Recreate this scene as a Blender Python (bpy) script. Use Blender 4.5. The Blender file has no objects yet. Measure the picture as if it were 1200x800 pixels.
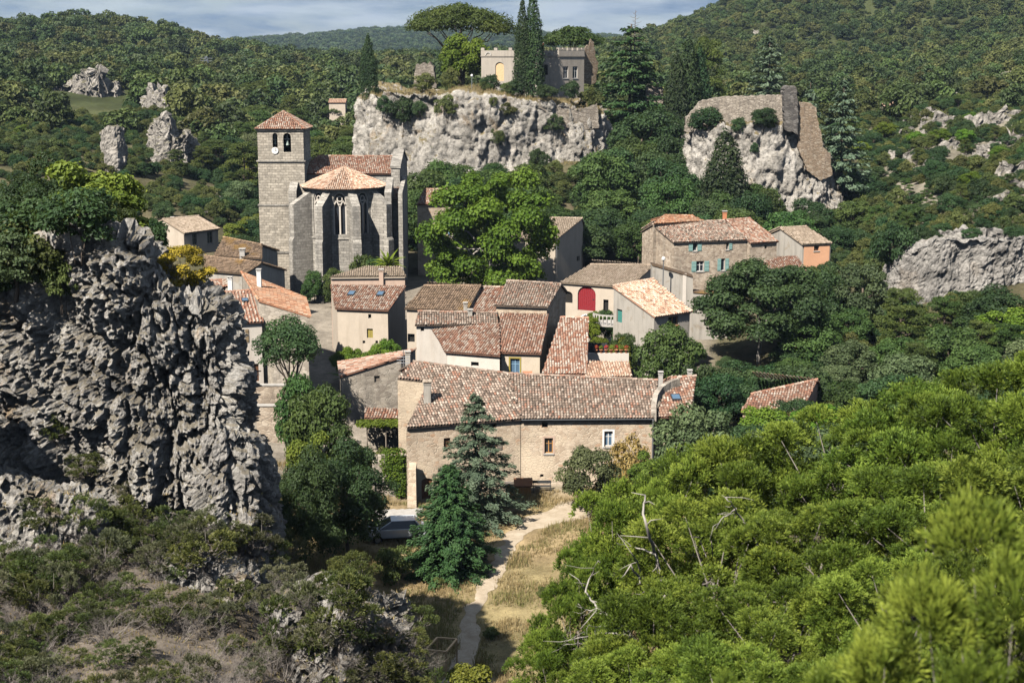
import bpy, math, random
import numpy as np
from mathutils import Vector
from mathutils.bvhtree import BVHTree
rad = math.radians
SC = bpy.context.scene
COL = SC.collection

# ------------------------------------------------------------------ camera
CAM_H = 32.0
F = 1666.67                      # focal length in photo pixels (1200 px wide)
TH = math.atan(330.0 / F)        # pitch: horizon sits on photo row 70
cam = bpy.data.cameras.new('camera')
cam.sensor_width = 36.0
cam.lens = 50.0
cam.clip_start = 0.2
cam.clip_end = 20000.0
cam.dof.use_dof = True
cam.dof.focus_distance = 115.0
cam.dof.aperture_fstop = 2.0
camo = bpy.data.objects.new('camera', cam)
COL.objects.link(camo)
camo.location = (0, 0, CAM_H)
camo.rotation_euler = (math.pi / 2 - TH, 0, 0)
SC.camera = camo

# ------------------------------------------------------------------ sky, sun, exposure
SUN_AZ = rad(180 + 33)           # measured from +Y towards +X
SUN_EL = rad(47)
w = bpy.data.worlds.new('World')
SC.world = w
w.use_nodes = True
nt = w.node_tree
nt.nodes.clear()
wo = nt.nodes.new('ShaderNodeOutputWorld')
bg = nt.nodes.new('ShaderNodeBackground')
sky = nt.nodes.new('ShaderNodeTexSky')
sky.sky_type = 'NISHITA'
sky.sun_disc = False
sky.sun_elevation = SUN_EL
sky.sun_rotation = SUN_AZ
sky.air_density = 1.0
sky.dust_density = 0.2
sky.ozone_density = 1.6
bg.inputs['Strength'].default_value = 0.05
# thin layered cloud over the whole sky
tc = nt.nodes.new('ShaderNodeTexCoord')
mp = nt.nodes.new('ShaderNodeMapping')
mp.inputs['Scale'].default_value = (1.0, 1.0, 5.0)
nz = nt.nodes.new('ShaderNodeTexNoise')
nz.inputs['Scale'].default_value = 9.0
nz.inputs['Detail'].default_value = 7.0
nz.inputs['Roughness'].default_value = 0.62
nz.inputs['Distortion'].default_value = 0.35
cr = nt.nodes.new('ShaderNodeValToRGB')
cr.color_ramp.elements[0].position = 0.42
cr.color_ramp.elements[0].color = (0.55, 0.55, 0.55, 1)
cr.color_ramp.elements[1].position = 0.60
cr.color_ramp.elements[1].color = (0.95, 0.95, 0.95, 1)
nz2 = nt.nodes.new('ShaderNodeTexNoise')
nz2.inputs['Scale'].default_value = 13.0
nz2.inputs['Detail'].default_value = 5.0
cr2 = nt.nodes.new('ShaderNodeValToRGB')
cr2.color_ramp.elements[0].position = 0.40
cr2.color_ramp.elements[0].color = (1.25, 2.0, 3.5, 1)
cr2.color_ramp.elements[1].position = 0.62
cr2.color_ramp.elements[1].color = (5.6, 6.2, 7.0, 1)
mx = nt.nodes.new('ShaderNodeMix')
mx.data_type = 'RGBA'
mx.clamp_result = False
L = nt.links.new
L(tc.outputs['Generated'], mp.inputs['Vector'])
L(mp.outputs['Vector'], nz.inputs['Vector'])
L(mp.outputs['Vector'], nz2.inputs['Vector'])
L(nz.outputs['Fac'], cr.inputs['Fac'])
L(nz2.outputs['Fac'], cr2.inputs['Fac'])
L(cr.outputs['Color'], mx.inputs['Factor'])
L(sky.outputs['Color'], mx.inputs['A'])
L(cr2.outputs['Color'], mx.inputs['B'])
L(mx.outputs['Result'], bg.inputs['Color'])
L(bg.outputs['Background'], wo.inputs['Surface'])

sl = bpy.data.lights.new('sun', 'SUN')
sl.energy = 5.0
sl.angle = rad(0.53)
sl.color = (1.0, 0.945, 0.86)
so = bpy.data.objects.new('sun', sl)
COL.objects.link(so)
sdir = Vector((math.sin(SUN_AZ) * math.cos(SUN_EL), math.cos(SUN_AZ) * math.cos(SUN_EL), math.sin(SUN_EL)))
so.rotation_euler = (-sdir).to_track_quat('-Z', 'Y').to_euler()
so.location = (-60, -60, 120)
SC.view_settings.view_transform = 'Standard'
SC.view_settings.look = 'None'
SC.view_settings.exposure = 0.85
SC.view_settings.gamma = 1.0
SC.render.engine = 'CYCLES'
SC.cycles.use_denoising = True
SC.cycles.max_bounces = 6
SC.cycles.diffuse_bounces = 0
SC.cycles.glossy_bounces = 2
SC.cycles.transmission_bounces = 4
SC.cycles.use_adaptive_sampling = True

# ------------------------------------------------------------------ pixel -> place
FW = Vector((0, math.cos(TH), -math.sin(TH)))
UP = Vector((0, math.sin(TH), math.cos(TH)))
RT = Vector((1, 0, 0))
EYE = Vector((0, 0, CAM_H))

def ray(px, py):
    return FW + RT * ((px - 600.0) / F) + UP * ((400.0 - py) / F)

def P(px, py, Y):
    d = ray(px, py)
    return EYE + d * (Y / d.y)

def Pz(px, py, z):
    d = ray(px, py)
    return EYE + d * ((z - CAM_H) / d.z)

def ray_plane(px, py, p0, n):
    d = ray(px, py)
    return EYE + d * ((p0 - EYE).dot(n) / d.dot(n))

def Xat(px, Y, py=200):
    d = ray(px, py)
    return d.x / d.y * Y

# ------------------------------------------------------------------ numpy noise
def _hash(ix, iy, iz, seed):
    h = (ix.astype(np.int64) * 374761393 + iy.astype(np.int64) * 668265263 + iz.astype(np.int64) * 2147483647 + seed * 1274126177) & 0xFFFFFFFF
    h = ((h ^ (h >> 13)) * 1274126177) & 0xFFFFFFFF
    h = ((h ^ (h >> 16)) * 2246822519) & 0xFFFFFFFF
    h = h ^ (h >> 15)
    return (h & 0xFFFFFF) / float(0x1000000)

def vnoise(p, seed=0):
    i = np.floor(p).astype(np.int64)
    f = p - i
    f = f * f * f * (f * (f * 6 - 15) + 10)
    out = 0
    for dx in (0, 1):
        wx = f[:, 0] if dx else 1 - f[:, 0]
        for dy in (0, 1):
            wy = f[:, 1] if dy else 1 - f[:, 1]
            for dz in (0, 1):
                wz = f[:, 2] if dz else 1 - f[:, 2]
                out = out + wx * wy * wz * _hash(i[:, 0] + dx, i[:, 1] + dy, i[:, 2] + dz, seed)
    return out * 2 - 1

def fbm(p, octv=4, seed=0, gain=0.5):
    a, s, out = 1.0, 1.0, 0
    for o in range(octv):
        out = out + a * vnoise(p * s + 17.3 * o, seed + o)
        a *= gain
        s *= 2.03
    return out

def worley(p, seed=0):
    i = np.floor(p).astype(np.int64)
    f1 = np.full(len(p), 9.0)
    f2 = np.full(len(p), 9.0)
    cid = np.zeros(len(p))
    for dx in (-1, 0, 1):
        for dy in (-1, 0, 1):
            for dz in (-1, 0, 1):
                c = i + np.array([dx, dy, dz])
                q = np.stack([_hash(c[:, 0], c[:, 1], c[:, 2], seed + k) for k in (1, 2, 3)], 1) + c
                d = np.sqrt(((q - p) ** 2).sum(1))
                nearer = d < f1
                f2 = np.where(nearer, f1, np.minimum(f2, d))
                cid = np.where(nearer, _hash(c[:, 0], c[:, 1], c[:, 2], seed + 9), cid)
                f1 = np.where(nearer, d, f1)
    return f1, f2, cid

# ------------------------------------------------------------------ mesh helpers
def mesh_from(name, V, faces, smooth=False, fattr=None, vcol=None):
    """V (N,3); faces: list of (M,k) int arrays; fattr: dict name -> per-face floats; vcol: (N,3) per-vertex colours"""
    V = np.asarray(V, np.float32)
    me = bpy.data.meshes.new(name)
    faces = [np.asarray(f, np.int32) for f in faces if len(f)]
    tot = np.concatenate([np.full(len(f), f.shape[1], np.int32) for f in faces])
    lv = np.concatenate([f.ravel() for f in faces])
    me.vertices.add(len(V))
    me.vertices.foreach_set('co', V.ravel())
    me.loops.add(len(lv))
    me.loops.foreach_set('vertex_index', lv)
    me.polygons.add(len(tot))
    st = np.zeros(len(tot), np.int32)
    st[1:] = np.cumsum(tot)[:-1]
    me.polygons.foreach_set('loop_start', st)
    me.polygons.foreach_set('loop_total', tot)
    me.polygons.foreach_set('use_smooth', np.full(len(tot), bool(smooth)))
    me.update(calc_edges=True)
    if fattr:
        for k, v in fattr.items():
            a = me.attributes.new(k, 'FLOAT', 'FACE')
            a.data.foreach_set('value', np.asarray(v, np.float32))
    if vcol is not None:
        a = me.attributes.new('col', 'FLOAT_COLOR', 'POINT')
        c = np.ones((len(V), 4), np.float32)
        c[:, :3] = vcol
        a.data.foreach_set('color', c.ravel())
    return me

class MB:
    """collects polygons for one mesh"""
    def __init__(self):
        self.v, self.f = [], []
    def poly(self, pts):
        b = len(self.v)
        self.v += [tuple(p) for p in pts]
        self.f.append(tuple(range(b, b + len(pts))))
    def hexa(self, a, b):
        """a, b: two 4-point rings (bottom, top or front, back)"""
        o = len(self.v)
        self.v += [tuple(p) for p in a] + [tuple(p) for p in b]
        for q in ((3, 2, 1, 0), (4, 5, 6, 7), (0, 1, 5, 4), (1, 2, 6, 5), (2, 3, 7, 6), (3, 0, 4, 7)):
            self.f.append(tuple(o + i for i in q))
    def box(self, p, dx, dy, dz):
        """p corner/centre-free: box spanned by three vectors from p"""
        p, dx, dy, dz = Vector(p), Vector(dx), Vector(dy), Vector(dz)
        r = [p, p + dx, p + dx + dy, p + dy]
        self.hexa(r, [q + dz for q in r])
    def cbox(self, c, sx, sy, sz, rz=0.0):
        """box centred in x,y on c, standing on c.z"""
        ux = Vector((math.cos(rz), math.sin(rz), 0)) * sx
        uy = Vector((-math.sin(rz), math.cos(rz), 0)) * sy
        self.box(Vector(c) - ux / 2 - uy / 2, ux, uy, (0, 0, sz))
    def prism(self, pts, ext):
        ext = Vector(ext)
        a = [Vector(p) for p in pts]
        b = [p + ext for p in a]
        n = len(a)
        o = len(self.v)
        self.v += [tuple(p) for p in a] + [tuple(p) for p in b]
        self.f.append(tuple(o + n - 1 - i for i in range(n)))
        self.f.append(tuple(o + n + i for i in range(n)))
        for i in range(n):
            j = (i + 1) % n
            self.f.append((o + i, o + j, o + n + j, o + n + i))
    def tube(self, pts, rads, k=6, cap=True):
        pts = [Vector(p) for p in pts]
        rings = []
        for i, p in enumerate(pts):
            d = (pts[min(i + 1, len(pts) - 1)] - pts[max(i - 1, 0)])
            d = d.normalized() if d.length > 1e-9 else Vector((0, 0, 1))
            ref = Vector((0, 0, 1)) if abs(d.z) < 0.9 else Vector((1, 0, 0))
            a = d.cross(ref).normalized()
            b = d.cross(a)
            o = len(self.v)
            for q in range(k):
                t = 2 * math.pi * q / k
                self.v.append(tuple(p + (a * math.cos(t) + b * math.sin(t)) * rads[i]))
            rings.append(o)
        for r0, r1 in zip(rings, rings[1:]):
            for q in range(k):
                self.f.append((r0 + q, r0 + (q + 1) % k, r1 + (q + 1) % k, r1 + q))
        if cap:
            self.f.append(tuple(rings[-1] + q for q in range(k)))
            self.f.append(tuple(rings[0] + k - 1 - q for q in range(k)))
    def lathe(self, c, prof, k=14):
        c = Vector(c)
        rings = []
        for r, z in prof:
            o = len(self.v)
            for q in range(k):
                t = 2 * math.pi * q / k
                self.v.append((c.x + r * math.cos(t), c.y + r * math.sin(t), c.z + z))
            rings.append(o)
        for r0, r1 in zip(rings, rings[1:]):
            for q in range(k):
                self.f.append((r0 + q, r0 + (q + 1) % k, r1 + (q + 1) % k, r1 + q))
        self.f.append(tuple(rings[-1] + q for q in range(k)))
    def mesh(self, name, off=(0, 0, 0), smooth=False):
        me = bpy.data.meshes.new(name)
        off = Vector(off)
        me.from_pydata([(v[0] - off.x, v[1] - off.y, v[2] - off.z) for v in self.v], [], self.f)
        if smooth:
            me.polygons.foreach_set('use_smooth', [True] * len(me.polygons))
        me.update()
        return me

ROOT_LOC = {}

def link(name, me, mat=None, parent=None, kind=None, loc=None):
    o = bpy.data.objects.new(name, me)
    COL.objects.link(o)
    if mat is not None and me is not None:
        if isinstance(mat, (list, tuple)):
            for m in mat:
                me.materials.append(m)
        elif not me.materials:
            me.materials.append(mat)
    if parent is not None:
        o.parent = parent
    if kind:
        o['kind'] = kind
    if loc is not None:
        o.location = loc
    return o

def tag(o, label, cat=None, group=None, kind=None):
    o['label'] = label
    if cat:
        o['category'] = cat
    if group:
        o['group'] = group
    if kind:
        o['kind'] = kind
    return o

def thing(name, label, cat, loc, group=None):
    o = bpy.data.objects.new(name, None)
    COL.objects.link(o)
    o.empty_display_size = 0.3
    o.location = loc
    ROOT_LOC[o.name] = Vector(loc)
    return tag(o, label, cat, group)

def root_of(o):
    while o.parent:
        o = o.parent
    return o

def part(name, mb, mat, parent, smooth=False, kind=None, label=None):
    """mb in world coordinates -> child of parent"""
    off = ROOT_LOC[root_of(parent).name]
    o = link(name, mb.mesh(name, off, smooth), mat, parent, kind)
    if label:
        o['label'] = label
    return o

# ------------------------------------------------------------------ materials
def new_mat(name):
    m = bpy.data.materials.new(name)
    m.use_nodes = True
    m.node_tree.nodes.clear()
    return m

class NT:
    def __init__(self, m):
        self.t = m.node_tree
    def n(self, typ, **kw):
        nd = self.t.nodes.new(typ)
        for k, v in kw.items():
            if k.startswith('i_'):
                nd.inputs[k[2:].replace('_', ' ')].default_value = v
            else:
                setattr(nd, k, v)
        return nd
    def l(self, a, b):
        self.t.links.new(a, b)
    def ramp(self, fac, stops, interp='LINEAR'):
        r = self.n('ShaderNodeValToRGB')
        r.color_ramp.interpolation = interp
        el = r.color_ramp.elements
        while len(el) < len(stops):
            el.new(0.5)
        for e, (p, c) in zip(el, stops):
            e.position = p
            e.color = (c[0], c[1], c[2], 1) if not isinstance(c, (int, float)) else (c, c, c, 1)
        self.l(fac, r.inputs['Fac'])
        return r.outputs['Color']
    def noise(self, vec, scale, detail=4, rough=0.55, dist=0.0):
        nd = self.n('ShaderNodeTexNoise')
        nd.inputs['Scale'].default_value = scale
        nd.inputs['Detail'].default_value = detail
        nd.inputs['Roughness'].default_value = rough
        nd.inputs['Distortion'].default_value = dist
        if vec is not None:
            self.l(vec, nd.inputs['Vector'])
        return nd.outputs['Fac']
    def mix(self, fac, a, b, mode='MIX'):
        nd = self.n('ShaderNodeMix', data_type='RGBA', blend_type=mode)
        for inp, v in (('Factor', fac), ('A', a), ('B', b)):
            if isinstance(v, (int, float)):
                nd.inputs[inp].default_value = v if inp == 'Factor' else (v, v, v, 1)
            elif isinstance(v, tuple):
                nd.inputs[inp].default_value = (v[0], v[1], v[2], 1)
            else:
                self.l(v, nd.inputs[inp])
        return nd.outputs['Result']
    def math(self, op, a, b=0.0, clamp=False):
        nd = self.n('ShaderNodeMath', operation=op, use_clamp=clamp)
        for i, v in enumerate((a, b)):
            if isinstance(v, (int, float)):
                nd.inputs[i].default_value = v
            else:
                self.l(v, nd.inputs[i])
        return nd.outputs[0]
    def coord(self, scale=(1, 1, 1)):
        t = self.n('ShaderNodeTexCoord')
        m = self.n('ShaderNodeMapping')
        m.inputs['Scale'].default_value = scale
        self.l(t.outputs['Object'], m.inputs['Vector'])
        return m.outputs['Vector']
    def bump(self, height, strength=0.5, dist=0.05, normal=None):
        b = self.n('ShaderNodeBump')
        b.inputs['Strength'].default_value = strength
        b.inputs['Distance'].default_value = dist
        self.l(height, b.inputs['Height'])
        if normal is not None:
            self.l(normal, b.inputs['Normal'])
        return b.outputs['Normal']
    def out(self, col, rough=0.85, normal=None, spec=0.25, metal=0.0, extra=None):
        p = self.n('ShaderNodeBsdfPrincipled')
        if isinstance(col, tuple):
            p.inputs['Base Color'].default_value = (col[0], col[1], col[2], 1)
        else:
            self.l(col, p.inputs['Base Color'])
        if isinstance(rough, (int, float)):
            p.inputs['Roughness'].default_value = rough
        else:
            self.l(rough, p.inputs['Roughness'])
        p.inputs['Specular IOR Level'].default_value = spec
        p.inputs['Metallic'].default_value = metal
        if normal is not None:
            self.l(normal, p.inputs['Normal'])
        o = self.n('ShaderNodeOutputMaterial')
        self.l(p.outputs['BSDF'], o.inputs['Surface'])
        return p

def m_plain(name, col, rough=0.7, metal=0.0, spec=0.3, var=0.15, scale=6.0):
    m = new_mat(name)
    g = NT(m)
    v = g.coord()
    f = g.noise(v, scale, 4)
    c = g.mix(f, tuple(x * (1 - var) for x in col), tuple(min(1, x * (1 + var)) for x in col))
    g.out(c, rough, None, spec, metal)
    return m

def m_leaf(name, stops, transl=0.28, rough=0.55, hue=0.03, val=0.25, spec=0.25):
    m = new_mat(name)
    g = NT(m)
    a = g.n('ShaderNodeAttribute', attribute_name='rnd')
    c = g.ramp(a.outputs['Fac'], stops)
    oi = g.n('ShaderNodeObjectInfo')
    hs = g.n('ShaderNodeHueSaturation')
    h = g.math('MULTIPLY_ADD', oi.outputs['Random'], 2 * hue)
    g.t.nodes[-1].inputs[2].default_value = 0.5 - hue
    r2 = g.math('FRACT', g.math('MULTIPLY', oi.outputs['Random'], 7.31))
    vv = g.math('MULTIPLY_ADD', r2, 2 * val)
    g.t.nodes[-1].inputs[2].default_value = 1.0 - val
    g.l(h, hs.inputs['Hue'])
    g.l(vv, hs.inputs['Value'])
    g.l(c, hs.inputs['Color'])
    p = g.n('ShaderNodeBsdfPrincipled')
    p.inputs['Roughness'].default_value = rough
    p.inputs['Specular IOR Level'].default_value = spec
    g.l(hs.outputs['Color'], p.inputs['Base Color'])
    t = g.n('ShaderNodeBsdfTranslucent')
    tcol = g.mix(0.5, hs.outputs['Color'], (0.20, 0.26, 0.03))
    g.l(tcol, t.inputs['Color'])
    ms = g.n('ShaderNodeMixShader')
    ms.inputs[0].default_value = transl
    g.l(p.outputs['BSDF'], ms.inputs[1])
    g.l(t.outputs['BSDF'], ms.inputs[2])
    o = g.n('ShaderNodeOutputMaterial')
    g.l(ms.outputs[0], o.inputs['Surface'])
    return m

def m_tiles(name, stops, patch=(0.20, 0.16, 0.12), patch_amt=0.55, lichen=None):
    m = new_mat(name)
    g = NT(m)
    a = g.n('ShaderNodeAttribute', attribute_name='rnd')
    c = g.ramp(a.outputs['Fac'], stops, 'LINEAR')
    v = g.coord()
    f = g.ramp(g.noise(v, 0.55, 5, 0.6), [(0.40, 0.0), (0.62, patch_amt)])
    c = g.mix(f, c, patch)
    f2 = g.ramp(g.noise(v, 9.0, 4, 0.65), [(0.38, 0.72), (0.70, 1.18)])
    c = g.mix(1.0, c, f2, 'MULTIPLY')
    if lichen:
        f3 = g.ramp(g.noise(v, 0.35, 4, 0.6), [(0.55, 0.0), (0.68, 0.8)])
        c = g.mix(f3, c, lichen)
    b = g.bump(g.noise(v, 22.0, 3), 0.3, 0.02)
    g.out(c, 0.9, b, 0.12)
    return m

def m_stone(name, pal, mortar, cell=3.2, zs=1.7, bump=0.8, stain=(0.10, 0.09, 0.08), stain_amt=0.5, big=0.35, mort_w=0.06, patch=None):
    """rubble masonry: irregular stones with recessed mortar, weather stains"""
    m = new_mat(name)
    g = NT(m)
    v0 = g.coord()
    nd = g.n('ShaderNodeTexNoise')
    nd.inputs['Scale'].default_value = 2.2
    g.l(v0, nd.inputs['Vector'])
    vd = g.n('ShaderNodeMixRGB')
    vd.inputs[0].default_value = 0.06
    g.l(v0, vd.inputs[1])
    g.l(nd.outputs['Color'], vd.inputs[2])
    mp_ = g.n('ShaderNodeMapping')
    mp_.inputs['Scale'].default_value = (1, 1, zs)
    g.l(vd.outputs[0], mp_.inputs['Vector'])
    vo = g.n('ShaderNodeTexVoronoi', feature='F1')
    vo.inputs['Scale'].default_value = cell
    g.l(mp_.outputs[0], vo.inputs['Vector'])
    ve = g.n('ShaderNodeTexVoronoi', feature='DISTANCE_TO_EDGE')
    ve.inputs['Scale'].default_value = cell
    g.l(mp_.outputs[0], ve.inputs['Vector'])
    sep = g.n('ShaderNodeSeparateColor')
    g.l(vo.outputs['Color'], sep.inputs[0])
    c = g.ramp(sep.outputs[0], pal)
    e = g.ramp(ve.outputs['Distance'], [(0.0, 0.0), (mort_w, 1.0)])
    mo = g.mix(g.noise(v0, 7, 4), tuple(x * 0.8 for x in mortar), tuple(min(1, x * 1.15) for x in mortar))
    c = g.mix(e, mo, c)
    fn = g.ramp(g.noise(v0, 14, 5, 0.7), [(0.3, 0.78), (0.7, 1.15)])
    c = g.mix(1.0, c, fn, 'MULTIPLY')
    if patch:
        fp = g.ramp(g.noise(v0, 0.45, 4, 0.6, 0.4), [(0.50, 0.0), (0.58, 0.85)])
        c = g.mix(fp, c, patch)
    vs = g.coord((0.9, 0.9, 0.16))
    fs = g.ramp(g.noise(vs, 1.2, 5, 0.65), [(0.48, 0.0), (0.75, stain_amt)])
    c = g.mix(fs, c, stain)
    fb = g.ramp(g.noise(v0, big, 3), [(0.3, 0.82), (0.7, 1.12)])
    c = g.mix(1.0, c, fb, 'MULTIPLY')
    hgt = g.math('ADD', g.math('MULTIPLY', e, 0.7), g.math('MULTIPLY', g.noise(v0, 16, 4, 0.7), 0.5))
    g.out(c, 0.92, g.bump(hgt, bump, 0.06), 0.12)
    return m

def m_ashlar(name, base, zlen=0.32, xlen=0.7, stain_amt=0.55, var=0.22):
    m = new_mat(name)
    g = NT(m)
    v0 = g.coord()
    sp = g.n('ShaderNodeSeparateXYZ')
    g.l(v0, sp.inputs[0])
    cb = g.n('ShaderNodeCombineXYZ')
    g.l(g.math('ADD', sp.outputs[0], sp.outputs[1]), cb.inputs[0])
    g.l(sp.outputs[2], cb.inputs[1])
    nd = g.n('ShaderNodeTexNoise')
    nd.inputs['Scale'].default_value = 1.3
    g.l(v0, nd.inputs['Vector'])
    vd = g.n('ShaderNodeMixRGB')
    vd.inputs[0].default_value = 0.05
    g.l(cb.outputs[0], vd.inputs[1])
    g.l(nd.outputs['Color'], vd.inputs[2])
    br = g.n('ShaderNodeTexBrick')
    br.inputs['Scale'].default_value = 1.0
    br.inputs['Brick Width'].default_value = xlen
    br.inputs['Row Height'].default_value = zlen
    br.inputs['Mortar Size'].default_value = 0.022
    br.inputs['Mortar Smooth'].default_value = 0.4
    br.inputs['Color1'].default_value = tuple(x * (1 - var) for x in base) + (1,)
    br.inputs['Color2'].default_value = tuple(x * (1 + var) for x in base) + (1,)
    br.inputs['Mortar'].default_value = tuple(x * 0.62 for x in base) + (1,)
    g.l(vd.outputs[0], br.inputs['Vector'])
    c = br.outputs['Color']
    fn = g.ramp(g.noise(v0, 5, 6, 0.72), [(0.32, 0.62), (0.68, 1.22)])
    c = g.mix(1.0, c, fn, 'MULTIPLY')
    vs = g.coord((0.8, 0.8, 0.12))
    fs = g.ramp(g.noise(vs, 1.1, 6, 0.68), [(0.46, 0.0), (0.74, stain_amt)])
    c = g.mix(fs, c, (0.10, 0.095, 0.09))
    h = g.math('SUBTRACT', g.math('MULTIPLY', g.noise(v0, 12, 5, 0.7), 0.6), g.math('MULTIPLY', br.outputs['Fac'], 0.7))
    g.out(c, 0.92, g.bump(h, 0.7, 0.05), 0.12)
    return m

def m_plaster(name, base, stain=(0.16, 0.14, 0.12), amt=0.5, bare=None):
    m = new_mat(name)
    g = NT(m)
    v0 = g.coord()
    c = g.mix(g.noise(v0, 0.9, 6, 0.65), tuple(x * 0.80 for x in base), tuple(min(0.9, x * 1.12) for x in base))
    if bare:
        fb = g.ramp(g.noise(v0, 0.8, 5, 0.7, 0.5), [(0.56, 0.0), (0.62, 0.8)])
        c = g.mix(fb, c, bare)
    vs = g.coord((1.3, 1.3, 0.14))
    fs = g.ramp(g.noise(vs, 1.4, 6, 0.7), [(0.48, 0.0), (0.78, amt)])
    c = g.mix(fs, c, stain)
    fn = g.ramp(g.noise(v0, 18, 4, 0.7), [(0.3, 0.88), (0.7, 1.08)])
    c = g.mix(1.0, c, fn, 'MULTIPLY')
    g.out(c, 0.92, g.bump(g.noise(v0, 11, 6, 0.72), 0.45, 0.03), 0.1)
    return m

def m_rock(name, light, mid, dark, ochre, scale=1.0, veg=None, veg_amt=0.8, ochre_amt=0.6):
    m = new_mat(name)
    g = NT(m)
    v0 = g.coord((scale, scale, scale))
    vs = g.coord((scale * 1.0, scale * 1.0, scale * 0.28))
    c = g.ramp(g.noise(v0, 0.9, 8, 0.68, 0.3), [(0.28, dark), (0.44, mid), (0.62, light), (0.8, tuple(min(1, x * 1.15) for x in light))])
    fs = g.ramp(g.noise(vs, 0.7, 6, 0.65), [(0.48, 0.0), (0.68, 0.75)])
    c = g.mix(fs, c, tuple((a + b) / 2 for a, b in zip(dark, mid)))
    fo = g.ramp(g.noise(v0, 0.5, 6, 0.7, 0.5), [(0.58, 0.0), (0.70, ochre_amt)])
    c = g.mix(fo, c, ochre)
    sp = g.ramp(g.noise(v0, 6.5, 5, 0.75), [(0.34, 0.45), (0.52, 1.0), (0.72, 1.25)])
    c = g.mix(1.0, c, sp, 'MULTIPLY')
    if veg:
        ge = g.n('ShaderNodeNewGeometry')
        sx = g.n('ShaderNodeSeparateXYZ')
        g.l(ge.outputs['Normal'], sx.inputs[0])
        fv = g.ramp(g.math('ADD', sx.outputs[2], g.math('MULTIPLY', g.noise(v0, 1.3, 5), 0.5)), [(0.85, 0.0), (1.05, veg_amt)])
        cv = g.mix(g.noise(v0, 2.0, 5), veg, tuple(x * 0.55 for x in veg))
        c = g.mix(fv, c, cv)
    h = g.math('ADD', g.noise(v0, 3.2, 9, 0.74), g.math('MULTIPLY', g.noise(vs, 9.0, 6, 0.7), 0.4))
    g.out(c, 0.95, g.bump(h, 0.9, 0.25 / scale), 0.08)
    return m

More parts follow.
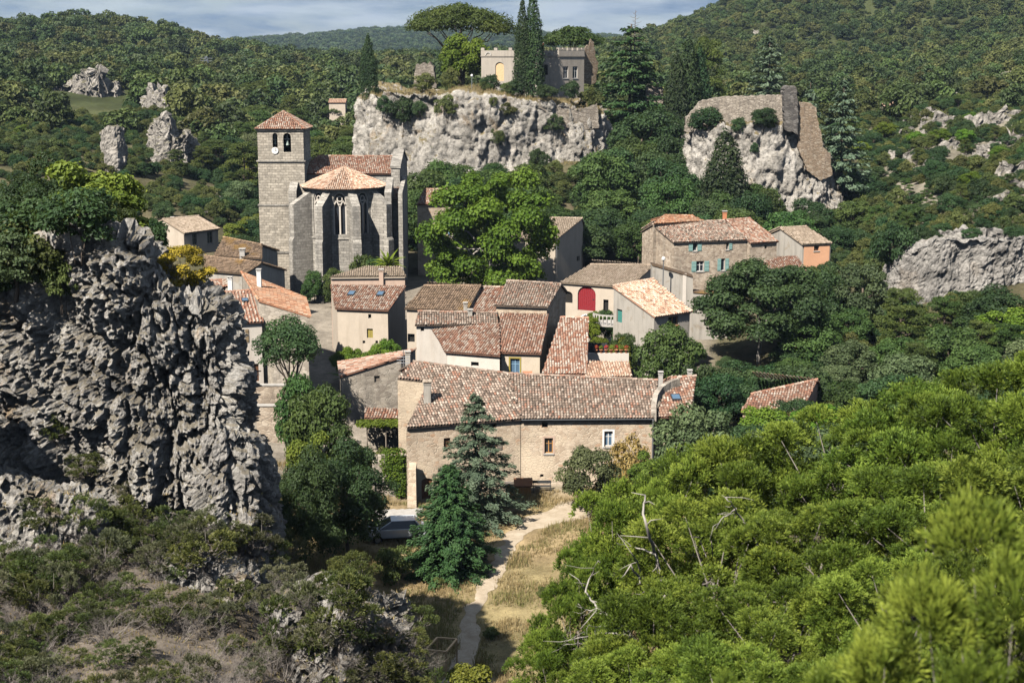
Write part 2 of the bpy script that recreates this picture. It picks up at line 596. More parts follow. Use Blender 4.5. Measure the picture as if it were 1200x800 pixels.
M = {}
def build_mats():
    M['tile_old'] = m_tiles('tile_old', [(0.0, (0.10, 0.075, 0.06)), (0.22, (0.27, 0.20, 0.155)), (0.45, (0.40, 0.31, 0.245)), (0.62, (0.36, 0.17, 0.11)), (0.75, (0.44, 0.33, 0.26)), (1.0, (0.58, 0.49, 0.40))], (0.19, 0.15, 0.115), 0.45)
    M['tile_red'] = m_tiles('tile_red', [(0.0, (0.15, 0.09, 0.07)), (0.25, (0.36, 0.17, 0.11)), (0.5, (0.42, 0.25, 0.175)), (0.7, (0.42, 0.32, 0.25)), (1.0, (0.60, 0.50, 0.41))], (0.24, 0.165, 0.12), 0.4)
    M['tile_orange'] = m_tiles('tile_orange', [(0.0, (0.24, 0.11, 0.065)), (0.4, (0.44, 0.20, 0.11)), (0.75, (0.48, 0.28, 0.17)), (1.0, (0.54, 0.41, 0.30))], (0.27, 0.18, 0.12), 0.55)
    M['tile_mixed'] = m_tiles('tile_mixed', [(0.0, (0.22, 0.10, 0.07)), (0.3, (0.44, 0.22, 0.14)), (0.5, (0.46, 0.34, 0.26)), (0.75, (0.54, 0.44, 0.35)), (1.0, (0.64, 0.56, 0.47))], (0.36, 0.25, 0.19), 0.35)
    M['tile_peach'] = m_tiles('tile_peach', [(0.0, (0.28, 0.17, 0.12)), (0.25, (0.50, 0.29, 0.19)), (0.5, (0.62, 0.42, 0.30)), (0.8, (0.68, 0.51, 0.38)), (1.0, (0.74, 0.60, 0.48))], (0.5, 0.34, 0.24), 0.3)
    M['tile_beige'] = m_tiles('tile_beige', [(0.0, (0.28, 0.22, 0.16)), (0.4, (0.40, 0.31, 0.23)), (1.0, (0.50, 0.40, 0.31))], (0.27, 0.21, 0.15), 0.5)
    M['tile_brown'] = m_tiles('tile_brown', [(0.0, (0.12, 0.085, 0.06)), (0.4, (0.27, 0.19, 0.13)), (0.75, (0.35, 0.24, 0.16)), (1.0, (0.42, 0.30, 0.21))], (0.20, 0.14, 0.09), 0.5, (0.36, 0.21, 0.06))
    M['stone_warm'] = m_stone('stone_warm', [(0.0, (0.42, 0.32, 0.23)), (0.4, (0.54, 0.43, 0.32)), (0.8, (0.60, 0.49, 0.37)), (1.0, (0.48, 0.31, 0.20))], (0.60, 0.50, 0.38), 3.0, 1.6, 0.6, (0.20, 0.15, 0.11), 0.35, patch=(0.60, 0.49, 0.36))
    M['stone_house'] = m_stone('stone_house', [(0.0, (0.32, 0.25, 0.19)), (0.5, (0.46, 0.37, 0.28)), (1.0, (0.56, 0.47, 0.37))], (0.52, 0.43, 0.34), 2.6, 1.7, 0.8, (0.13, 0.11, 0.09), 0.5)
    M['stone_grey'] = m_stone('stone_grey', [(0.0, (0.26, 0.22, 0.18)), (0.5, (0.38, 0.33, 0.27)), (1.0, (0.48, 0.42, 0.35))], (0.44, 0.39, 0.32), 2.6, 1.6, 0.7, (0.12, 0.11, 0.10), 0.6, patch=(0.45, 0.39, 0.31))
    M['stone_ruin'] = m_stone('stone_ruin', [(0.0, (0.25, 0.21, 0.17)), (0.5, (0.36, 0.31, 0.25)), (1.0, (0.46, 0.40, 0.33))], (0.13, 0.11, 0.09), 2.3, 2.4, 1.0, (0.12, 0.11, 0.10), 0.65, mort_w=0.06)
    M['stone_ochre'] = m_stone('stone_ochre', [(0.0, (0.28, 0.21, 0.145)), (0.5, (0.38, 0.285, 0.20)), (1.0, (0.46, 0.38, 0.29))], (0.15, 0.11, 0.07), 2.3, 2.4, 1.0, (0.14, 0.11, 0.09), 0.6, mort_w=0.06)
    M['stone_dark'] = m_stone('stone_dark', [(0.0, (0.10, 0.09, 0.085)), (0.5, (0.16, 0.145, 0.13)), (1.0, (0.24, 0.22, 0.2))], (0.10, 0.09, 0.08), 1.9, 2.0, 1.0, (0.05, 0.05, 0.05), 0.5)
    M['ashlar'] = m_ashlar('ashlar', (0.375, 0.345, 0.30), stain_amt=0.7)
    M['ashlar_tower'] = m_ashlar('ashlar_tower', (0.43, 0.38, 0.31), 0.30, 0.6, 0.45)
    M['plaster_pale'] = m_plaster('plaster_pale', (0.53, 0.45, 0.36), (0.30, 0.24, 0.18), 0.45)
    M['plaster_white'] = m_plaster('plaster_white', (0.62, 0.56, 0.49), (0.42, 0.33, 0.26), 0.4)
    M['plaster_cream'] = m_plaster('plaster_cream', (0.58, 0.49, 0.38), (0.40, 0.32, 0.22), 0.35)
    M['plaster_grey'] = m_plaster('plaster_grey', (0.42, 0.385, 0.335), (0.15, 0.14, 0.125), 0.65, (0.33, 0.28, 0.22))
    M['plaster_pink'] = m_plaster('plaster_pink', (0.55, 0.40, 0.31), (0.30, 0.22, 0.17), 0.5)
    M['plaster_orange'] = m_plaster('plaster_orange', (0.72, 0.40, 0.24), (0.45, 0.27, 0.17), 0.3)
    M['plaster_castle'] = m_plaster('plaster_castle', (0.40, 0.355, 0.30), (0.14, 0.13, 0.12), 0.5)
    M['rock_front'] = m_rock('rock_front', (0.54, 0.51, 0.46), (0.38, 0.355, 0.325), (0.13, 0.125, 0.12), (0.42, 0.27, 0.14), 0.8, (0.20, 0.16, 0.09), 0.6, 0.75)
    M['rock_cliff'] = m_rock('rock_cliff', (0.56, 0.52, 0.465), (0.42, 0.385, 0.335), (0.19, 0.18, 0.165), (0.36, 0.26, 0.16), 0.42, (0.27, 0.21, 0.10), 0.9, 0.85)
    M['rock_face'] = m_rock('rock_face', (0.46, 0.43, 0.39), (0.34, 0.315, 0.285), (0.14, 0.135, 0.125), (0.40, 0.30, 0.20), 0.42, None, 0, 0.35)
    M['rock_far'] = m_rock('rock_far', (0.48, 0.44, 0.39), (0.35, 0.32, 0.28), (0.14, 0.13, 0.12), (0.36, 0.29, 0.2), 0.4, (0.14, 0.13, 0.06), 0.7, 0.4)
    M['glass'] = m_plain('glass', (0.030, 0.036, 0.045), 0.12, 0, 0.6, 0.2)
    M['glass_blue'] = m_plain('glass_blue', (0.09, 0.15, 0.22), 0.1, 0, 0.7, 0.2)
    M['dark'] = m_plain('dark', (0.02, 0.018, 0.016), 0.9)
    M['wood_brown'] = m_plain('wood_brown', (0.16, 0.075, 0.04), 0.65, var=0.35)
    M['wood_orange'] = m_plain('wood_orange', (0.48, 0.24, 0.08), 0.6, var=0.3)
    M['wood_raw'] = m_plain('wood_raw', (0.62, 0.43, 0.24), 0.7, var=0.3)
    M['wood_grey'] = m_plain('wood_grey', (0.24, 0.20, 0.16), 0.8, var=0.3)
    M['paint_white'] = m_plain('paint_white', (0.74, 0.72, 0.68), 0.5)
    M['paint_teal'] = m_plain('paint_teal', (0.22, 0.36, 0.33), 0.55)
    M['paint_blue'] = m_plain('paint_blue', (0.22, 0.36, 0.48), 0.55)
    M['paint_green'] = m_plain('paint_green', (0.06, 0.22, 0.19), 0.5)
    M['paint_red'] = m_plain('paint_red', (0.24, 0.022, 0.028), 0.5)
    M['paint_olive'] = m_plain('paint_olive', (0.30, 0.24, 0.06), 0.6)
    M['paint_khaki'] = m_plain('paint_khaki', (0.27, 0.20, 0.12), 0.6)
    M['metal'] = m_plain('metal', (0.42, 0.43, 0.45), 0.35, 0.8)
    M['metal_dark'] = m_plain('metal_dark', (0.07, 0.075, 0.08), 0.5, 0.5)
    M['bronze'] = m_plain('bronze', (0.30, 0.36, 0.32), 0.5, 0.4)
    M['terracotta'] = m_plain('terracotta', (0.50, 0.20, 0.10), 0.8)
    M['concrete'] = m_plaster('concrete', (0.47, 0.44, 0.40), (0.2, 0.18, 0.16), 0.5)
    M['bark'] = m_plain('bark', (0.13, 0.10, 0.075), 0.95, var=0.4, scale=3)
    M['bark_pale'] = m_plain('bark_pale', (0.34, 0.31, 0.27), 0.95, var=0.35, scale=4)
    M['bark_grey'] = m_plain('bark_grey', (0.20, 0.175, 0.155), 0.95, var=0.4, scale=4)
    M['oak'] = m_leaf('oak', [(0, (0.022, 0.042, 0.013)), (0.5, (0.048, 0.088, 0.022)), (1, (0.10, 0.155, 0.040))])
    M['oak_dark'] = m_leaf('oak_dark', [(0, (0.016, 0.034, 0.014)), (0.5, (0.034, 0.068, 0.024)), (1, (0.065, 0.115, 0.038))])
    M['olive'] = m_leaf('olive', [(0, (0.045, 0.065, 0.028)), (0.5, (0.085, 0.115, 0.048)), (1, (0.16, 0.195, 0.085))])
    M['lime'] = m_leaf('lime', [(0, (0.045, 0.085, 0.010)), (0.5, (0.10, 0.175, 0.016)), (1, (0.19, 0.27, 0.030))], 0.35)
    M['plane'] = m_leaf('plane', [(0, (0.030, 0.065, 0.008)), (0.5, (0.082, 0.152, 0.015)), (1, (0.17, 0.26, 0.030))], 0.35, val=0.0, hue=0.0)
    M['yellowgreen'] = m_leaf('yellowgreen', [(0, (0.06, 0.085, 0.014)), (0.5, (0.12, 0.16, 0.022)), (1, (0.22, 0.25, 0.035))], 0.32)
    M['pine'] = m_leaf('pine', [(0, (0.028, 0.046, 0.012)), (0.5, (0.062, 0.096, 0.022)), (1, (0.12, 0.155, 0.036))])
    M['cypress'] = m_leaf('cypress', [(0, (0.014, 0.030, 0.013)), (0.5, (0.030, 0.058, 0.022)), (1, (0.060, 0.098, 0.032))], 0.2)
    M['cedar'] = m_leaf('cedar', [(0, (0.012, 0.036, 0.013)), (0.5, (0.032, 0.076, 0.024)), (1, (0.072, 0.135, 0.042))], 0.2, hue=0.01)
    M['cedar_blue'] = m_leaf('cedar_blue', [(0, (0.040, 0.066, 0.040)), (0.5, (0.10, 0.150, 0.092)), (1, (0.20, 0.26, 0.165))], 0.2, hue=0.012)
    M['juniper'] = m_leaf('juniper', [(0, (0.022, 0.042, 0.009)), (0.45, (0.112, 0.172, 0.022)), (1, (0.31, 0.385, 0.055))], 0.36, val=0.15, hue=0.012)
    M['scrub'] = m_leaf('scrub', [(0, (0.030, 0.042, 0.014)), (0.5, (0.078, 0.100, 0.028)), (1, (0.165, 0.185, 0.052))])
    M['scrub_grey'] = m_leaf('scrub_grey', [(0, (0.05, 0.052, 0.030)), (0.5, (0.105, 0.110, 0.058)), (1, (0.18, 0.18, 0.10))])
    M['gold'] = m_leaf('gold', [(0, (0.09, 0.080, 0.012)), (0.5, (0.26, 0.205, 0.020)), (1, (0.44, 0.34, 0.035))], 0.25)
    M['rust'] = m_leaf('rust', [(0, (0.16, 0.10, 0.03)), (0.5, (0.33, 0.19, 0.07)), (1, (0.42, 0.29, 0.13))], 0.25)
    M['far_tree'] = m_leaf('far_tree', [(0, (0.030, 0.046, 0.013)), (0.5, (0.060, 0.088, 0.024)), (1, (0.110, 0.140, 0.040))], 0.2, val=0.35, hue=0.025)
    M['far_olive'] = m_leaf('far_olive', [(0, (0.045, 0.052, 0.016)), (0.5, (0.085, 0.098, 0.028)), (1, (0.145, 0.155, 0.050))], 0.2, val=0.35, hue=0.02)
    M['far_dark'] = m_leaf('far_dark', [(0, (0.022, 0.038, 0.014)), (0.5, (0.044, 0.072, 0.024)), (1, (0.078, 0.110, 0.036))], 0.2, val=0.3, hue=0.02)
    M['straw'] = m_leaf('straw', [(0, (0.22, 0.15, 0.07)), (0.55, (0.42, 0.31, 0.15)), (0.8, (0.50, 0.39, 0.21)), (1, (0.22, 0.22, 0.07))], 0.3, hue=0.0, val=0.0)
    M['berry'] = m_plain('berry', (0.42, 0.05, 0.02), 0.4)
    M['flower_red'] = m_leaf('flower_red', [(0, (0.05, 0.09, 0.02)), (0.5, (0.45, 0.04, 0.03)), (1, (0.55, 0.08, 0.07))], 0.2)
build_mats()

# ------------------------------------------------------------------ ground sheet
CP = []                                   # (azimuth a = X/Y, log Y, z)
def cp_z(Y, *pz):
    for px, z in pz:
        CP.append(((px - 600.0) / F, math.log(Y), z))
def cp_p(*pts):
    for px, py, Y in pts:
        p = P(px, py, Y)
        CP.append((p.x / p.y, math.log(Y), p.z))
ALLPX = (-900, -300, 0, 300, 600, 900, 1200, 1500, 2100)
cp_z(2.2, *[(p, 30.3) for p in ALLPX])
cp_z(8, *[(p, 27.0) for p in ALLPX])
cp_z(16, *[(p, 21.6) for p in ALLPX])
cp_z(28, (-900, 21), (-300, 19), (0, 17.2), (300, 15.5), (480, 13), (540, 11.5), (620, 15.6), (700, 16.8), (780, 17.4), (900, 18.4), (1200, 19.6), (1500, 21), (2100, 22))
cp_z(36, (-300, 17), (0, 14.3), (200, 13.8), (400, 12), (500, 9), (570, 7.0), (620, 12.0), (680, 14.6), (750, 16.2), (900, 17.2), (1000, 18.2), (1200, 19.3))
cp_z(42, (-900, 20), (-300, 16), (0, 12.9), (200, 12.3), (400, 10.6), (480, 8.0), (600, 4.0), (700, 8.5), (800, 12.5), (1000, 16), (1200, 18.0), (1500, 19), (2100, 20))
cp_z(55, (-900, 21), (-300, 16), (0, 14.4), (150, 13.9), (260, 12.6), (330, 9.5), (400, 5.6), (470, 2.4), (540, 1.0), (600, 0.6), (800, 5), (1200, 12.5), (1500, 15), (2100, 19))
cp_z(64, (-300, 16), (0, 14), (150, 12), (300, 6), (400, 1.8), (480, 0.5), (600, 0), (800, 1.5), (1200, 8))
cp_z(80, (-900, 20), (-300, 15), (0, 9), (200, 5), (330, 1), (450, 0), (600, 0), (700, 0), (800, 0.6), (1200, 6), (1500, 11), (2100, 18))
cp_z(92, (330, 0.8), (450, 0), (540, 0), (600, 0), (680, 0.2))
cp_z(104, (-300, 14), (0, 7), (300, 1.0), (480, 0), (600, 0.1), (660, 0.4), (765, 0.4), (900, 1.0), (1200, 6), (1500, 11))
cp_z(118, (0, 7), (200, 3), (300, 1.4), (450, 1.1), (700, 1.2), (900, 1.8), (1050, 2.5), (1200, 4.5))
cp_z(140, (-300, 14), (0, 8), (200, 4.2), (300, 3), (450, 2.8), (700, 3), (900, 3.2), (1050, 3.4), (1200, 4.0), (1500, 10))
cp_z(168, (0, 8.5), (170, 6), (330, 4.8), (450, 5), (600, 5.2), (850, 5.0), (950, 6.2), (1030, 8), (1120, 13), (1200, 14.5), (1500, 20))
cp_z(190, (-300, 14), (0, 10), (200, 6.8), (330, 5), (450, 6.3), (600, 7.0), (700, 7.5), (780, 7), (900, 6.0), (1000, 7.5), (1100, 13.2), (1200, 15.5))
cp_z(215, (150, 8.5), (330, 5.5), (450, 8), (560, 9.5), (700, 10.5), (780, 9), (900, 6.5), (1000, 8.5), (1100, 15), (1200, 17.5))
cp_z(245, (330, 6), (430, 10), (560, 19), (680, 21), (760, 21), (850, 17), (1000, 16.5), (1100, 18), (1200, 20))
cp_z(285, (330, 6), (430, 11), (560, 20), (700, 22), (900, 20), (1100, 22), (1200, 24))
cp_p((-300, 150, 260), (0, 175, 260), (60, 185, 250), (150, 215, 230), (220, 240, 215), (100, 138, 330), (200, 150, 310), (260, 205, 260),
     (-300, 90, 420), (0, 104, 420), (60, 104, 420), (150, 108, 430), (220, 122, 400), (300, 125, 400), (400, 118, 420),
     (0, 76, 560), (150, 82, 560), (250, 92, 560), (350, 96, 560), (-300, 60, 560),
     (-600, 40, 750), (-300, 38, 750), (0, 41, 750), (60, 36, 750), (130, 33, 750), (190, 45, 750), (240, 60, 750), (290, 71, 750), (340, 80, 750),
     (450, 84, 900), (560, 82, 900), (700, 80, 650),
     (1050, 205, 225), (1150, 205, 225), (1050, 160, 280), (1150, 140, 300), (950, 130, 330), (850, 122, 330), (950, 98, 450), (1100, 92, 450),
     (850, 82, 550), (1000, 68, 600), (1150, 58, 600), (760, 72, 600), (1500, 40, 600),
     (690, 72, 850), (730, 64, 850), (765, 52, 850), (800, 37, 850), (830, 21, 850), (862, 4, 850), (930, -14, 850), (1050, -42, 850), (1200, -72, 850), (1500, -90, 850))
cp_z(1250, *[(p, -15) for p in (-600, 0, 200, 400, 600)] + [(p, 40) for p in (900, 1200, 1600)])
cp_p((-600, 58, 2600), (0, 60, 2600), (200, 59, 2600), (270, 55, 2600), (340, 50, 2600), (400, 46, 2600), (440, 42, 2600), (500, 41, 2600), (560, 44, 2600), (620, 48, 2600), (700, 52, 2600), (780, 55, 2600), (1000, 58, 2600), (1800, 58, 2600))
cp_z(3600, *[(p, 10) for p in (-900, 0, 600, 1200, 2000)])
cp_z(7000, *[(p, 0) for p in (-900, 0, 600, 1200, 2000)])
CPA = np.array(CP)
_Q = np.stack([CPA[:, 0] * 6.0, CPA[:, 1] * 2.0], 1)
def _kern(d):
    return d
_D = np.sqrt(((_Q[:, None, :] - _Q[None, :, :]) ** 2).sum(2))
_n = len(CPA)
_A = np.zeros((_n + 1, _n + 1))
_A[:_n, :_n] = _kern(_D) - np.eye(_n) * 0.01
_A[:_n, _n] = 1
_A[_n, :_n] = 1
_W = np.linalg.solve(_A, np.concatenate([CPA[:, 2], [0]]))

def ground_z(X, Y):
    X = np.atleast_1d(np.asarray(X, float))
    Y = np.maximum(np.atleast_1d(np.asarray(Y, float)), 2.0)
    a = np.clip(X / Y, -0.95, 0.95)
    q = np.stack([a * 6.0, np.log(Y) * 2.0], 1)
    z = np.empty(len(q))
    for i in range(0, len(q), 20000):
        d = np.sqrt(((q[i:i + 20000, None, :] - _Q[None]) ** 2).sum(2))
        z[i:i + 20000] = _kern(d) @ _W[:_n] + _W[_n]
    p = np.stack([X, Y, np.zeros(len(X))], 1)
    rough = np.clip((Y - 165) / 120, 0, 1) * 1.6
    flat = np.clip((np.abs(X + 2) - 16) / 25, 0, 1) + np.clip((Y - 110) / 60, 0, 1) + np.clip((68 - Y) / 12, 0, 1)
    z = z + fbm(p / 26.0, 4, 3) * rough + fbm(p / 5.0, 3, 8) * 0.22 * np.clip(flat, 0.12, 1)
    return z

def seg_dist(X, Y, pts):
    d = np.full(len(X), 1e9)
    for (x0, y0), (x1, y1) in zip(pts, pts[1:]):
        vx, vy = x1 - x0, y1 - y0
        t = np.clip(((X - x0) * vx + (Y - y0) * vy) / (vx * vx + vy * vy + 1e-9), 0, 1)
        d = np.minimum(d, np.hypot(X - x0 - t * vx, Y - y0 - t * vy))
    return d

PATH_PX = [(524, 800, 0), (540, 778, 0), (549, 758, 0), (550, 738, 0), (546, 722, 0), (560, 706, 0), (567, 690, 0), (578, 668, 0), (590, 645, 0), (606, 625, 0), (632, 612, 0), (664, 603, 0), (700, 596, 0)]
PATH = [(Pz(a, b, 0.05).x, Pz(a, b, 0.05).y) for a, b, c in PATH_PX]
YARD = [(Pz(a, b, 0.0).x, Pz(a, b, 0.0).y) for a, b in ((440, 600), (470, 598), (492, 596), (478, 618), (440, 628))]

NA, NS = 300, 380
aa = np.linspace(-0.9, 0.9, NA)
aa = np.sign(aa) * (np.abs(aa) / 0.9) ** 1.35 * 0.9
ss = np.linspace(math.log(2.0), math.log(7000.0), NS)
A2, S2 = np.meshgrid(aa, ss)
GY = np.exp(S2).ravel()
GX = (A2.ravel()) * GY
GZ = ground_z(GX, GY)
pxg = GX / GY * F + 600
pc = np.stack([GX, GY, GZ], 1)
n1 = np.clip(fbm(pc / 7.0, 4, 21) * 0.7 + 0.5, 0, 1)[:, None]
n2 = np.clip(fbm(pc / 1.7, 3, 31) * 0.7 + 0.5, 0, 1)[:, None]
scrubc = np.array([0.085, 0.08, 0.04]) * (0.7 + 0.6 * n1)
soil = np.array([0.21, 0.165, 0.115]) * (0.75 + 0.5 * n2)
col = scrubc * (1 - 0.35 * n2) + soil * 0.35 * n2
near = np.clip((70 - GY) / 12, 0, 1)[:, None]
col = col * (1 - near) + (np.array([0.185, 0.155, 0.125]) * n1 + np.array([0.10, 0.082, 0.062]) * (1 - n1)) * near
mead = (np.clip(1.4 - np.abs(GX + 1.0) / 14.0, 0, 1) * np.clip((GY - 60) / 6, 0, 1) * np.clip((112 - GY) / 6, 0, 1))[:, None]
mead = np.clip(mead * 3, 0, 1)
straw = np.array([0.36, 0.265, 0.145]) * (0.7 + 0.5 * n2)
straw = straw * (1 - 0.45 * n1) + np.array([0.19, 0.18, 0.075]) * 0.45 * n1
col = col * (1 - mead) + straw * mead
vil = (np.clip((pxg - 230) / 40, 0, 1) * np.clip((850 - pxg) / 30, 0, 1) * np.clip((GY - 100) / 5, 0, 1) * np.clip((178 - GY) / 8, 0, 1))[:, None]
dirt = np.array([0.29, 0.25, 0.20]) * (0.75 + 0.45 * n2)
col = col * (1 - vil) + dirt * vil
stony = (np.clip((pxg - 990) / 60, 0, 1) * np.clip((GY - 165) / 20, 0, 1) * np.clip((420 - GY) / 80, 0, 1))[:, None]
col = col * (1 - 0.7 * stony) + np.array([0.30, 0.265, 0.21]) * (0.6 + 0.7 * n2) * 0.7 * stony
far = np.clip((GY - 240) / 120, 0, 1)[:, None] * (1 - 0.7 * stony)
col = col * (1 - far) + np.array([0.060, 0.070, 0.028]) * (0.7 + 0.7 * n1) * far
idx = np.arange(NS * NA).reshape(NS, NA)
gf = np.stack([idx[:-1, :-1], idx[:-1, 1:], idx[1:, 1:], idx[1:, :-1]], -1).reshape(-1, 4)
m = new_mat('ground')
g = NT(m)
at = g.n('ShaderNodeAttribute', attribute_name='col')
v = g.coord()
c = g.mix(1.0, at.outputs['Color'], g.ramp(g.noise(v, 0.9, 7, 0.7), [(0.3, 0.62), (0.7, 1.3)]), 'MULTIPLY')
c = g.mix(1.0, c, g.ramp(g.noise(v, 7.0, 5, 0.7), [(0.3, 0.75), (0.7, 1.2)]), 'MULTIPLY')
g.out(c, 0.95, g.bump(g.noise(v, 5.0, 7, 0.7), 0.6, 0.12), 0.08)
M['ground'] = m
ground = link('ground', mesh_from('ground', pc, [gf], True, None, col), m, None, 'structure')
tag(ground, 'rolling ground of meadow, village slope and scrub hills')
BV = [BVHTree.FromPolygons([tuple(p) for p in pc.tolist()], gf.tolist())]

def surf(x, y):
    best = None
    for b in BV:
        h = b.ray_cast(Vector((x, y, 400)), Vector((0, 0, -1)))
        if h[0] is not None and (best is None or h[0].z > best):
            best = h[0].z
    return best if best is not None else float(ground_z(x, y)[0])

def hit(px, py):
    """first ground or rock point seen at a photo pixel"""
    d = ray(px, py).normalized()
    best = None
    for b in BV:
        h = b.ray_cast(EYE, d)
        if h[0] is not None and (best is None or h[3] < best[1]):
            best = (h[0], h[3], h[1])
    return (best[0], best[2]) if best else (None, None)

# the trodden path, a sheet with ragged edges
def strip(name, pts, width, mat, lift, seed, label):
    rng = np.random.default_rng(seed)
    pts = np.array(pts)
    d = np.concatenate([[0], np.cumsum(np.hypot(*np.diff(pts, axis=0).T))])
    s = np.arange(0, d[-1], 0.25)
    x = np.interp(s, d, pts[:, 0])
    y = np.interp(s, d, pts[:, 1])
    k = np.ones(9) / 9
    x = np.convolve(np.pad(x, 4, 'edge'), k, 'valid')
    y = np.convolve(np.pad(y, 4, 'edge'), k, 'valid')
    tx, ty = np.gradient(x), np.gradient(y)
    ln = np.hypot(tx, ty)
    nx, ny = -ty / ln, tx / ln
    q = np.stack([s * 0.9, s * 0, s * 0 + seed], 1)
    wl = width(s / d[-1]) * (1 + 0.45 * fbm(q, 3, seed))
    wr = width(s / d[-1]) * (1 + 0.45 * fbm(q + 50, 3, seed))
    cols = 7
    V = []
    for c in range(cols):
        t = c / (cols - 1) * 2 - 1
        ww = np.where(t < 0, wl, wr) * t
        X, Y = x + nx * ww, y + ny * ww
        V.append(np.stack([X, Y, ground_z(X, Y) + lift * (1 - 0.8 * abs(t) ** 3) + 0.01], 1))
    V = np.stack(V, 1).reshape(-1, 3)
    ix = np.arange(len(s) * cols).reshape(len(s), cols)
    f = np.stack([ix[:-1, :-1], ix[1:, :-1], ix[1:, 1:], ix[:-1, 1:]], -1).reshape(-1, 4)
    o = link(name, mesh_from(name, V, [f], True), mat, None, 'structure')
    return tag(o, label)

m = new_mat('path_dirt')
g = NT(m)
v = g.coord()
c = g.ramp(g.noise(v, 1.4, 7, 0.7), [(0.3, (0.33, 0.26, 0.18)), (0.6, (0.47, 0.39, 0.29)), (0.8, (0.52, 0.45, 0.35))])
g.out(c, 0.95, g.bump(g.noise(v, 9, 6, 0.7), 0.5, 0.06), 0.08)
M['path_dirt'] = m
strip('footpath', PATH, lambda t: 0.50 + 1.1 * np.clip((t - 0.72) / 0.2, 0, 1), m, 0.05, 5, 'pale trodden footpath winding through dry grass')
yb = MB()
yc = sum((Vector((x, y, 0)) for x, y in YARD), Vector()) / len(YARD)
ring = []
for i in range(48):
    t = i / 48 * len(YARD)
    a, b = YARD[int(t) % len(YARD)], YARD[(int(t) + 1) % len(YARD)]
    f_ = t - int(t)
    x, y = a[0] * (1 - f_) + b[0] * f_, a[1] * (1 - f_) + b[1] * f_
    r_ = 1.15 + 0.05 * math.sin(i * 2.1)
    x, y = yc.x + (x - yc.x) * r_, yc.y + (y - yc.y) * r_
    ring.append((x, y))
for k in range(8):
    for i in range(48):
        j = (i + 1) % 48
        def q(n, k):
            f_ = k / 8
            x, y = yc.x + (ring[n][0] - yc.x) * f_, yc.y + (ring[n][1] - yc.y) * f_
            return (x, y, float(ground_z(x, y)[0]) + 0.05)
        if k == 0:
            yb.poly([q(i, 0), q(i, 1), q(j, 1)])
        else:
            yb.poly([q(i, k), q(i, k + 1), q(j, k + 1), q(j, k)])
yard = link('courtyard', yb.mesh('courtyard', smooth=True), M['concrete'], None, 'structure')
tag(yard, 'pale paved courtyard before the barn door')

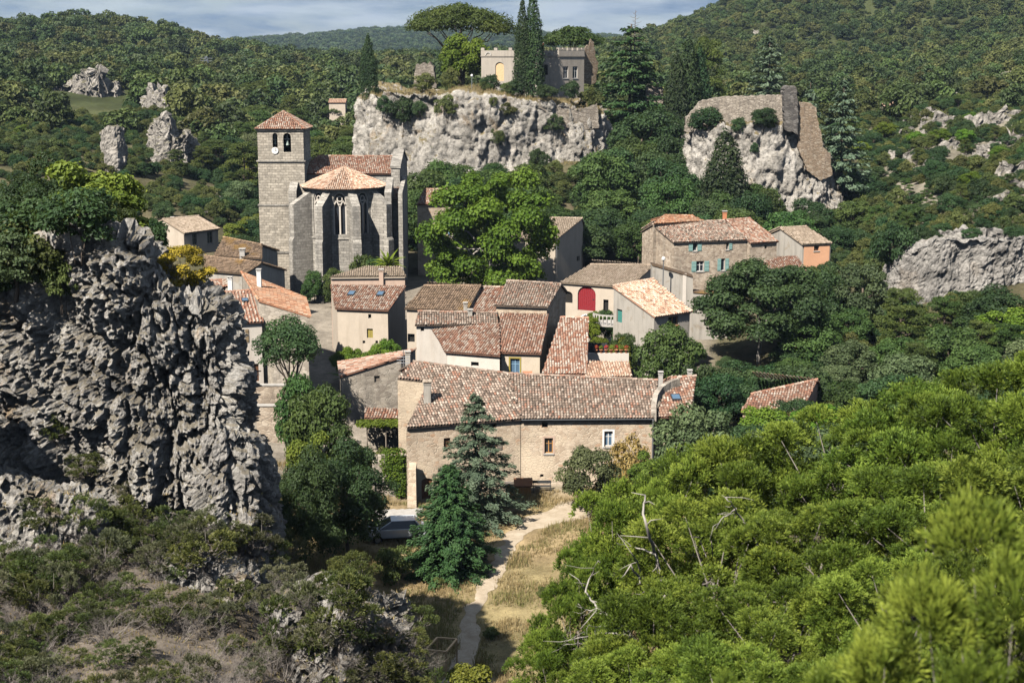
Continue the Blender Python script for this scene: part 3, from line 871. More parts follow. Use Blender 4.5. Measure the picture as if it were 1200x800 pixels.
# ------------------------------------------------------------------ cliffs and crags
def cliff(name, label, front, thick, mat, res=0.4, amp=1.0, cell=3.0, lean=0.15, seed=1, top_drop=0.0, carve=None,  cracks=0.6, fine=0.4, tops=0.25, groove=0.0, capn=None, flat_=True):
    """front: (px, row of the top, row of the foot, distance) left to right; closed round the back"""
    fr = []
    for px, yt, yb_, Y in front:
        p = P(px, yt, Y)
        q = P(px, yb_, Y)
        fr.append((p.x, Y, q.z, p.z))
    bk = [(x * (1 + thick / Y), Y + thick, zb, zt - top_drop) for x, Y, zb, zt in reversed(fr)]
    cx0 = sum(p[0] for p in fr) / len(fr)
    loop = np.array(fr + bk)
    lp = np.vstack([loop, loop[:1]])
    d = np.concatenate([[0], np.cumsum(np.hypot(np.diff(lp[:, 0]), np.diff(lp[:, 1])) + 0.3 * np.abs(np.diff(lp[:, 3])))])
    nu = max(24, int(d[-1] / res))
    s = np.linspace(0, d[-1], nu, endpoint=False)
    R = np.stack([np.interp(s, d, lp[:, k]) for k in range(4)], 1)
    kw = max(1, int(nu * 0.012)) * 2 + 1
    ker = np.hanning(kw + 2)[1:-1]
    ker /= ker.sum()
    for k in range(4):
        R[:, k] = np.convolve(np.concatenate([R[-kw // 2:, k], R[:, k], R[:kw // 2 + 1, k]]), ker, 'same')[kw // 2 + kw % 2: kw // 2 + kw % 2 + nu]
    R[:, 3] += fbm(np.stack([R[:, 0] / 1.7, R[:, 1] / 1.7, R[:, 0] * 0 + seed], 1), 4, seed) * tops * cell
    h = (R[:, 3] - R[:, 2]).max()
    nv = max(8, int(h / res))
    nc = capn or max(4, int(thick * 0.5 / res / 1.3))
    c = R[:, :2].mean(0)
    ctr = np.array([c[0], c[1]])
    cz = R[:, 3].mean() - 0.3 * top_drop
    V = []
    yc_ = R[:, 1].min() + thick * 0.5
    # spine: each rim point runs in to the middle line of the block
    spx = R[:, 0] * 1.0
    spine = np.stack([c[0] + (R[:, 0] - c[0]) * 0.75, np.interp(R[:, 0], np.sort(R[:, 0]), (R[:, 1] * 0 + R[:, 1].mean()))], 1)
    for j in range(nv + 1):
        t = j / nv
        ins = lean * (t - 0.5) * h
        dirx, diry = spine[:, 0] - R[:, 0], spine[:, 1] - R[:, 1]
        ln = np.hypot(dirx, diry) + 1e-6
        V.append(np.stack([R[:, 0] + dirx / ln * ins, R[:, 1] + diry / ln * ins, R[:, 2] - 1.5 + (R[:, 3] - R[:, 2] + 1.5) * t], 1))
    rim = V[-1]
    for j in range(1, nc + 1):
        t = j / nc
        e = np.stack([spine[:, 0], spine[:, 1], R[:, 3] * 0.5 + cz * 0.5 + 0.0 * t], 1)
        V.append(rim * (1 - t) + e * t)
    rows = len(V)
    V = np.stack(V, 0)
    # outward normals from the grid
    du = np.roll(V, -1, 1) - np.roll(V, 1, 1)
    dv = np.gradient(V, axis=0)
    N = np.cross(du, dv)
    N /= np.linalg.norm(N, axis=2, keepdims=True) + 1e-9
    Vf, Nf = V.reshape(-1, 3), N.reshape(-1, 3)
    q = Vf * np.array([1, 1, 0.62]) / cell
    f1, f2, cid = worley(q + 0.35 * np.stack([fbm(q * 1.3, 3, seed + k) for k in (40, 50, 60)], 1), seed)
    rid = 1 - np.abs(fbm(q * 0.9, 5, seed + 15, 0.55)) * 1.6
    disp = amp * ((cid - 0.5) * 0.75 + 0.12 - f1 * 0.18 + fbm(q * 0.45, 5, seed + 5, 0.55) * 0.9 + (rid - 0.5) * 0.35)
    disp -= amp * cracks * np.exp(-((f2 - f1) / 0.07) ** 2)
    q2 = Vf / (cell * 0.30)
    g1, g2, gid = worley(q2 + 0.3 * np.stack([fbm(q2, 2, seed + k) for k in (70, 80, 90)], 1), seed + 30)
    disp += amp * fine * ((gid - 0.5) * 0.55 - g1 * 0.08 - 0.30 * np.exp(-((g2 - g1) / 0.1) ** 2))
    fine_ = fine
    fine = fine * np.clip(0.62 + 0.75 * fbm(Vf / (cell * 2.6), 3, seed + 123), 0.35, 1.25)
    rg_ = 1 - 2 * np.abs(fbm(Vf * np.array([1, 1, 0.8]) / (cell * 0.26), 4, seed + 77, 0.6))
    disp += amp * fine * 0.42 * rg_
    p1, p2, pid = worley(Vf / (cell * 0.17), seed + 55)
    disp -= amp * fine * 0.55 * np.clip(0.55 - p1, 0, 1) * (pid > 0.45)
    if groove:
        disp -= groove * np.clip(fbm(Vf * np.array([1, 1, 0.12]) / (cell * 0.5), 3, seed + 9), 0, 1)
    if carve:
        for (cx, cy, cz_, rx, rz, dep) in carve:
            dd = ((Vf[:, 0] - cx) / rx) ** 2 + ((Vf[:, 2] - cz_) / rz) ** 2
            disp -= dep * np.clip(1.25 - dd, 0, 1) ** 0.5 * (Vf[:, 1] < cy)
    Vf = Vf + Nf * disp[:, None]
    ix = np.arange(rows * nu).reshape(rows, nu)
    r = np.roll(ix, -1, 1)
    f = np.stack([ix[:-1], r[:-1], r[1:], ix[1:]], -1).reshape(-1, 4)
    me = mesh_from(name, Vf, [f], flat_ is False)
    o = link(name, me, mat, None, 'structure')
    tag(o, label)
    BV.append(BVHTree.FromPolygons([tuple(p) for p in Vf.tolist()], f.tolist()))
    return o

_c = P(14, 485, 53.5)
cliff('pitted_rock', 'big grey pitted limestone rock rising beside the village', [(-90, 330, 640, 58), (-30, 312, 622, 56.2), (30, 292, 612, 55), (75, 281, 606, 54.4), (125, 271, 600, 54), (165, 283, 600, 54), (192, 330, 604, 54.0), (222, 350, 610, 54.1), (252, 351, 614, 54.3), (276, 380, 616, 55.0), (288, 450, 616, 56.6)],
      9.0, M['rock_front'], 0.085, 0.60, 1.35, 0.05, 3, 0.8, None, 0.75, 0.74, 0.22, groove=0.7, capn=60)
cliff('pitted_rock', 'unseen limestone buttress added to shade the foot of the big grey rock', [(-260, 390, 700, 52), (-200, 370, 700, 49), (-150, 372, 700, 48.5), (-105, 392, 690, 48.6), (-75, 430, 680, 49.5), (-60, 500, 680, 51)],
      5.0, M['rock_front'], 0.12, 0.50, 1.25, 0.05, 6, 0.8, None, 0.55, 0.62, 0.22, capn=30)  # out of view, added to throw its shadow on the big rock
cliff('pitted_rock', 'lower shoulder of pitted limestone below the big grey rock', [(228, 560, 660, 53.2), (240, 520, 660, 52.8), (262, 500, 660, 52.6), (292, 505, 655, 53), (308, 540, 650, 53.8), (320, 590, 650, 54.8), (326, 612, 650, 56)],
      4.0, M['rock_front'], 0.085, 0.42, 1.2, 0.06, 8, 0.5, None, 0.7, 0.6, 0.18, groove=0.4, capn=24)
cliff('rock_outcrop', 'low pale rock outcrop among the scrub of the near slope', [(180, 660, 720, 49), (215, 640, 725, 48.5), (250, 648, 730, 48.3), (285, 680, 735, 48.6), (300, 710, 740, 49.5)],
      3.0, M['rock_front'], 0.09, 0.30, 0.9, 0.1, 14, 0.4, None, 0.5, 0.6, 0.2, capn=16)
cliff('rock_outcrop', 'dark crumbling rock edge dropping to the meadow', [(330, 720, 830, 45.5), (380, 712, 830, 45), (430, 725, 835, 45), (462, 742, 840, 45.6), (482, 775, 850, 46.5)],
      5.0, M['rock_front'], 0.095, 0.42, 1.0, 0.05, 19, 0.6, None, 0.6, 0.6, 0.25, capn=20)
cliff('rock_outcrop', 'weathered rock ledge under the scrub at the foot of the grey rock', [(-40, 560, 680, 50.5), (20, 560, 690, 50), (60, 575, 690, 50), (110, 600, 690, 50.3), (130, 640, 690, 51)],
      3.0, M['rock_front'], 0.095, 0.34, 0.9, 0.12, 23, 0.4, None, 0.5, 0.6, 0.25, capn=16)
cliff('castle_cliff', 'long pale limestone cliff carrying the castle house', [(421, 122, 225, 238), (428, 114, 222, 232), (450, 107, 222, 229), (500, 106, 225, 227), (560, 110, 228, 226), (620, 117, 230, 227), (665, 124, 232, 228), (695, 130, 232, 229), (716, 140, 232, 232), (728, 156, 232, 238)],
      34, M['rock_cliff'], 0.26, 0.95, 3.6, 0.08, 11, 0.0, None, 0.3, 0.5, 0.05, groove=0.9, capn=30, flat_=False)
cliff('ruin_cliff', 'steep limestone spur under the ruined castle wall', [(790, 172, 300, 214), (806, 152, 300, 211), (835, 147, 300, 208), (880, 146, 305, 206), (920, 146, 310, 206), (945, 150, 315, 206.5), (968, 168, 320, 207), (984, 200, 320, 208), (998, 245, 320, 210), (1006, 280, 322, 214)],
      13, M['rock_cliff'], 0.24, 1.05, 4.0, 0.12, 17, 0.5, None, 0.3, 0.5, 0.07, groove=0.8, capn=20, flat_=False)
cliff('river_cliff', 'smooth grey limestone face above the wooded gully', [(1033, 335, 400, 155), (1045, 310, 412, 151.5), (1068, 290, 412, 149.5), (1095, 279, 412, 148.5), (1140, 278, 412, 148.5), (1190, 280, 412, 149.5), (1260, 278, 412, 153), (1330, 290, 412, 160)],
      6, M['rock_face'], 0.2, 0.55, 2.8, 0.02, 29, 0.0, None, 0.25, 0.6, 0.06, groove=0.5, capn=16)
cliff('rock_pillar', 'square limestone pillar standing out of the far wood', [(119, 158, 215, 240), (124, 150, 215, 238), (134, 148, 215, 237), (144, 152, 215, 238), (147, 170, 215, 240)],
      4, M['rock_far'], 0.28, 0.55, 2.2, 0.02, 31, 0.0, None, 0.4, 0.5, 0.15, capn=8)
cliff('rock_crag', 'broken pale crag with a stepped foot in the far wood', [(178, 150, 190, 262), (186, 138, 190, 258), (196, 136, 190, 257), (204, 160, 190, 257), (218, 156, 190, 258), (230, 164, 190, 262)],
      6, M['rock_far'], 0.34, 0.9, 2.6, 0.12, 37, 0.0, None, 0.5, 0.6, 0.12, capn=8)
cliff('rock_crag', 'jagged white crag topped by a sharp tooth on the hillside', [(70, 108, 140, 405), (82, 98, 140, 400), (92, 86, 140, 397), (98, 68, 140, 395), (106, 84, 140, 395), (114, 76, 140, 395), (124, 96, 140, 396), (136, 100, 140, 398), (148, 110, 140, 402)],
      14, M['rock_far'], 0.55, 1.8, 4.5, 0.22, 41, 1.0, None, 0.6, 0.6, 0.5, capn=10)
cliff('rock_crag', 'ridge of small pale rocks running down the wooded hillside', [(168, 112, 150, 335), (178, 100, 150, 330), (190, 106, 150, 328), (200, 116, 150, 328), (208, 134, 150, 330), (213, 146, 150, 334)],
      8, M['rock_far'], 0.5, 1.4, 3.5, 0.25, 43, 1.0, None, 0.6, 0.6, 0.5, capn=8)

# ------------------------------------------------------------------ buildings: roofs of canal tiles, walls with real openings
RNG = random.Random(7)
NR = np.random.default_rng(7)

def tile_field(poly, E0, u, wv, n, seed, spacing=0.225, step=0.36, r=0.088, jit=1.0):
    """canal tiles laid in columns over the polygon (list of (u,w)); returns V, F, rnd"""
    rng = np.random.default_rng(seed)
    us = [p[0] for p in poly]
    rows = []
    c = min(us) + spacing * 0.5
    while c < max(us):
        xs = []
        for (a, b) in zip(poly, poly[1:] + poly[:1]):
            if (a[0] <= c) != (b[0] <= c):
                xs.append(a[1] + (c - a[0]) / (b[0] - a[0]) * (b[1] - a[1]))
        xs.sort()
        for w0, w1 in zip(xs[::2], xs[1::2]):
            k = w0 - 0.04
            while k < w1 - 0.08:
                rows.append((c, k, min(k + step * 1.22, w1 + 0.03)))
                k += step
        c += spacing
    if not rows:
        return None
    T = np.array(rows)
    m = len(T)
    T[:, 0] += rng.normal(0, 0.009 * jit, m)
    T[:, 1] += rng.normal(0, 0.014 * jit, m)
    lift = rng.normal(0.0, 0.006 * jit, m)
    ang = np.linspace(0, math.pi, 5)
    ca, sa = np.cos(ang), np.sin(ang)
    E0, u, wv, n = (np.array(x) for x in (E0, u, wv, n))
    lo = E0 + (T[:, 0, None, None] + ca[None, :, None] * r * 1.12) * u + T[:, 1, None, None] * wv + (0.045 + lift[:, None, None] + sa[None, :, None] * r * 1.15) * n
    hi = E0 + (T[:, 0, None, None] + ca[None, :, None] * r * 0.86) * u + T[:, 2, None, None] * wv + (0.012 + lift[:, None, None] + sa[None, :, None] * r * 0.9) * n
    V = np.concatenate([lo, hi], 1).reshape(-1, 3)
    base = (np.arange(m) * 10)[:, None]
    Fq = np.concatenate([base + np.array([[i, i + 1, i + 6, i + 5]]) for i in range(4)], 0)
    rn = rng.random(m)
    return V, Fq, np.tile(rn, 4)

class House:
    def __init__(self, name, label, cat, base, group=None):
        self.root = thing(name, label, cat, base, group)
        self.base = Vector(base)
        self.seed = 100
        self.fronts = {}
    def slope(self, e0, e1, ze, pitch, others, tiles='tile_old', back=None, zb=None, wall='stone_warm', over=0.28, verge=0.14, openings=(), hip=None, back_pitch=None, ridge=True, spacing=0.225, walls=True, e_pts=None, thick=0.12):
        E0, E1 = e_pts if e_pts else (Pz(e0[0], e0[1], ze), Pz(e1[0], e1[1], ze))
        u = (E1 - E0)
        u.z = 0
        u.normalize()
        hd = Vector((-u.y, u.x, 0))
        p = rad(pitch)
        wv = hd * math.cos(p) + Vector((0, 0, 1)) * math.sin(p)
        n = u.cross(wv)
        pts = [E0, E1]
        for o in others:
            if isinstance(o, Vector):
                pts.append(o)
            elif o[0] == 'uw':
                pts.append(E0 + u * o[1] + wv * o[2])
            else:
                pts.append(ray_plane(o[0], o[1], E0, n))
        uw = [((q - E0).dot(u), (q - E0).dot(wv)) for q in pts]
        self.last = dict(E0=E0, E1=E1, u=u, w=wv, n=n, pts=pts, uw=uw, hd=hd, pitch=p)
        self.seed += 1
        off = self.base
        # deck
        d = MB()
        d.prism([q - n * thick for q in pts], n * (thick + 0.01))
        if back:
            bp = rad(back_pitch if back_pitch else pitch)
            t1, t0 = pts[2], pts[-1]
            b1 = t1 + hd * back - Vector((0, 0, back * math.tan(bp)))
            b0 = t0 + hd * back - Vector((0, 0, back * math.tan(bp)))
            d.prism([t1 - Vector((0, 0, thick)), b1 - Vector((0, 0, thick)), b0 - Vector((0, 0, thick)), t0 - Vector((0, 0, thick))], (0, 0, thick + 0.01))
            self.last['back'] = (b0, b1)
        rf = part('roof', d, M[tiles], self.root)
        a = rf.data.attributes.new('rnd', 'FLOAT', 'FACE')
        a.data.foreach_set('value', [0.12] * len(rf.data.polygons))
        tf = tile_field(uw, E0, u, wv, n, self.seed * 13 + int(abs(E0.x) * 10), spacing)
        if tf:
            V, Fq, rn = tf
            if back:
                w_back = (b1 - t1)
                L_ = w_back.length
                ub = -u
                wb = (t1 - b1).normalized()
                nb = ub.cross(wb)
                uwb = [(0, 0), ((b0 - b1).dot(ub), (b0 - b1).dot(wb)), ((t0 - b1).dot(ub), (t0 - b1).dot(wb)), ((t1 - b1).dot(ub), (t1 - b1).dot(wb))]
                tb = tile_field(uwb, b1, ub, wb, nb, self.seed * 7 + 1, spacing * 1.3, 0.5, 0.11)
                if tb:
                    Fq = np.concatenate([Fq, tb[1] + len(V)])
                    V = np.concatenate([V, tb[0]])
                    rn = np.concatenate([rn, tb[2]])
            me = mesh_from('roof_tiles', V - np.array(off), [Fq], True, {'rnd': rn})
            ro = link('roof_tiles', me, M[tiles], rf, 'stuff')
        if ridge and len(pts) >= 4:
            self.caps(pts[2], pts[-1], tiles, rf)
        # body
        if walls and zb is not None:
            umid = sum(q[0] for q in uw) / len(uw)
            wmin = min(q[1] for q in uw[:2])
            wmax = max(q[1] for q in uw)
            body = []
            for (a_, b_) in uw:
                a2 = a_ + (verge if a_ < umid else -verge)
                b2 = max(b_, wmin + over)
                body.append(E0 + u * a2 + wv * b2 - Vector((0, 0, thick + 0.02)))
            wm = MB()
            k = len(body)
            for i in range(k):
                p0, p1 = body[i], body[(i + 1) % k]
                ops = [o for o in openings if o.get('edge', 0) == i]
                if back and i == 2 and k == 4:
                    continue
                self.wall(wm, p0, p1, zb, p0.z, p1.z, ops)
            if back:
                i1, i0 = body[2], body[-1]
                hb = hd * (back - over)
                dz = Vector((0, 0, (back - over) * math.tan(bp)))
                j1, j0 = i1 + hb - dz, i0 + hb - dz
                self.wall(wm, i1, j1, zb, i1.z, j1.z, [o for o in openings if o.get('edge') == 'b1'])
                self.wall(wm, j1, j0, zb, j1.z, j0.z, [])
                self.wall(wm, j0, i0, zb, j0.z, i0.z, [o for o in openings if o.get('edge') == 'b0'])
            part('wall', wm, M[wall], self.root)
            # eave cornice of corbelled tiles (genoise)
            cb = MB()
            for q, ex in ((0.10, 0.0), (0.20, 0.09)):
                a3 = body[0] - hd * (0.10 if ex else 0.19) + Vector((0, 0, -q + 0.02))
                b3 = body[1] - hd * (0.10 if ex else 0.19) + Vector((0, 0, -q + 0.02))
                cb.box(a3, b3 - a3, hd * 0.12, (0, 0, 0.07))
            part('eave_cornice', cb, M['plaster_pale'], self.root)
        return self.last
    def caps(self, a, b, tiles, parent, r=0.12):
        a, b = Vector(a), Vector(b)
        L_ = (b - a).length
        k = max(1, int(L_ / 0.4))
        d = (b - a) / k
        side = Vector((-d.y, d.x, 0))
        if side.length < 1e-6:
            return
        side.normalize()
        V, Fq, rn = [], [], []
        for i in range(k):
            p, q = a + d * i, a + d * (i + 1.12)
            o = len(V)
            for pt, rr, up in ((p, r * 1.12, 0.05), (q, r * 0.9, 0.025)):
                for t in np.linspace(0, math.pi, 6):
                    V.append(pt + side * math.cos(t) * rr + Vector((0, 0, up + math.sin(t) * rr)))
            for j in range(5):
                Fq.append((o + j, o + j + 1, o + 7 + j, o + 6 + j))
                rn.append(0)
            rv = RNG.random() * 0.8 + 0.1
            rn[-5:] = [rv] * 5
        me = mesh_from('ridge_tiles', np.array([tuple(v) for v in V]) - np.array(self.base), [np.array(Fq)], True, {'rnd': rn})
        link('ridge_tiles', me, M[tiles], parent, 'stuff')
    def wall(self, wm, p0, p1, zb, z0, z1, ops=()):
        d = Vector((p1.x - p0.x, p1.y - p0.y, 0))
        Ln = d.length
        if Ln < 0.02:
            return
        d = d / Ln
        nrm = Vector((d.y, -d.x, 0))              # outward (faces the viewer for left-to-right walls)
        o = Vector((p0.x, p0.y, 0))
        zt = min(z0, z1)
        hs = []
        for op in ops:
            x0, y0, x1, y1 = op['px']
            xm, ym = (x0 + x1) / 2, (y0 + y1) / 2
            l = (ray_plane(x0, ym, o, nrm) - o).dot(d)
            r_ = (ray_plane(x1, ym, o, nrm) - o).dot(d)
            tz = ray_plane(xm, y0, o, nrm).z
            bz = ray_plane(xm, y1, o, nrm).z
            l, r_ = max(0.05, min(l, r_)), min(Ln - 0.05, max(l, r_))
            tz, bz = min(zt - 0.05, tz), max(zb + 0.02, bz)
            if r_ - l < 0.1 or tz - bz < 0.1:
                continue
            hs.append((l, r_, bz, tz, op))
        xs = sorted(set([0.0, Ln] + [h[0] for h in hs] + [h[1] for h in hs]))
        zs = sorted(set([zb, zt] + [h[2] for h in hs] + [h[3] for h in hs]))
        def pt(x, z, dep=0.0):
            return o + d * x + nrm * dep + Vector((0, 0, z))
        for xa, xb in zip(xs, xs[1:]):
            for za, zc in zip(zs, zs[1:]):
                xm, zm = (xa + xb) / 2, (za + zc) / 2
                if any(h[0] < xm < h[1] and h[2] < zm < h[3] for h in hs):
                    continue
                wm.poly([pt(xa, za), pt(xb, za), pt(xb, zc), pt(xa, zc)])
        if abs(z0 - z1) > 0.01:
            if z0 > z1:
                wm.poly([pt(0, zt), pt(Ln, zt), pt(0, z0)])
            else:
                wm.poly([pt(0, zt), pt(Ln, zt), pt(Ln, z1)])
        for l, r_, bz, tz, op in hs:
            dp = -0.32
            wm.poly([pt(l, bz), pt(l, bz, dp), pt(l, tz, dp), pt(l, tz)])
            wm.poly([pt(r_, bz), pt(r_, tz), pt(r_, tz, dp), pt(r_, bz, dp)])
            wm.poly([pt(l, bz), pt(r_, bz), pt(r_, bz, dp), pt(l, bz, dp)])
            wm.poly([pt(l, tz), pt(l, tz, dp), pt(r_, tz, dp), pt(r_, tz)])
            if op.get('arch'):
                ra = (r_ - l) / 2
                cz = tz - ra * op['arch']
                N = 8
                arc = [pt(l + ra - ra * math.cos(math.pi * i / N), cz + (tz - cz) * math.sin(math.pi * i / N)) for i in range(N + 1)]
                arb = [q + nrm * dp for q in arc]
                for i in range(N):
                    x_a, x_b = l + ra - ra * math.cos(math.pi * i / N), l + ra - ra * math.cos(math.pi * (i + 1) / N)
                    wm.poly([arc[i], arc[i + 1], pt(x_b, tz), pt(x_a, tz)])
                    wm.poly([arc[i], arb[i], arb[i + 1], arc[i + 1]])
            self.fill(pt, l, r_, bz, tz, op)
        return pt
    def fill(self, pt, l, r_, bz, tz, op):
        kind = op.get('kind', 'window')
        W, H = r_ - l, tz - bz
        def bx(mb, x0, x1, z0, z1, d0, d1):
            mb.hexa([pt(x0, z0, d0), pt(x1, z0, d0), pt(x1, z1, d0), pt(x0, z1, d0)], [pt(x0, z0, d1), pt(x1, z0, d1), pt(x1, z1, d1), pt(x0, z1, d1)])
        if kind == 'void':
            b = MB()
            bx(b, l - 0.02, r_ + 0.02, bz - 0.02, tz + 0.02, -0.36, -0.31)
            part('opening', b, M['dark'], self.root)  # near-black panel standing in for the unlit room behind
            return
        if kind in ('door', 'closed'):
            b = MB()
            nb = max(2, int(W / 0.22))
            for i in range(nb):
                bx(b, l + W * i / nb + 0.006, l + W * (i + 1) / nb - 0.006, bz, tz, -0.22, -0.17)
            bx(b, l, r_, bz, tz, -0.30, -0.24)
            door = part('door' if kind == 'door' else 'shutter', b, M[op.get('mat', 'wood_brown')], self.root)
            if kind == 'door':
                k = MB()
                bx(k, r_ - 0.18 * W, r_ - 0.12 * W, bz + H * 0.45, bz + H * 0.49, -0.17, -0.12)
                part('handle', k, M['metal_dark'], door)
            return
        fr = MB()
        fw = min(0.07, W * 0.1)
        for (x0, x1, z0, z1) in ((l, l + fw, bz, tz), (r_ - fw, r_, bz, tz), (l + fw, r_ - fw, bz, bz + fw), (l + fw, r_ - fw, tz - fw, tz)):
            bx(fr, x0, x1, z0, z1, -0.24, -0.16)
        if W > 0.55:
            bx(fr, l + W / 2 - fw * 0.5, l + W / 2 + fw * 0.5, bz + fw, tz - fw, -0.235, -0.165)
        if H > 0.9 and W > 0.55:
            bx(fr, l + fw, r_ - fw, bz + H * 0.6, bz + H * 0.6 + fw * 0.6, -0.228, -0.172)
        win = part('window', fr, M[op.get('mat', 'paint_white')], self.root)
        gl = MB()
        bx(gl, l + fw * 0.5, r_ - fw * 0.5, bz + fw * 0.5, tz - fw * 0.5, -0.215, -0.20)
        part('pane', gl, M[op.get('glass', 'glass')], win)
        if op.get('sill', True):
            s = MB()
            bx(s, l - 0.08, r_ + 0.08, bz - 0.10, bz - 0.01, -0.14, 0.08)
            part('sill', s, M[op.get('sillmat', 'concrete')], win)
        if op.get('surround'):
            s = MB()
            q = 0.14
            bx(s, l - q, l, bz - q, tz + q, -0.1, 0.025)
            bx(s, r_, r_ + q, bz - q, tz + q, -0.1, 0.025)
            bx(s, l, r_, tz, tz + q, -0.1, 0.022)
            part('surround', s, M[op['surround']], win)
        for sd in op.get('shut', ''):
            s = MB()
            sw = W * op.get('shw', 0.55)
            x0, x1 = (l - sw - 0.03, l - 0.03) if sd == 'L' else (r_ + 0.03, r_ + sw + 0.03)
            bx(s, x0, x1, bz, tz, 0.02, 0.06)
            for zz in (0.15, 0.5, 0.85):
                bx(s, x0 + 0.02, x1 - 0.02, bz + H * zz - 0.04, bz + H * zz + 0.04, 0.06, 0.085)
            part('shutter', s, M[op.get('shmat', 'paint_teal')], self.root)
    def chimney(self, px, ybase, ytop, wpx, Y, mat='plaster_pale', cap='concrete', deep=1.0):
        b = P(px, ybase, Y)
        t = P(px, ytop, Y)
        wd = wpx * Y / F
        s = MB()
        s.cbox((b.x, b.y, b.z - 0.7), wd, wd * deep, t.z - b.z + 0.7 - 0.22)
        s.cbox((b.x, b.y, t.z - 0.26), wd * 1.18, wd * deep * 1.18, 0.07)
        ch = part('chimney', s, M[mat], self.root)
        c = MB()
        for sx in (-1, 1):
            c.cbox((b.x + sx * wd * 0.36, b.y, t.z - 0.2), wd * 0.2, wd * deep * 0.9, 0.14)
        c.cbox((b.x, b.y, t.z - 0.06), wd * 1.3, wd * deep * 1.3, 0.07)
        part('chimney_cap', c, M[cap], ch)
    def skylight(self, px, py, wm_=0.7, hm=0.9):
        s = self.last
        c = ray_plane(px, py, s['E0'] + s['n'] * 0.1, s['n'])
        f_ = MB()
        f_.box(c - s['u'] * wm_ / 2 - s['w'] * hm / 2, s['u'] * wm_, s['w'] * hm, s['n'] * 0.12)
        k = part('skylight', f_, M['metal_dark'], self.root)
        g_ = MB()
        g_.box(c - s['u'] * wm_ * 0.4 - s['w'] * hm * 0.4 + s['n'] * 0.121, s['u'] * wm_ * 0.8, s['w'] * hm * 0.8, s['n'] * 0.012)
        part('pane', g_, M['glass_blue'], k)
    def blk(self, name, mat, corners):
        """free extra part: list of (centre, sx, sy, sz)"""
        b = MB()
        for c_, sx, sy, sz in corners:
            b.cbox(c_, sx, sy, sz)
        return part(name, b, M[mat], self.root)
    def drainpipe(self, px, y0, y1, Y, r=0.06):
        b = MB()
        b.tube([P(px, y0, Y), (P(px, y0, Y).x, Y, P(px, y1, Y).z)], [r, r], 6)
        part('drainpipe', b, M['metal'], self.root)

def W_(x0, y0, x1, y1, **k):
    return dict(px=(x0, y0, x1, y1), **k)

def hip_point(s1, s2_n, E1, py):
    """point on the hip line of two roof planes that meet at E1, where it crosses photo row py"""
    d = s1['n'].cross(s2_n)
    d.normalize()
    if d.z < 0:
        d = -d
    lo, hi = 0.0, 30.0
    def row(p):
        q = p - EYE
        return 400 - F * q.dot(UP) / q.dot(FW)
    for _ in range(50):
        mid = (lo + hi) / 2
        if row(E1 + d * mid) > py:
            lo = mid
        else:
            hi = mid
    return E1 + d * lo

# ---- long barn
h = House('stone_barn', 'long stone barn with weathered tile roof behind two conifers', 'barn', Pz(620, 590, 0.0))
E0, E1, E2 = Pz(477, 501, 5.6), Pz(611, 491, 5.6), Pz(766, 490, 5.6)
def plane_n(a, b, pitch):
    u = (b - a)
    u.z = 0
    u.normalize()
    hd = Vector((-u.y, u.x, 0))
    return u.cross(hd * math.cos(rad(pitch)) + Vector((0, 0, math.sin(rad(pitch)))))
n1_, n2_ = plane_n(E0, E1, 18), plane_n(E1, E2, 18)
hp = hip_point({'n': n1_}, n2_, E1, 438)
h.slope(None, None, 5.6, 18, [hp, (484, 424), (466, 443), (502, 447)], 'tile_old', None, -0.6, 'stone_warm', e_pts=(E0, E1), ridge=False, verge=-0.01,
        openings=[W_(520, 513, 528, 527, kind='closed', mat='wood_brown'), W_(574, 493, 582, 501, kind='void'), W_(572, 512, 582, 527, kind='window', mat='wood_brown', shut='R', shmat='wood_grey'), W_(494, 560, 507, 588, kind='door', mat='wood_brown', arch=0.5), W_(473 + 40, 550, 516, 553, kind='void')])
s1_ = h.last
# rear slope of the angled half
h.slope(None, None, 0, 18, [s1_['pts'][3], s1_['pts'][2]], 'tile_old', None, -0.6, 'stone_warm', e_pts=(s1_['pts'][2] + s1_['hd'] * 5.5 - Vector((0, 0, 5.5 * math.tan(rad(18)))), s1_['pts'][3] + s1_['hd'] * 5.5 - Vector((0, 0, 5.5 * math.tan(rad(18))))))
h.slope(None, None, 5.6, 18, [(771, 446), hp], 'tile_old', 6.0, -0.6, 'stone_warm', e_pts=(E1, E2), verge=-0.01,
        openings=[W_(635, 495, 642, 501, kind='void'), W_(638, 513, 648, 531, kind='window', mat='wood_orange', surround='plaster_pink'), W_(708, 505, 718, 523, kind='window', glass='glass_blue', surround='paint_white'), W_(633, 555.5, 637, 559, kind='void')])
sb = h.last
h.chimney(501, 478, 446, 8.5, 104.5, 'plaster_grey', 'stone_house')
h.chimney(618, 446, 436, 9, 110.5, 'paint_white', 'terracotta')
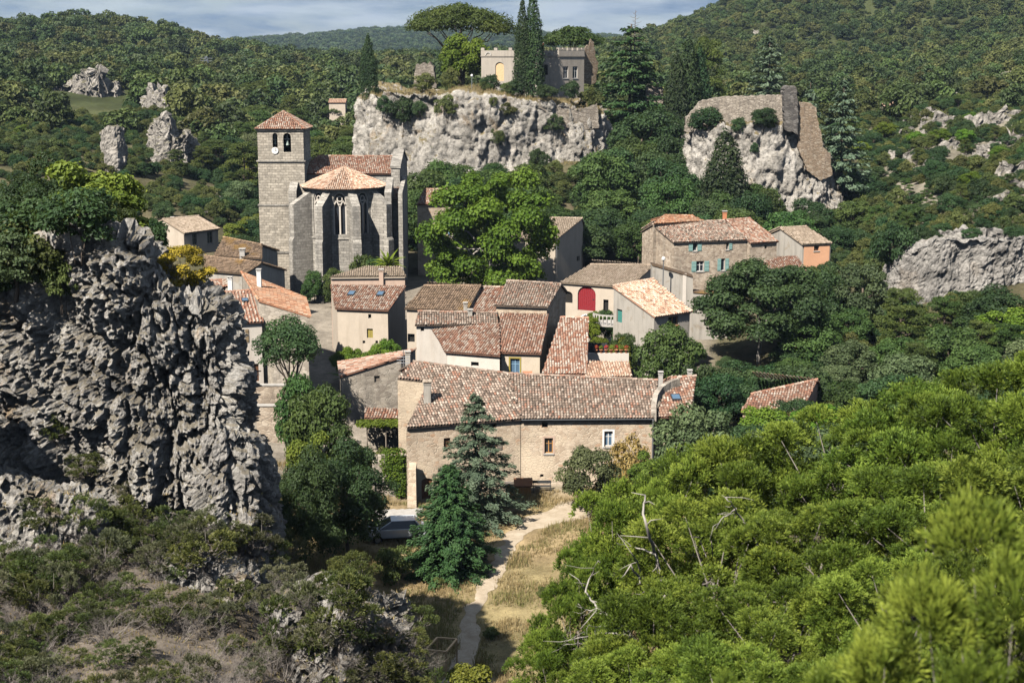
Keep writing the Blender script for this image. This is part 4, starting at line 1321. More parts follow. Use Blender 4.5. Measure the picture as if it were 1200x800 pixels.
# buttress beside the door and eave strip
p = Pz(485, 590, 0.0)
b = MB()
b.hexa([Vector((p.x - 0.45, p.y - 0.75, -0.5)), Vector((p.x + 0.25, p.y - 0.85, -0.5)), Vector((p.x + 0.25, p.y + 0.6, -0.5)), Vector((p.x - 0.45, p.y + 0.6, -0.5))],
       [Vector((p.x - 0.35, p.y - 0.35, 2.7)), Vector((p.x + 0.2, p.y - 0.4, 2.7)), Vector((p.x + 0.2, p.y + 0.6, 3.0)), Vector((p.x - 0.35, p.y + 0.6, 3.0))])
part('buttress', b, M['stone_warm'], h.root)
b = MB()   # curved coping wall at the gable
pts = [(766, 489), (766, 478), (768, 467), (774, 458), (783, 452), (794, 448)]
prev = None
for a in pts:
    q = ray_plane(a[0], a[1], sb['E0'], sb['n'])
    if prev is not None:
        d_ = (q - prev).normalized()
        sd = Vector((0.2, 0, 0))
        b.hexa([prev - sd - Vector((0, 0, .3)), prev + sd - Vector((0, 0, .3)), q + sd - Vector((0, 0, .3)), q - sd - Vector((0, 0, .3))], [prev - sd + Vector((0, 0, .34)), prev + sd + Vector((0, 0, .34)), q + sd + Vector((0, 0, .34)), q - sd + Vector((0, 0, .34))])
    prev = q
part('coping', b, M['stone_grey'], h.root)
h.drainpipe(765.5, 492, 560, 103.1, 0.07)
b = MB()
b.tube([E1 + Vector((0, -0.05, -0.06)), E2 + Vector((0, -0.05, -0.06))], [0.055, 0.055], 6)
part('gutter', b, M['metal_dark'], h.root)

h = House('stone_annex', 'small tiled annex with one skylight joined to the barn gable', 'annex', Pz(790, 575, 0.3))
h.slope((768, 489), (809, 488), 5.5, 18, [(816, 441), (787, 443)], 'tile_red', 5.0, -0.3, 'stone_warm', over=0.9)
h.skylight(792, 466, 0.75, 0.8)
h.chimney(774, 447, 435, 5, 111.5, 'concrete')
h.chimney(808, 446, 433, 5, 111.0, 'concrete')

# ---- white house with the curved eave (terrace row above the barn)
h = House('white_house', 'white plastered house with curved tile eave above the barn ridge', 'house', Pz(530, 448, 1.6))
h.slope((521, 412), (586, 417), 6.7, 18, [(585, 379), (502, 380), (514, 398)], 'tile_red', None, 0.6, 'plaster_white', ridge=False, openings=[W_(552, 424, 561, 429, kind='void')])
h.slope((486, 381), (584, 380), 8.35, 17, [(583, 367), (490, 365)], 'tile_old', 3.5, 0.8, 'plaster_white', openings=[W_(493, 383, 497, 388, kind='void')])
h.chimney(551, 378, 362, 5, 129.0, 'plaster_grey')
h.chimney(545.5, 366, 354, 4.5, 131, 'plaster_grey')

h = House('cream_house', 'cream house with one blue window under a red speckled roof', 'house', Pz(610, 450, 1.6))
h.slope((585, 413), (634, 414.5), 6.75, 18, [(643, 367), (586, 366)], 'tile_red', None, 0.6, 'plaster_cream', openings=[W_(598, 420, 609, 438, kind='window', mat='paint_blue', glass='glass_blue', surround='paint_olive', sill=False), W_(636.5, 380, 639.5, 389, edge=1, kind='window', glass='glass_blue')])

h = House('tall_house', 'taller house with pinkish-brown roof rising over the terrace row', 'house', Pz(610, 440, 2.0))
h.slope((579, 358), (642, 360), 9.75, 18, [(658, 333), (594, 329)], 'tile_old', 4.0, 1.0, 'stone_warm')

h = House('long_roofed_house', 'house with long orange and cream speckled roof beside the cream house', 'house', Pz(660, 470, 1.2))
h.slope((635, 438), (688, 438), 5.9, 18, [(690, 373), (657, 372)], 'tile_mixed', 4.0, 0.6, 'plaster_pale')

h = House('brown_roofed_house', 'house with broad brown lichen-stained roof and square chimney', 'house', Pz(500, 400, 2.6))
h.slope((474, 361.5), (547, 365), 8.9, 17, [(564, 335), (497, 335)], 'tile_brown', 4.5, 1.5, 'plaster_pale', openings=[W_(476, 391, 486, 401, kind='void')])
h.chimney(540, 357, 340, 6.5, 139, 'concrete')
h = House('red_roofed_house', 'small red-tiled roof wedged beside the square chimney', 'house', Pz(565, 405, 2.6))
h.slope((548, 364.5), (583, 366.5), 8.7, 17, [(597, 337), (565, 336.5)], 'tile_red', 4.0, 1.5, 'plaster_pale')
b = MB()
q = P(572, 352, 139)
b.tube([q + Vector((0, 0, -0.6)), q + Vector((0, 0, 0.5))], [0.03, 0.03], 5)
b.lathe(q + Vector((-0.1, -0.15, 0.3)), [(0.05, 0), (0.35, 0.08), (0.42, 0.18)], 12)
part('satellite_dish', b, M['paint_white'], h.root)

# ---- house with two skylights
h = House('gabled_house', 'pale house with two skylights and an olive shuttered window', 'house', Pz(425, 420, 2.6))
h.slope((392.5, 361.5), (455, 364), 7.95, 18, [(476, 335), (387, 334)], 'tile_red', None, 1.2, 'plaster_pale', ridge=False,
        openings=[W_(430, 385, 437, 396, kind='closed', mat='paint_olive'), W_(431.5, 368, 435, 373, kind='void'), W_(425, 399, 428, 402.5, kind='void'), W_(440, 399, 443, 402.5, kind='void')])
h.skylight(412, 344)
h.skylight(446, 344.5)
h.slope((386, 324.5), (476, 323.5), 10.35, 13, [(470, 313), (428, 312)], 'tile_beige', 3.0, 1.2, 'plaster_pink', ridge=False, over=0.12)
h.chimney(447, 334, 315, 5, 143.5, 'plaster_pink')
h.drainpipe(453.7, 366, 412, 137.3)

# ---- low stone house with mono-pitch roof
h = House('stone_cottage', 'low grey stone cottage with roof sloping towards the street', 'house', Pz(430, 500, 1.0))
h.slope((396, 424), (398, 441), 5.45, 15, [(470, 418), (487, 409)], 'tile_red', None, 0.2, 'stone_grey', openings=[W_(438.5, 436, 445, 448, edge=1, kind='closed', mat='wood_grey')], over=0.15)
h.slope((427, 490), (479, 491), 3.3, 15, [(480, 480), (428, 478)], 'tile_red', None, 0.2, 'stone_grey', ridge=False)
h.chimney(478, 425, 411, 6, 118.5, 'plaster_grey')
b = MB()
for z_ in (0.0, 0.25, 0.5):
    q = P(472, 428, 116) + Vector((0, 0, z_ + 0.2))
    b.tube([q - Vector((0.5, 0, 0)), q + Vector((0.5, 0.1, 0))], [0.025, 0.025], 5)
q = P(473, 432, 116)
b.tube([q, q + Vector((0, 0, 1.6))], [0.03, 0.03], 5)
part('aerial', b, M['metal'], h.root)

# ---- left houses
h = House('village_house', 'three-storey house with white-speckled tiles and brown shutters', 'house', Pz(295, 470, 1.5))
h.slope((232, 381), (309, 377), 9.1, 18, [(302, 340), (228, 345)], 'tile_mixed', 3.0, 0.8, 'plaster_white', spacing=0.30,
        openings=[W_(279, 386, 287, 401, kind='window', shut='LR', shmat='paint_khaki', shw=0.5), W_(290, 411, 292.5, 416.5, kind='void'), W_(297.5, 426, 303.5, 447, kind='door', mat='wood_brown')])
h.skylight(287, 352, 0.6, 0.6)
h.slope((364, 371), (358, 349), 9.7, 15, [(283, 319), (303, 352)], 'tile_orange', None, 0.8, 'stone_grey', ridge=True)
h.chimney(304, 337, 315, 5, 133, 'paint_white')
h.chimney(270, 337, 324, 5, 133, 'paint_white')
h = House('red_lean_to', 'small crimson-roofed lean-to behind the white-speckled tiles', 'house', Pz(245, 400, 4.5))
h.slope((232, 340), (267, 336), 10.2, 16, [(265, 328), (244, 329)], 'tile_red', 2.0, 3.0, 'plaster_pale')

h = House('brown_gabled_house', 'low house with brown roof and grey gable below the church tower', 'house', Pz(270, 345, 4.4))
h.slope((238, 317), (287, 321), 9.9, 17, [(307, 308), (240, 300)], 'tile_brown', 4.5, 3.0, 'plaster_grey')
h = House('brown_roofed_cottage', 'cottage with long mossy brown roof beside the church tower', 'house', Pz(270, 318, 5.0))
h.slope((250, 300), (307, 303), 10.6, 16, [(307, 287), (262, 278)], 'tile_brown', 4.0, 4.0, 'plaster_grey')
h.chimney(284.5, 306, 291, 6, 156, 'concrete')
h = House('pale_house', 'pale stone house with beige roof standing apart above the rock', 'house', Pz(210, 291, 7.2))
h.slope((216, 273.5), (258, 268), 9.6, 19, [(233, 253), (190, 257)], 'tile_beige', 5.0, 6.0, 'plaster_pale', openings=[W_(225.5, 274, 231, 287, kind='window', mat='wood_grey'), W_(243, 272, 249.5, 285, kind='window', mat='wood_grey')])
h.chimney(202.5, 266, 254, 3.5, 195, 'paint_white')

# ---- houses behind the plane tree
h = House('beige_roofed_house', 'house with beige roof and bare grey side wall behind the plane tree', 'house', Pz(640, 330, 5.2))
h.slope((590, 280), (652, 281), 10.9, 19, [(683, 256), (622, 255)], 'tile_beige', 3.0, 4.0, 'plaster_pale', openings=[W_(676, 300, 679.5, 306, edge=1, kind='void')])
h.drainpipe(652.5, 283, 326, 168.9)
h = House('narrow_house', 'narrow house with blue shutters between church and plane tree', 'house', Pz(502, 315, 5.5))
h.slope((488, 240), (532, 239), 14.4, 20, [(530, 222), (497, 222)], 'tile_red', 3.0, 4.0, 'stone_warm', openings=[W_(507, 263, 512, 278, kind='window', shut='R', shmat='paint_blue'), W_(527, 262, 530, 276, kind='window', shut='L', shmat='paint_blue')])

# ---- building with the red arched door
h = House('garage_house', 'building with arched red double door at the end of the lane', 'house', Pz(700, 368, 3.9))
h.slope((656, 331), (738, 337), 7.9, 16, [(766, 311), (692, 310)], 'tile_beige', 3.0, 2.0, 'plaster_pale',
        openings=[W_(677, 335.5, 698, 364, kind='door', mat='paint_red', arch=0.8), W_(658, 341, 671, 355, kind='void', arch=0.7), W_(707, 351, 713, 367, kind='void')])

# ---- peach-roofed house with balcony
h = House('balcony_house', 'tall grey house with peach tile roof and curved balcony', 'house', Pz(765, 440, 2.5))
h.slope((767.5, 371.5), (812, 365), 8.4, 17, [(766, 327), (718, 335.5)], 'tile_peach', None, 1.0, 'plaster_grey', spacing=0.30,
        openings=[W_(783, 371, 795, 381, kind='window', mat='wood_orange', sillmat='wood_orange'), W_(722.5, 358, 729, 378, edge=3, kind='door', mat='paint_green')])
cb_ = P(717, 377, 141)
b = MB()
rr = 1.9
arc = [cb_ + Vector((-rr * math.cos(t) , -rr * math.sin(t), 0)) for t in np.linspace(0, math.pi, 15)]
b.prism([cb_ + Vector((rr, 1.2, -0.2)), cb_ + Vector((-rr, 1.2, -0.2))] + [a + Vector((0, 0, -0.2)) for a in arc], (0, 0, 0.18))
bal = part('balcony', b, M['concrete'], h.root)
b = MB()
for a, a2 in zip(arc, arc[1:]):
    b.hexa([a + Vector((0, 0, 0.85)), a2 + Vector((0, 0, 0.85)), a2 * 1.0 + Vector((0, 0.16, 0.85)), a + Vector((0, 0.16, 0.85))], [a + Vector((0, 0, 0.98)), a2 + Vector((0, 0, 0.98)), a2 + Vector((0, 0.16, 0.98)), a + Vector((0, 0.16, 0.98))])
part('handrail', b, M['concrete'], bal)
for i in range(14):
    q = (arc[i] + arc[i + 1]) / 2 + Vector((0, 0.06, -0.02))
    b = MB()
    b.lathe(q, [(0.07, 0), (0.05, 0.1), (0.095, 0.35), (0.05, 0.7), (0.07, 0.87)], 8)
    part('baluster', b, M['concrete'], bal, True)
b = MB()
b.tube([cb_ + Vector((0.9, -0.6, -0.2)), cb_ + Vector((0.9, -0.6, -3.2))], [0.1, 0.1], 8)
part('post', b, M['concrete'], bal)

# ---- tall rendered wall behind it
wallth = thing('rendered_wall', 'tall bare grey rendered wall below the green-shuttered house', 'wall', P(800, 420, 146))
b = MB()
pl = [P(x, y, 146) for x, y in ((764, 311), (812, 325), (812, 343), (852, 346), (852, 440), (764, 440))]
b.prism(pl, (0, 1.5, 0))
part('wall', b, M['plaster_grey'], wallth)
b = MB()
for a, a2 in ((pl[0], pl[1]), (pl[2], pl[3])):
    up = Vector((0, 0, 0.14))
    b.hexa([a + Vector((0, -0.1, 0.01)), a2 + Vector((0, -0.1, 0.01)), a2 + Vector((0, 1.6, 0.01)), a + Vector((0, 1.6, 0.01))], [a + Vector((0, -0.1, 0)) + up, a2 + Vector((0, -0.1, 0)) + up, a2 + Vector((0, 1.6, 0)) + up, a + Vector((0, 1.6, 0)) + up])
part('coping', b, M['tile_brown'], wallth)
b = MB()
q0, q1 = P(828, 311 + 59, 145.9), P(836, 380, 145.9)
b.box((q0.x, 145.97, q1.z), (q1.x - q0.x, 0, 0), (0, 0.1, 0), (0, 0, q0.z - q1.z))
part('opening', b, M['dark'], wallth)  # near-black slab on the solid wall, painting the shade of a hole
b = MB()
q0, q1 = P(800.5, 319, 145.9), P(803.5, 372, 145.9)
b.box((q0.x, 145.95, q1.z), (q1.x - q0.x, 0, 0), (0, 0.1, 0), (0, 0, q0.z - q1.z - 0.15))
part('pilaster', b, M['plaster_white'], wallth)

# ---- green-shuttered stone house
h = House('shuttered_house', 'stone house with four teal-shuttered windows under a wide roof', 'house', Pz(830, 350, 4.8))
h.slope((789, 284), (878, 281), 11.25, 18, [(849, 258.5), (764, 263)], 'tile_old', 4.0, 3.0, 'stone_house',
        openings=[W_(812, 284.5, 817, 294, kind='window', shut='LR', shw=0.95), W_(851, 285, 854, 292.5, kind='window', shut='R', shw=1.2), W_(816, 306, 825, 318, kind='window', shut='LR', shw=0.6), W_(845, 303, 849.5, 317, kind='window', shut='LR', shw=0.9)])
h.chimney(849, 259, 247, 4.5, 176, 'terracotta')
h.chimney(814.5, 262, 256, 4, 174, 'concrete')
h.slope((766, 262.5), (826, 259), 13.0, 14, [(812, 253), (778, 252.5)], 'tile_orange', 3.0, 5.0, 'stone_house')
h = House('russet_roofed_house', 'stone house with russet roof abutting the teal-shuttered house', 'house', Pz(895, 320, 5.4))
h.slope((880, 285), (913, 283), 10.95, 18, [(879, 256), (851, 258)], 'tile_red', 4.0, 3.0, 'stone_house', openings=[W_(896, 288, 898.5, 291.5, kind='void')])
h.slope((879, 314), (946, 318), 8.1, 14, [(934, 300), (877, 302)], 'tile_red', None, 4.0, 'stone_house', ridge=False)
h = House('orange_house', 'small house with an orange front wall and stone gable', 'house', Pz(955, 315, 6.0))
h.slope((940.5, 286.5), (976, 285), 10.5, 18, [(945, 265.5), (914, 267.5)], 'tile_beige', 3.5, 3.5, 'plaster_grey', openings=[W_(954, 286.5, 960, 294, edge=0, kind='window', mat='wood_brown')])
s_ = h.last
b = MB()   # orange render sheet on the front wall, set proud of the stone
q0, q1 = s_['E0'] + s_['u'] * 0.3 + s_['hd'] * 0.18, s_['E1'] - s_['u'] * 0.3 + s_['hd'] * 0.18
hx = h.root
wm = MB()
h.wall(wm, q0, q1, 3.5, s_['E0'].z - 0.18, s_['E0'].z - 0.18, [W_(954, 286.5, 960, 294, kind='window', mat='wood_brown')])
part('render', wm, M['plaster_orange'], h.root)

# ---- low house in the trees
h = House('hidden_cottage', 'low cottage with pinkish roof half hidden in the trees', 'house', Pz(905, 490, 1.5))
h.slope((868, 482), (938, 487), 3.9, 18, [(958, 445), (880, 462)], 'tile_red', 4.0, 0.4, 'plaster_pink')
h.chimney(903, 458, 441, 14, 122, 'plaster_grey')

# ------------------------------------------------------------------ church
ch = House('church', 'old stone church with square bell tower and buttressed apse', 'church', P(390, 340, 168))
R_ = ch.root
def zrow(py, Y, px=390):
    return P(px, py, Y).z
TY = 170.0
tx0, tx1 = Xat(303, TY), Xat(356.5, TY)
tz0 = 3.0
ze = zrow(151.5, TY)
zs1, zs2, zs3 = zrow(188.5, TY), zrow(240, TY), zrow(295, TY)
wm = MB()
A, B, C_, D = Vector((tx0, TY, 0)), Vector((tx1, TY, 0)), Vector((tx1, TY + 5.8, 0)), Vector((tx0, TY + 5.8, 0))
bel = [W_(319.3, 156, 325.2, 173, kind='none', arch=1.0), W_(332, 156, 341, 178.5, kind='none', arch=1.0)]
_fill = ch.fill
ch.fill = lambda *a: None
def up(v, z):
    return Vector((v.x, v.y, z))
ch.wall(wm, up(A, 0), up(B, 0), zs1, ze, ze, bel)
ch.wall(wm, up(B, 0), up(C_, 0), zs1, ze, ze, [])
ch.wall(wm, up(C_, 0), up(D, 0), zs1, ze, ze, [])
ch.wall(wm, up(D, 0), up(A, 0), zs1, ze, ze, [])
part('belfry_wall', wm, M['ashlar_tower'], R_)
ch.fill = _fill
wm = MB()
g_ = 0.10
wm.box((tx0 - g_, TY - g_, tz0), (tx1 - tx0 + 2 * g_, 0, 0), (0, 5.8 + 2 * g_, 0), (0, 0, zs2 - tz0))
wm.box((tx0 - 0.04, TY - 0.04, zs2 + 0.02), (tx1 - tx0 + 0.08, 0, 0), (0, 5.88, 0), (0, 0, zs1 - zs2 - 0.02))
part('tower_wall', wm, M['ashlar_tower'], R_)
wm = MB()
for z in (zs1, zs2 + 0.02, zs3):
    wm.box((tx0 - 0.2, TY - 0.2, z - 0.12), (tx1 - tx0 + 0.4, 0, 0), (0, 6.2, 0), (0, 0, 0.16))
part('string_course', wm, M['ashlar'], R_)
wm = MB()    # near-black sheet standing in for the shade inside the belfry
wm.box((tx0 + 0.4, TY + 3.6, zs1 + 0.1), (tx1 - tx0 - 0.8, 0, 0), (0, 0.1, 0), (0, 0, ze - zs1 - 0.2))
part('belfry_shade', wm, M['dark'], R_)
def bell(px, ytop, ybot, Y, r):
    t, b_ = P(px, ytop, Y), P(px, ybot, Y)
    hh = t.z - b_.z
    m_ = MB()
    m_.lathe(b_, [(r, 0), (r * 0.92, hh * 0.08), (r * 0.62, hh * 0.45), (r * 0.5, hh * 0.72), (r * 0.3, hh * 0.85), (r * 0.05, hh * 0.9)], 14)
    o_ = part('bell', m_, M['bronze'], R_, True)
    y_ = MB()
    y_.cbox((b_.x, b_.y, b_.z + hh * 0.88), r * 2.2, 0.16, 0.16)
    y_.cbox((b_.x, b_.y, b_.z + hh * 0.88), 0.12, 0.14, 0.75)
    part('yoke', y_, M['concrete'], o_)
bell(336.8, 163, 170, TY + 0.7, 0.28)
bell(322.7, 164, 169, TY + 0.7, 0.2)
m_ = MB()
q = P(322.3, 176.5, TY - 0.02)
ringp = [q + Vector((0.40 * math.cos(t), -0.02, 0.40 * math.sin(t))) for t in np.linspace(0, 2 * math.pi, 24, endpoint=False)]
m_.prism(ringp, (0, -0.07, 0))
ck = part('clock', m_, M['paint_white'], R_)
m_ = MB()
m_.box(q + Vector((-0.02, -0.115, 0)), (0.04, 0, 0), (0, 0.02, 0), (0.05, 0, 0.28))
m_.box(q + Vector((0, -0.115, -0.02)), (0, 0, 0.04), (0, 0.02, 0), (0.2, 0, -0.03))
part('clock_hands', m_, M['metal_dark'], ck)
# pyramid roof
def hip_roof(house, eave, apex, tiles):
    """eave: ring of points, apex: point; one tiled triangle per side"""
    d = MB()
    k = len(eave)
    for i in range(k):
        d.poly([eave[i], eave[(i + 1) % k], apex])
    d.poly([e for e in reversed(eave)])
    rf = part('roof', d, M[tiles], house.root)
    a = rf.data.attributes.new('rnd', 'FLOAT', 'FACE')
    a.data.foreach_set('value', [0.15] * len(rf.data.polygons))
    Vs, Fs, Rs, o = [], [], [], 0
    for i in range(k):
        E0, E1 = eave[i], eave[(i + 1) % k]
        u = (E1 - E0).normalized()
        n = u.cross(apex - E0).normalized()
        if n.z < 0:
            n = -n
        wv = n.cross(u)
        if wv.z < 0:
            wv = -wv
        uw = [(0, 0), ((E1 - E0).length, 0), ((apex - E0).dot(u), (apex - E0).dot(wv))]
        tf = tile_field(uw, E0, u, wv, n, 900 + i + int(apex.x), 0.24, 0.38, 0.095)
        if tf:
            Vs.append(tf[0]); Fs.append(tf[1] + o); Rs.append(tf[2]); o += len(tf[0])
    me = mesh_from('roof_tiles', np.concatenate(Vs) - np.array(house.base), [np.concatenate(Fs)], True, {'rnd': np.concatenate(Rs)})
    link('roof_tiles', me, M[tiles], rf, 'stuff')
    for i in range(k):
        house.caps(eave[i], apex, tiles, rf, 0.11)
ov = 0.28
ev = [Vector((tx0 - ov, TY - ov, ze)), Vector((tx1 + ov, TY - ov, ze)), Vector((tx1 + ov, TY + 5.8 + ov, ze)), Vector((tx0 - ov, TY + 5.8 + ov, ze))]
hip_roof(ch, ev, Vector(((tx0 + tx1) / 2, TY + 2.9, zrow(130.5, TY + 2.9))), 'tile_red')
m_ = MB()
m_.box((tx0 - 0.14, TY - 0.14, ze - 0.22), (tx1 - tx0 + 0.28, 0, 0), (0, 6.08, 0), (0, 0, 0.20))
part('cornice', m_, M['ashlar'], R_)
# nave
NY = 172.0
nz_e = zrow(203.5, NY)
nx0, nx1 = Xat(345, NY), Xat(460, NY)
nave_e = (Vector((nx0, NY - 0.3, nz_e)), Vector((nx1, NY - 0.3, nz_e)))
ch.slope(None, None, nz_e, 24, [(462, 183.5), (372, 183)], 'tile_red', 6.5, 3.0, 'ashlar', e_pts=nave_e)
# right gable with raised parapet
gx0, gx1 = Xat(459, NY), Xat(469, NY)
apexz, apexY = zrow(180, NY + 5.2), NY + 5.2
m_ = MB()
m_.prism([(gx0, NY - 0.8, 3), (gx0, NY - 0.8, nz_e + 0.7), (gx0, apexY, apexz + 0.3), (gx0, NY + 11.5, nz_e + 0.7), (gx0, NY + 11.5, 3)], (gx1 - gx0, 0, 0))
part('gable_wall', m_, M['ashlar'], R_)
m_ = MB()
for (ya, za, yb_, zb_) in ((NY - 0.9, nz_e + 0.7, apexY, apexz + 0.3), (apexY, apexz + 0.3, NY + 11.6, nz_e + 0.7)):
    m_.hexa([(gx0 - 0.12, ya, za + 0.01), (gx1 + 0.12, ya, za + 0.01), (gx1 + 0.12, yb_, zb_ + 0.01), (gx0 - 0.12, yb_, zb_ + 0.01)], [(gx0 - 0.12, ya, za + 0.25), (gx1 + 0.12, ya, za + 0.25), (gx1 + 0.12, yb_, zb_ + 0.25), (gx0 - 0.12, yb_, zb_ + 0.25)])
part('coping', m_, M['ashlar'], R_)
# side chapel with lean-to roof, right of the apse
cx0, cx1 = Xat(438, 169), Xat(468, 169)
cz = zrow(234, 168.5)
ch.slope(None, None, cz, 24, [Vector((cx1, 171.8, cz + 3.2 * math.tan(rad(24)))), Vector((cx0, 171.8, cz + 3.2 * math.tan(rad(24))))], 'tile_red', None, 3.0, 'ashlar', e_pts=(Vector((cx0, 168.6, cz)), Vector((cx1, 168.6, cz))), ridge=False)
# apse: five sides of a decagon-like front
ac = Vector((Xat(400, 168), 170.6, 0))
ar = 4.75
za = zrow(221, 166.5)
angs = [rad(a) for a in (180, 144, 108, 72, 36, 0)]
vts = [Vector((ac.x + ar * math.cos(t), ac.y - ar * 1.12 * math.sin(t), 0)) for t in angs]
wm = MB()
wins = []
ch.fill = lambda *a: None
for i in range(5):
    p0, p1 = vts[i], vts[i + 1]
    d_ = (p1 - p0)
    L_ = d_.length
    d_ = d_ / L_
    nrm = Vector((d_.y, -d_.x, 0))
    # lancet opening in metres -> expressed through the wall builder with a pre-made rectangle
    w0, w1 = L_ / 2 - 0.78, L_ / 2 + 0.78
    zlo, zhi = zrow(274.5, 166), zrow(225.5, 166)
    xs = [0, w0, w1, L_]
    zz = [3.0, zlo, zhi, za]
    def pt(x, z, dep=0.0, p0=p0, d_=d_, nrm=nrm):
        return p0 + d_ * x + nrm * dep + Vector((0, 0, z))
    for xa, xb in zip(xs, xs[1:]):
        for z_a, z_b in zip(zz, zz[1:]):
            if xa == w0 and z_a == zlo:
                continue
            wm.poly([pt(xa, z_a), pt(xb, z_a), pt(xb, z_b), pt(xa, z_b)])
    # pointed arch spandrels: two arcs meeting at the top
    hw = (w1 - w0) / 2
    spr = zhi - hw * 1.7
    N = 7
    for sgn in (-1, 1):
        pr = None
        for k in range(N + 1):
            t = k / N
            x = hw * (1 - t ** 1.9) if False else hw * math.cos(t * math.pi / 2) ** 0.75
            z = spr + (zhi - spr) * math.sin(t * math.pi / 2)
            cur = (L_ / 2 + sgn * x, z)
            if pr:
                wm.poly([pt(pr[0], pr[1]), pt(cur[0], cur[1]), pt(cur[0], zhi), pt(pr[0], zhi)] if sgn > 0 else [pt(pr[0], zhi), pt(cur[0], zhi), pt(cur[0], cur[1]), pt(pr[0], pr[1])])
                wm.poly([pt(pr[0], pr[1]), pt(cur[0], cur[1]), pt(cur[0], cur[1], -0.5), pt(pr[0], pr[1], -0.5)])
            pr = cur
    for x in (w0, w1):
        wm.poly([pt(x, zlo), pt(x, spr), pt(x, spr, -0.5), pt(x, zlo, -0.5)])
    wm.poly([pt(w0, zlo), pt(w1, zlo), pt(w1, zlo, -0.5), pt(w0, zlo, -0.5)])
    gl = MB()
    gl.poly([pt(w0, zlo, -0.42), pt(w1, zlo, -0.42), pt(w1, zhi, -0.42), pt(w0, zhi, -0.42)])
    tr = MB()
    def bar(x0, z0, x1, z1, wd=0.09):
        dx, dz = x1 - x0, z1 - z0
        l_ = math.hypot(dx, dz)
        ox, oz = -dz / l_ * wd, dx / l_ * wd
        tr.hexa([pt(x0 - ox, z0 - oz, -0.36), pt(x1 - ox, z1 - oz, -0.36), pt(x1 + ox, z1 + oz, -0.36), pt(x0 + ox, z0 + oz, -0.36)], [pt(x0 - ox, z0 - oz, -0.12), pt(x1 - ox, z1 - oz, -0.12), pt(x1 + ox, z1 + oz, -0.12), pt(x0 + ox, z0 + oz, -0.12)])
    mid = L_ / 2
    bar(mid, zlo, mid, spr)
    bar(w0 + 0.08, zlo, w0 + 0.08, spr)
    bar(w1 - 0.08, zlo, w1 - 0.08, spr)
    for cxm in (mid - hw / 2, mid + hw / 2):          # two small pointed heads
        bar(cxm - hw * 0.45, spr - 0.25, cxm, spr + 0.4, 0.07)
        bar(cxm + hw * 0.45, spr - 0.25, cxm, spr + 0.4, 0.07)
    for k in range(10):                                # oculus ring
        t0, t1 = 2 * math.pi * k / 10, 2 * math.pi * (k + 1) / 10
        rr = hw * 0.38
        bar(mid + rr * math.cos(t0), zhi - 0.75 + rr * math.sin(t0), mid + rr * math.cos(t1), zhi - 0.75 + rr * math.sin(t1), 0.06)
    for k in range(N):                                 # white moulding round the arch
        for sgn in (-1, 1):
            f0, f1_ = k / N, (k + 1) / N
            bar(mid + sgn * hw * 0.94 * math.cos(f0 * math.pi / 2) ** 0.75, spr + (zhi - spr) * 0.97 * math.sin(f0 * math.pi / 2), mid + sgn * hw * 0.94 * math.cos(f1_ * math.pi / 2) ** 0.75, spr + (zhi - spr) * 0.97 * math.sin(f1_ * math.pi / 2), 0.07)
    wins.append((gl, tr))
ch.fill = _fill
part('apse_wall', wm, M['ashlar'], R_)
for gl, tr in wins:
    o_ = part('lancet_window', tr, M['plaster_white'], R_)
    part('pane', gl, M['glass'], o_)
# string course under the windows, and cornice
for (z, hgt, ex, nm) in ((zrow(280, 166), 0.16, 0.12, 'string_course'), (za - 0.28, 0.26, 0.2, 'cornice')):
    m_ = MB()
    for i in range(5):
        a = ac + (vts[i] - ac) * (1 + ex / ar)
        b_ = ac + (vts[i + 1] - ac) * (1 + ex / ar)
        m_.prism([up(vts[i], z), up(a, z), up(b_, z), up(vts[i + 1], z)], (0, 0, hgt))
    part(nm, m_, M['ashlar'], R_)
eav = [up(ac + (v - ac) * 1.13, za) for v in vts]
apx = Vector((ac.x, ac.y + 0.6, zrow(196, 170.8)))
hip_roof(ch, eav + [up(Vector((ac.x, ac.y + 1.5, 0)), za)], apx, 'tile_peach')
# buttresses at the corners: tall piers with sloped weatherings
def butt(p, ang, depth, wd, ztop, zslope, zb=2.5):
    ddir = Vector((math.cos(ang), -math.sin(ang), 0))
    sd = Vector((ddir.y, -ddir.x, 0)) * wd / 2
    a0 = p - ddir * 0.3
    a1 = p + ddir * depth
    m_ = MB()
    prof = [(a0, zb), (a1 + ddir * 0.25, zb), (a1 + ddir * 0.25, zrow(281, 166)), (a1, zrow(278, 166)), (a1, zslope), (a0, ztop)]
    m_.prism([up(q, z) + sd for q, z in prof], -sd * 2)
    part('buttress', m_, M['ashlar'], R_)
for i, (t, dp, zt_, zs_) in enumerate(zip(angs, (1.2, 2.3, 2.3, 2.3, 2.3, 1.2), (221, 223, 222, 222, 222, 222), (240, 240, 240, 240, 240, 240))):
    butt(vts[i], t, dp, 0.95, zrow(zt_, 167), zrow(zs_, 165.5))
m_ = MB()   # plain buttress of the tower and of the chapel
for px0, px1, ytop, Y0, Y1 in ((337, 346.5, 224, 168.2, 171), (450, 458, 226, 166.6, 170), (466, 471, 226, 166.9, 174)):
    x0, x1 = Xat(px0, Y0), Xat(px1, Y0)
    zt = zrow(ytop, Y0)
    m_ = MB()
    m_.prism([(x0, Y0, 2.5), (x0, Y0, zt), (x0, Y1, zt + 1.5), (x0, Y1, 2.5)], (x1 - x0, 0, 0))
    part('buttress', m_, M['ashlar'], R_)

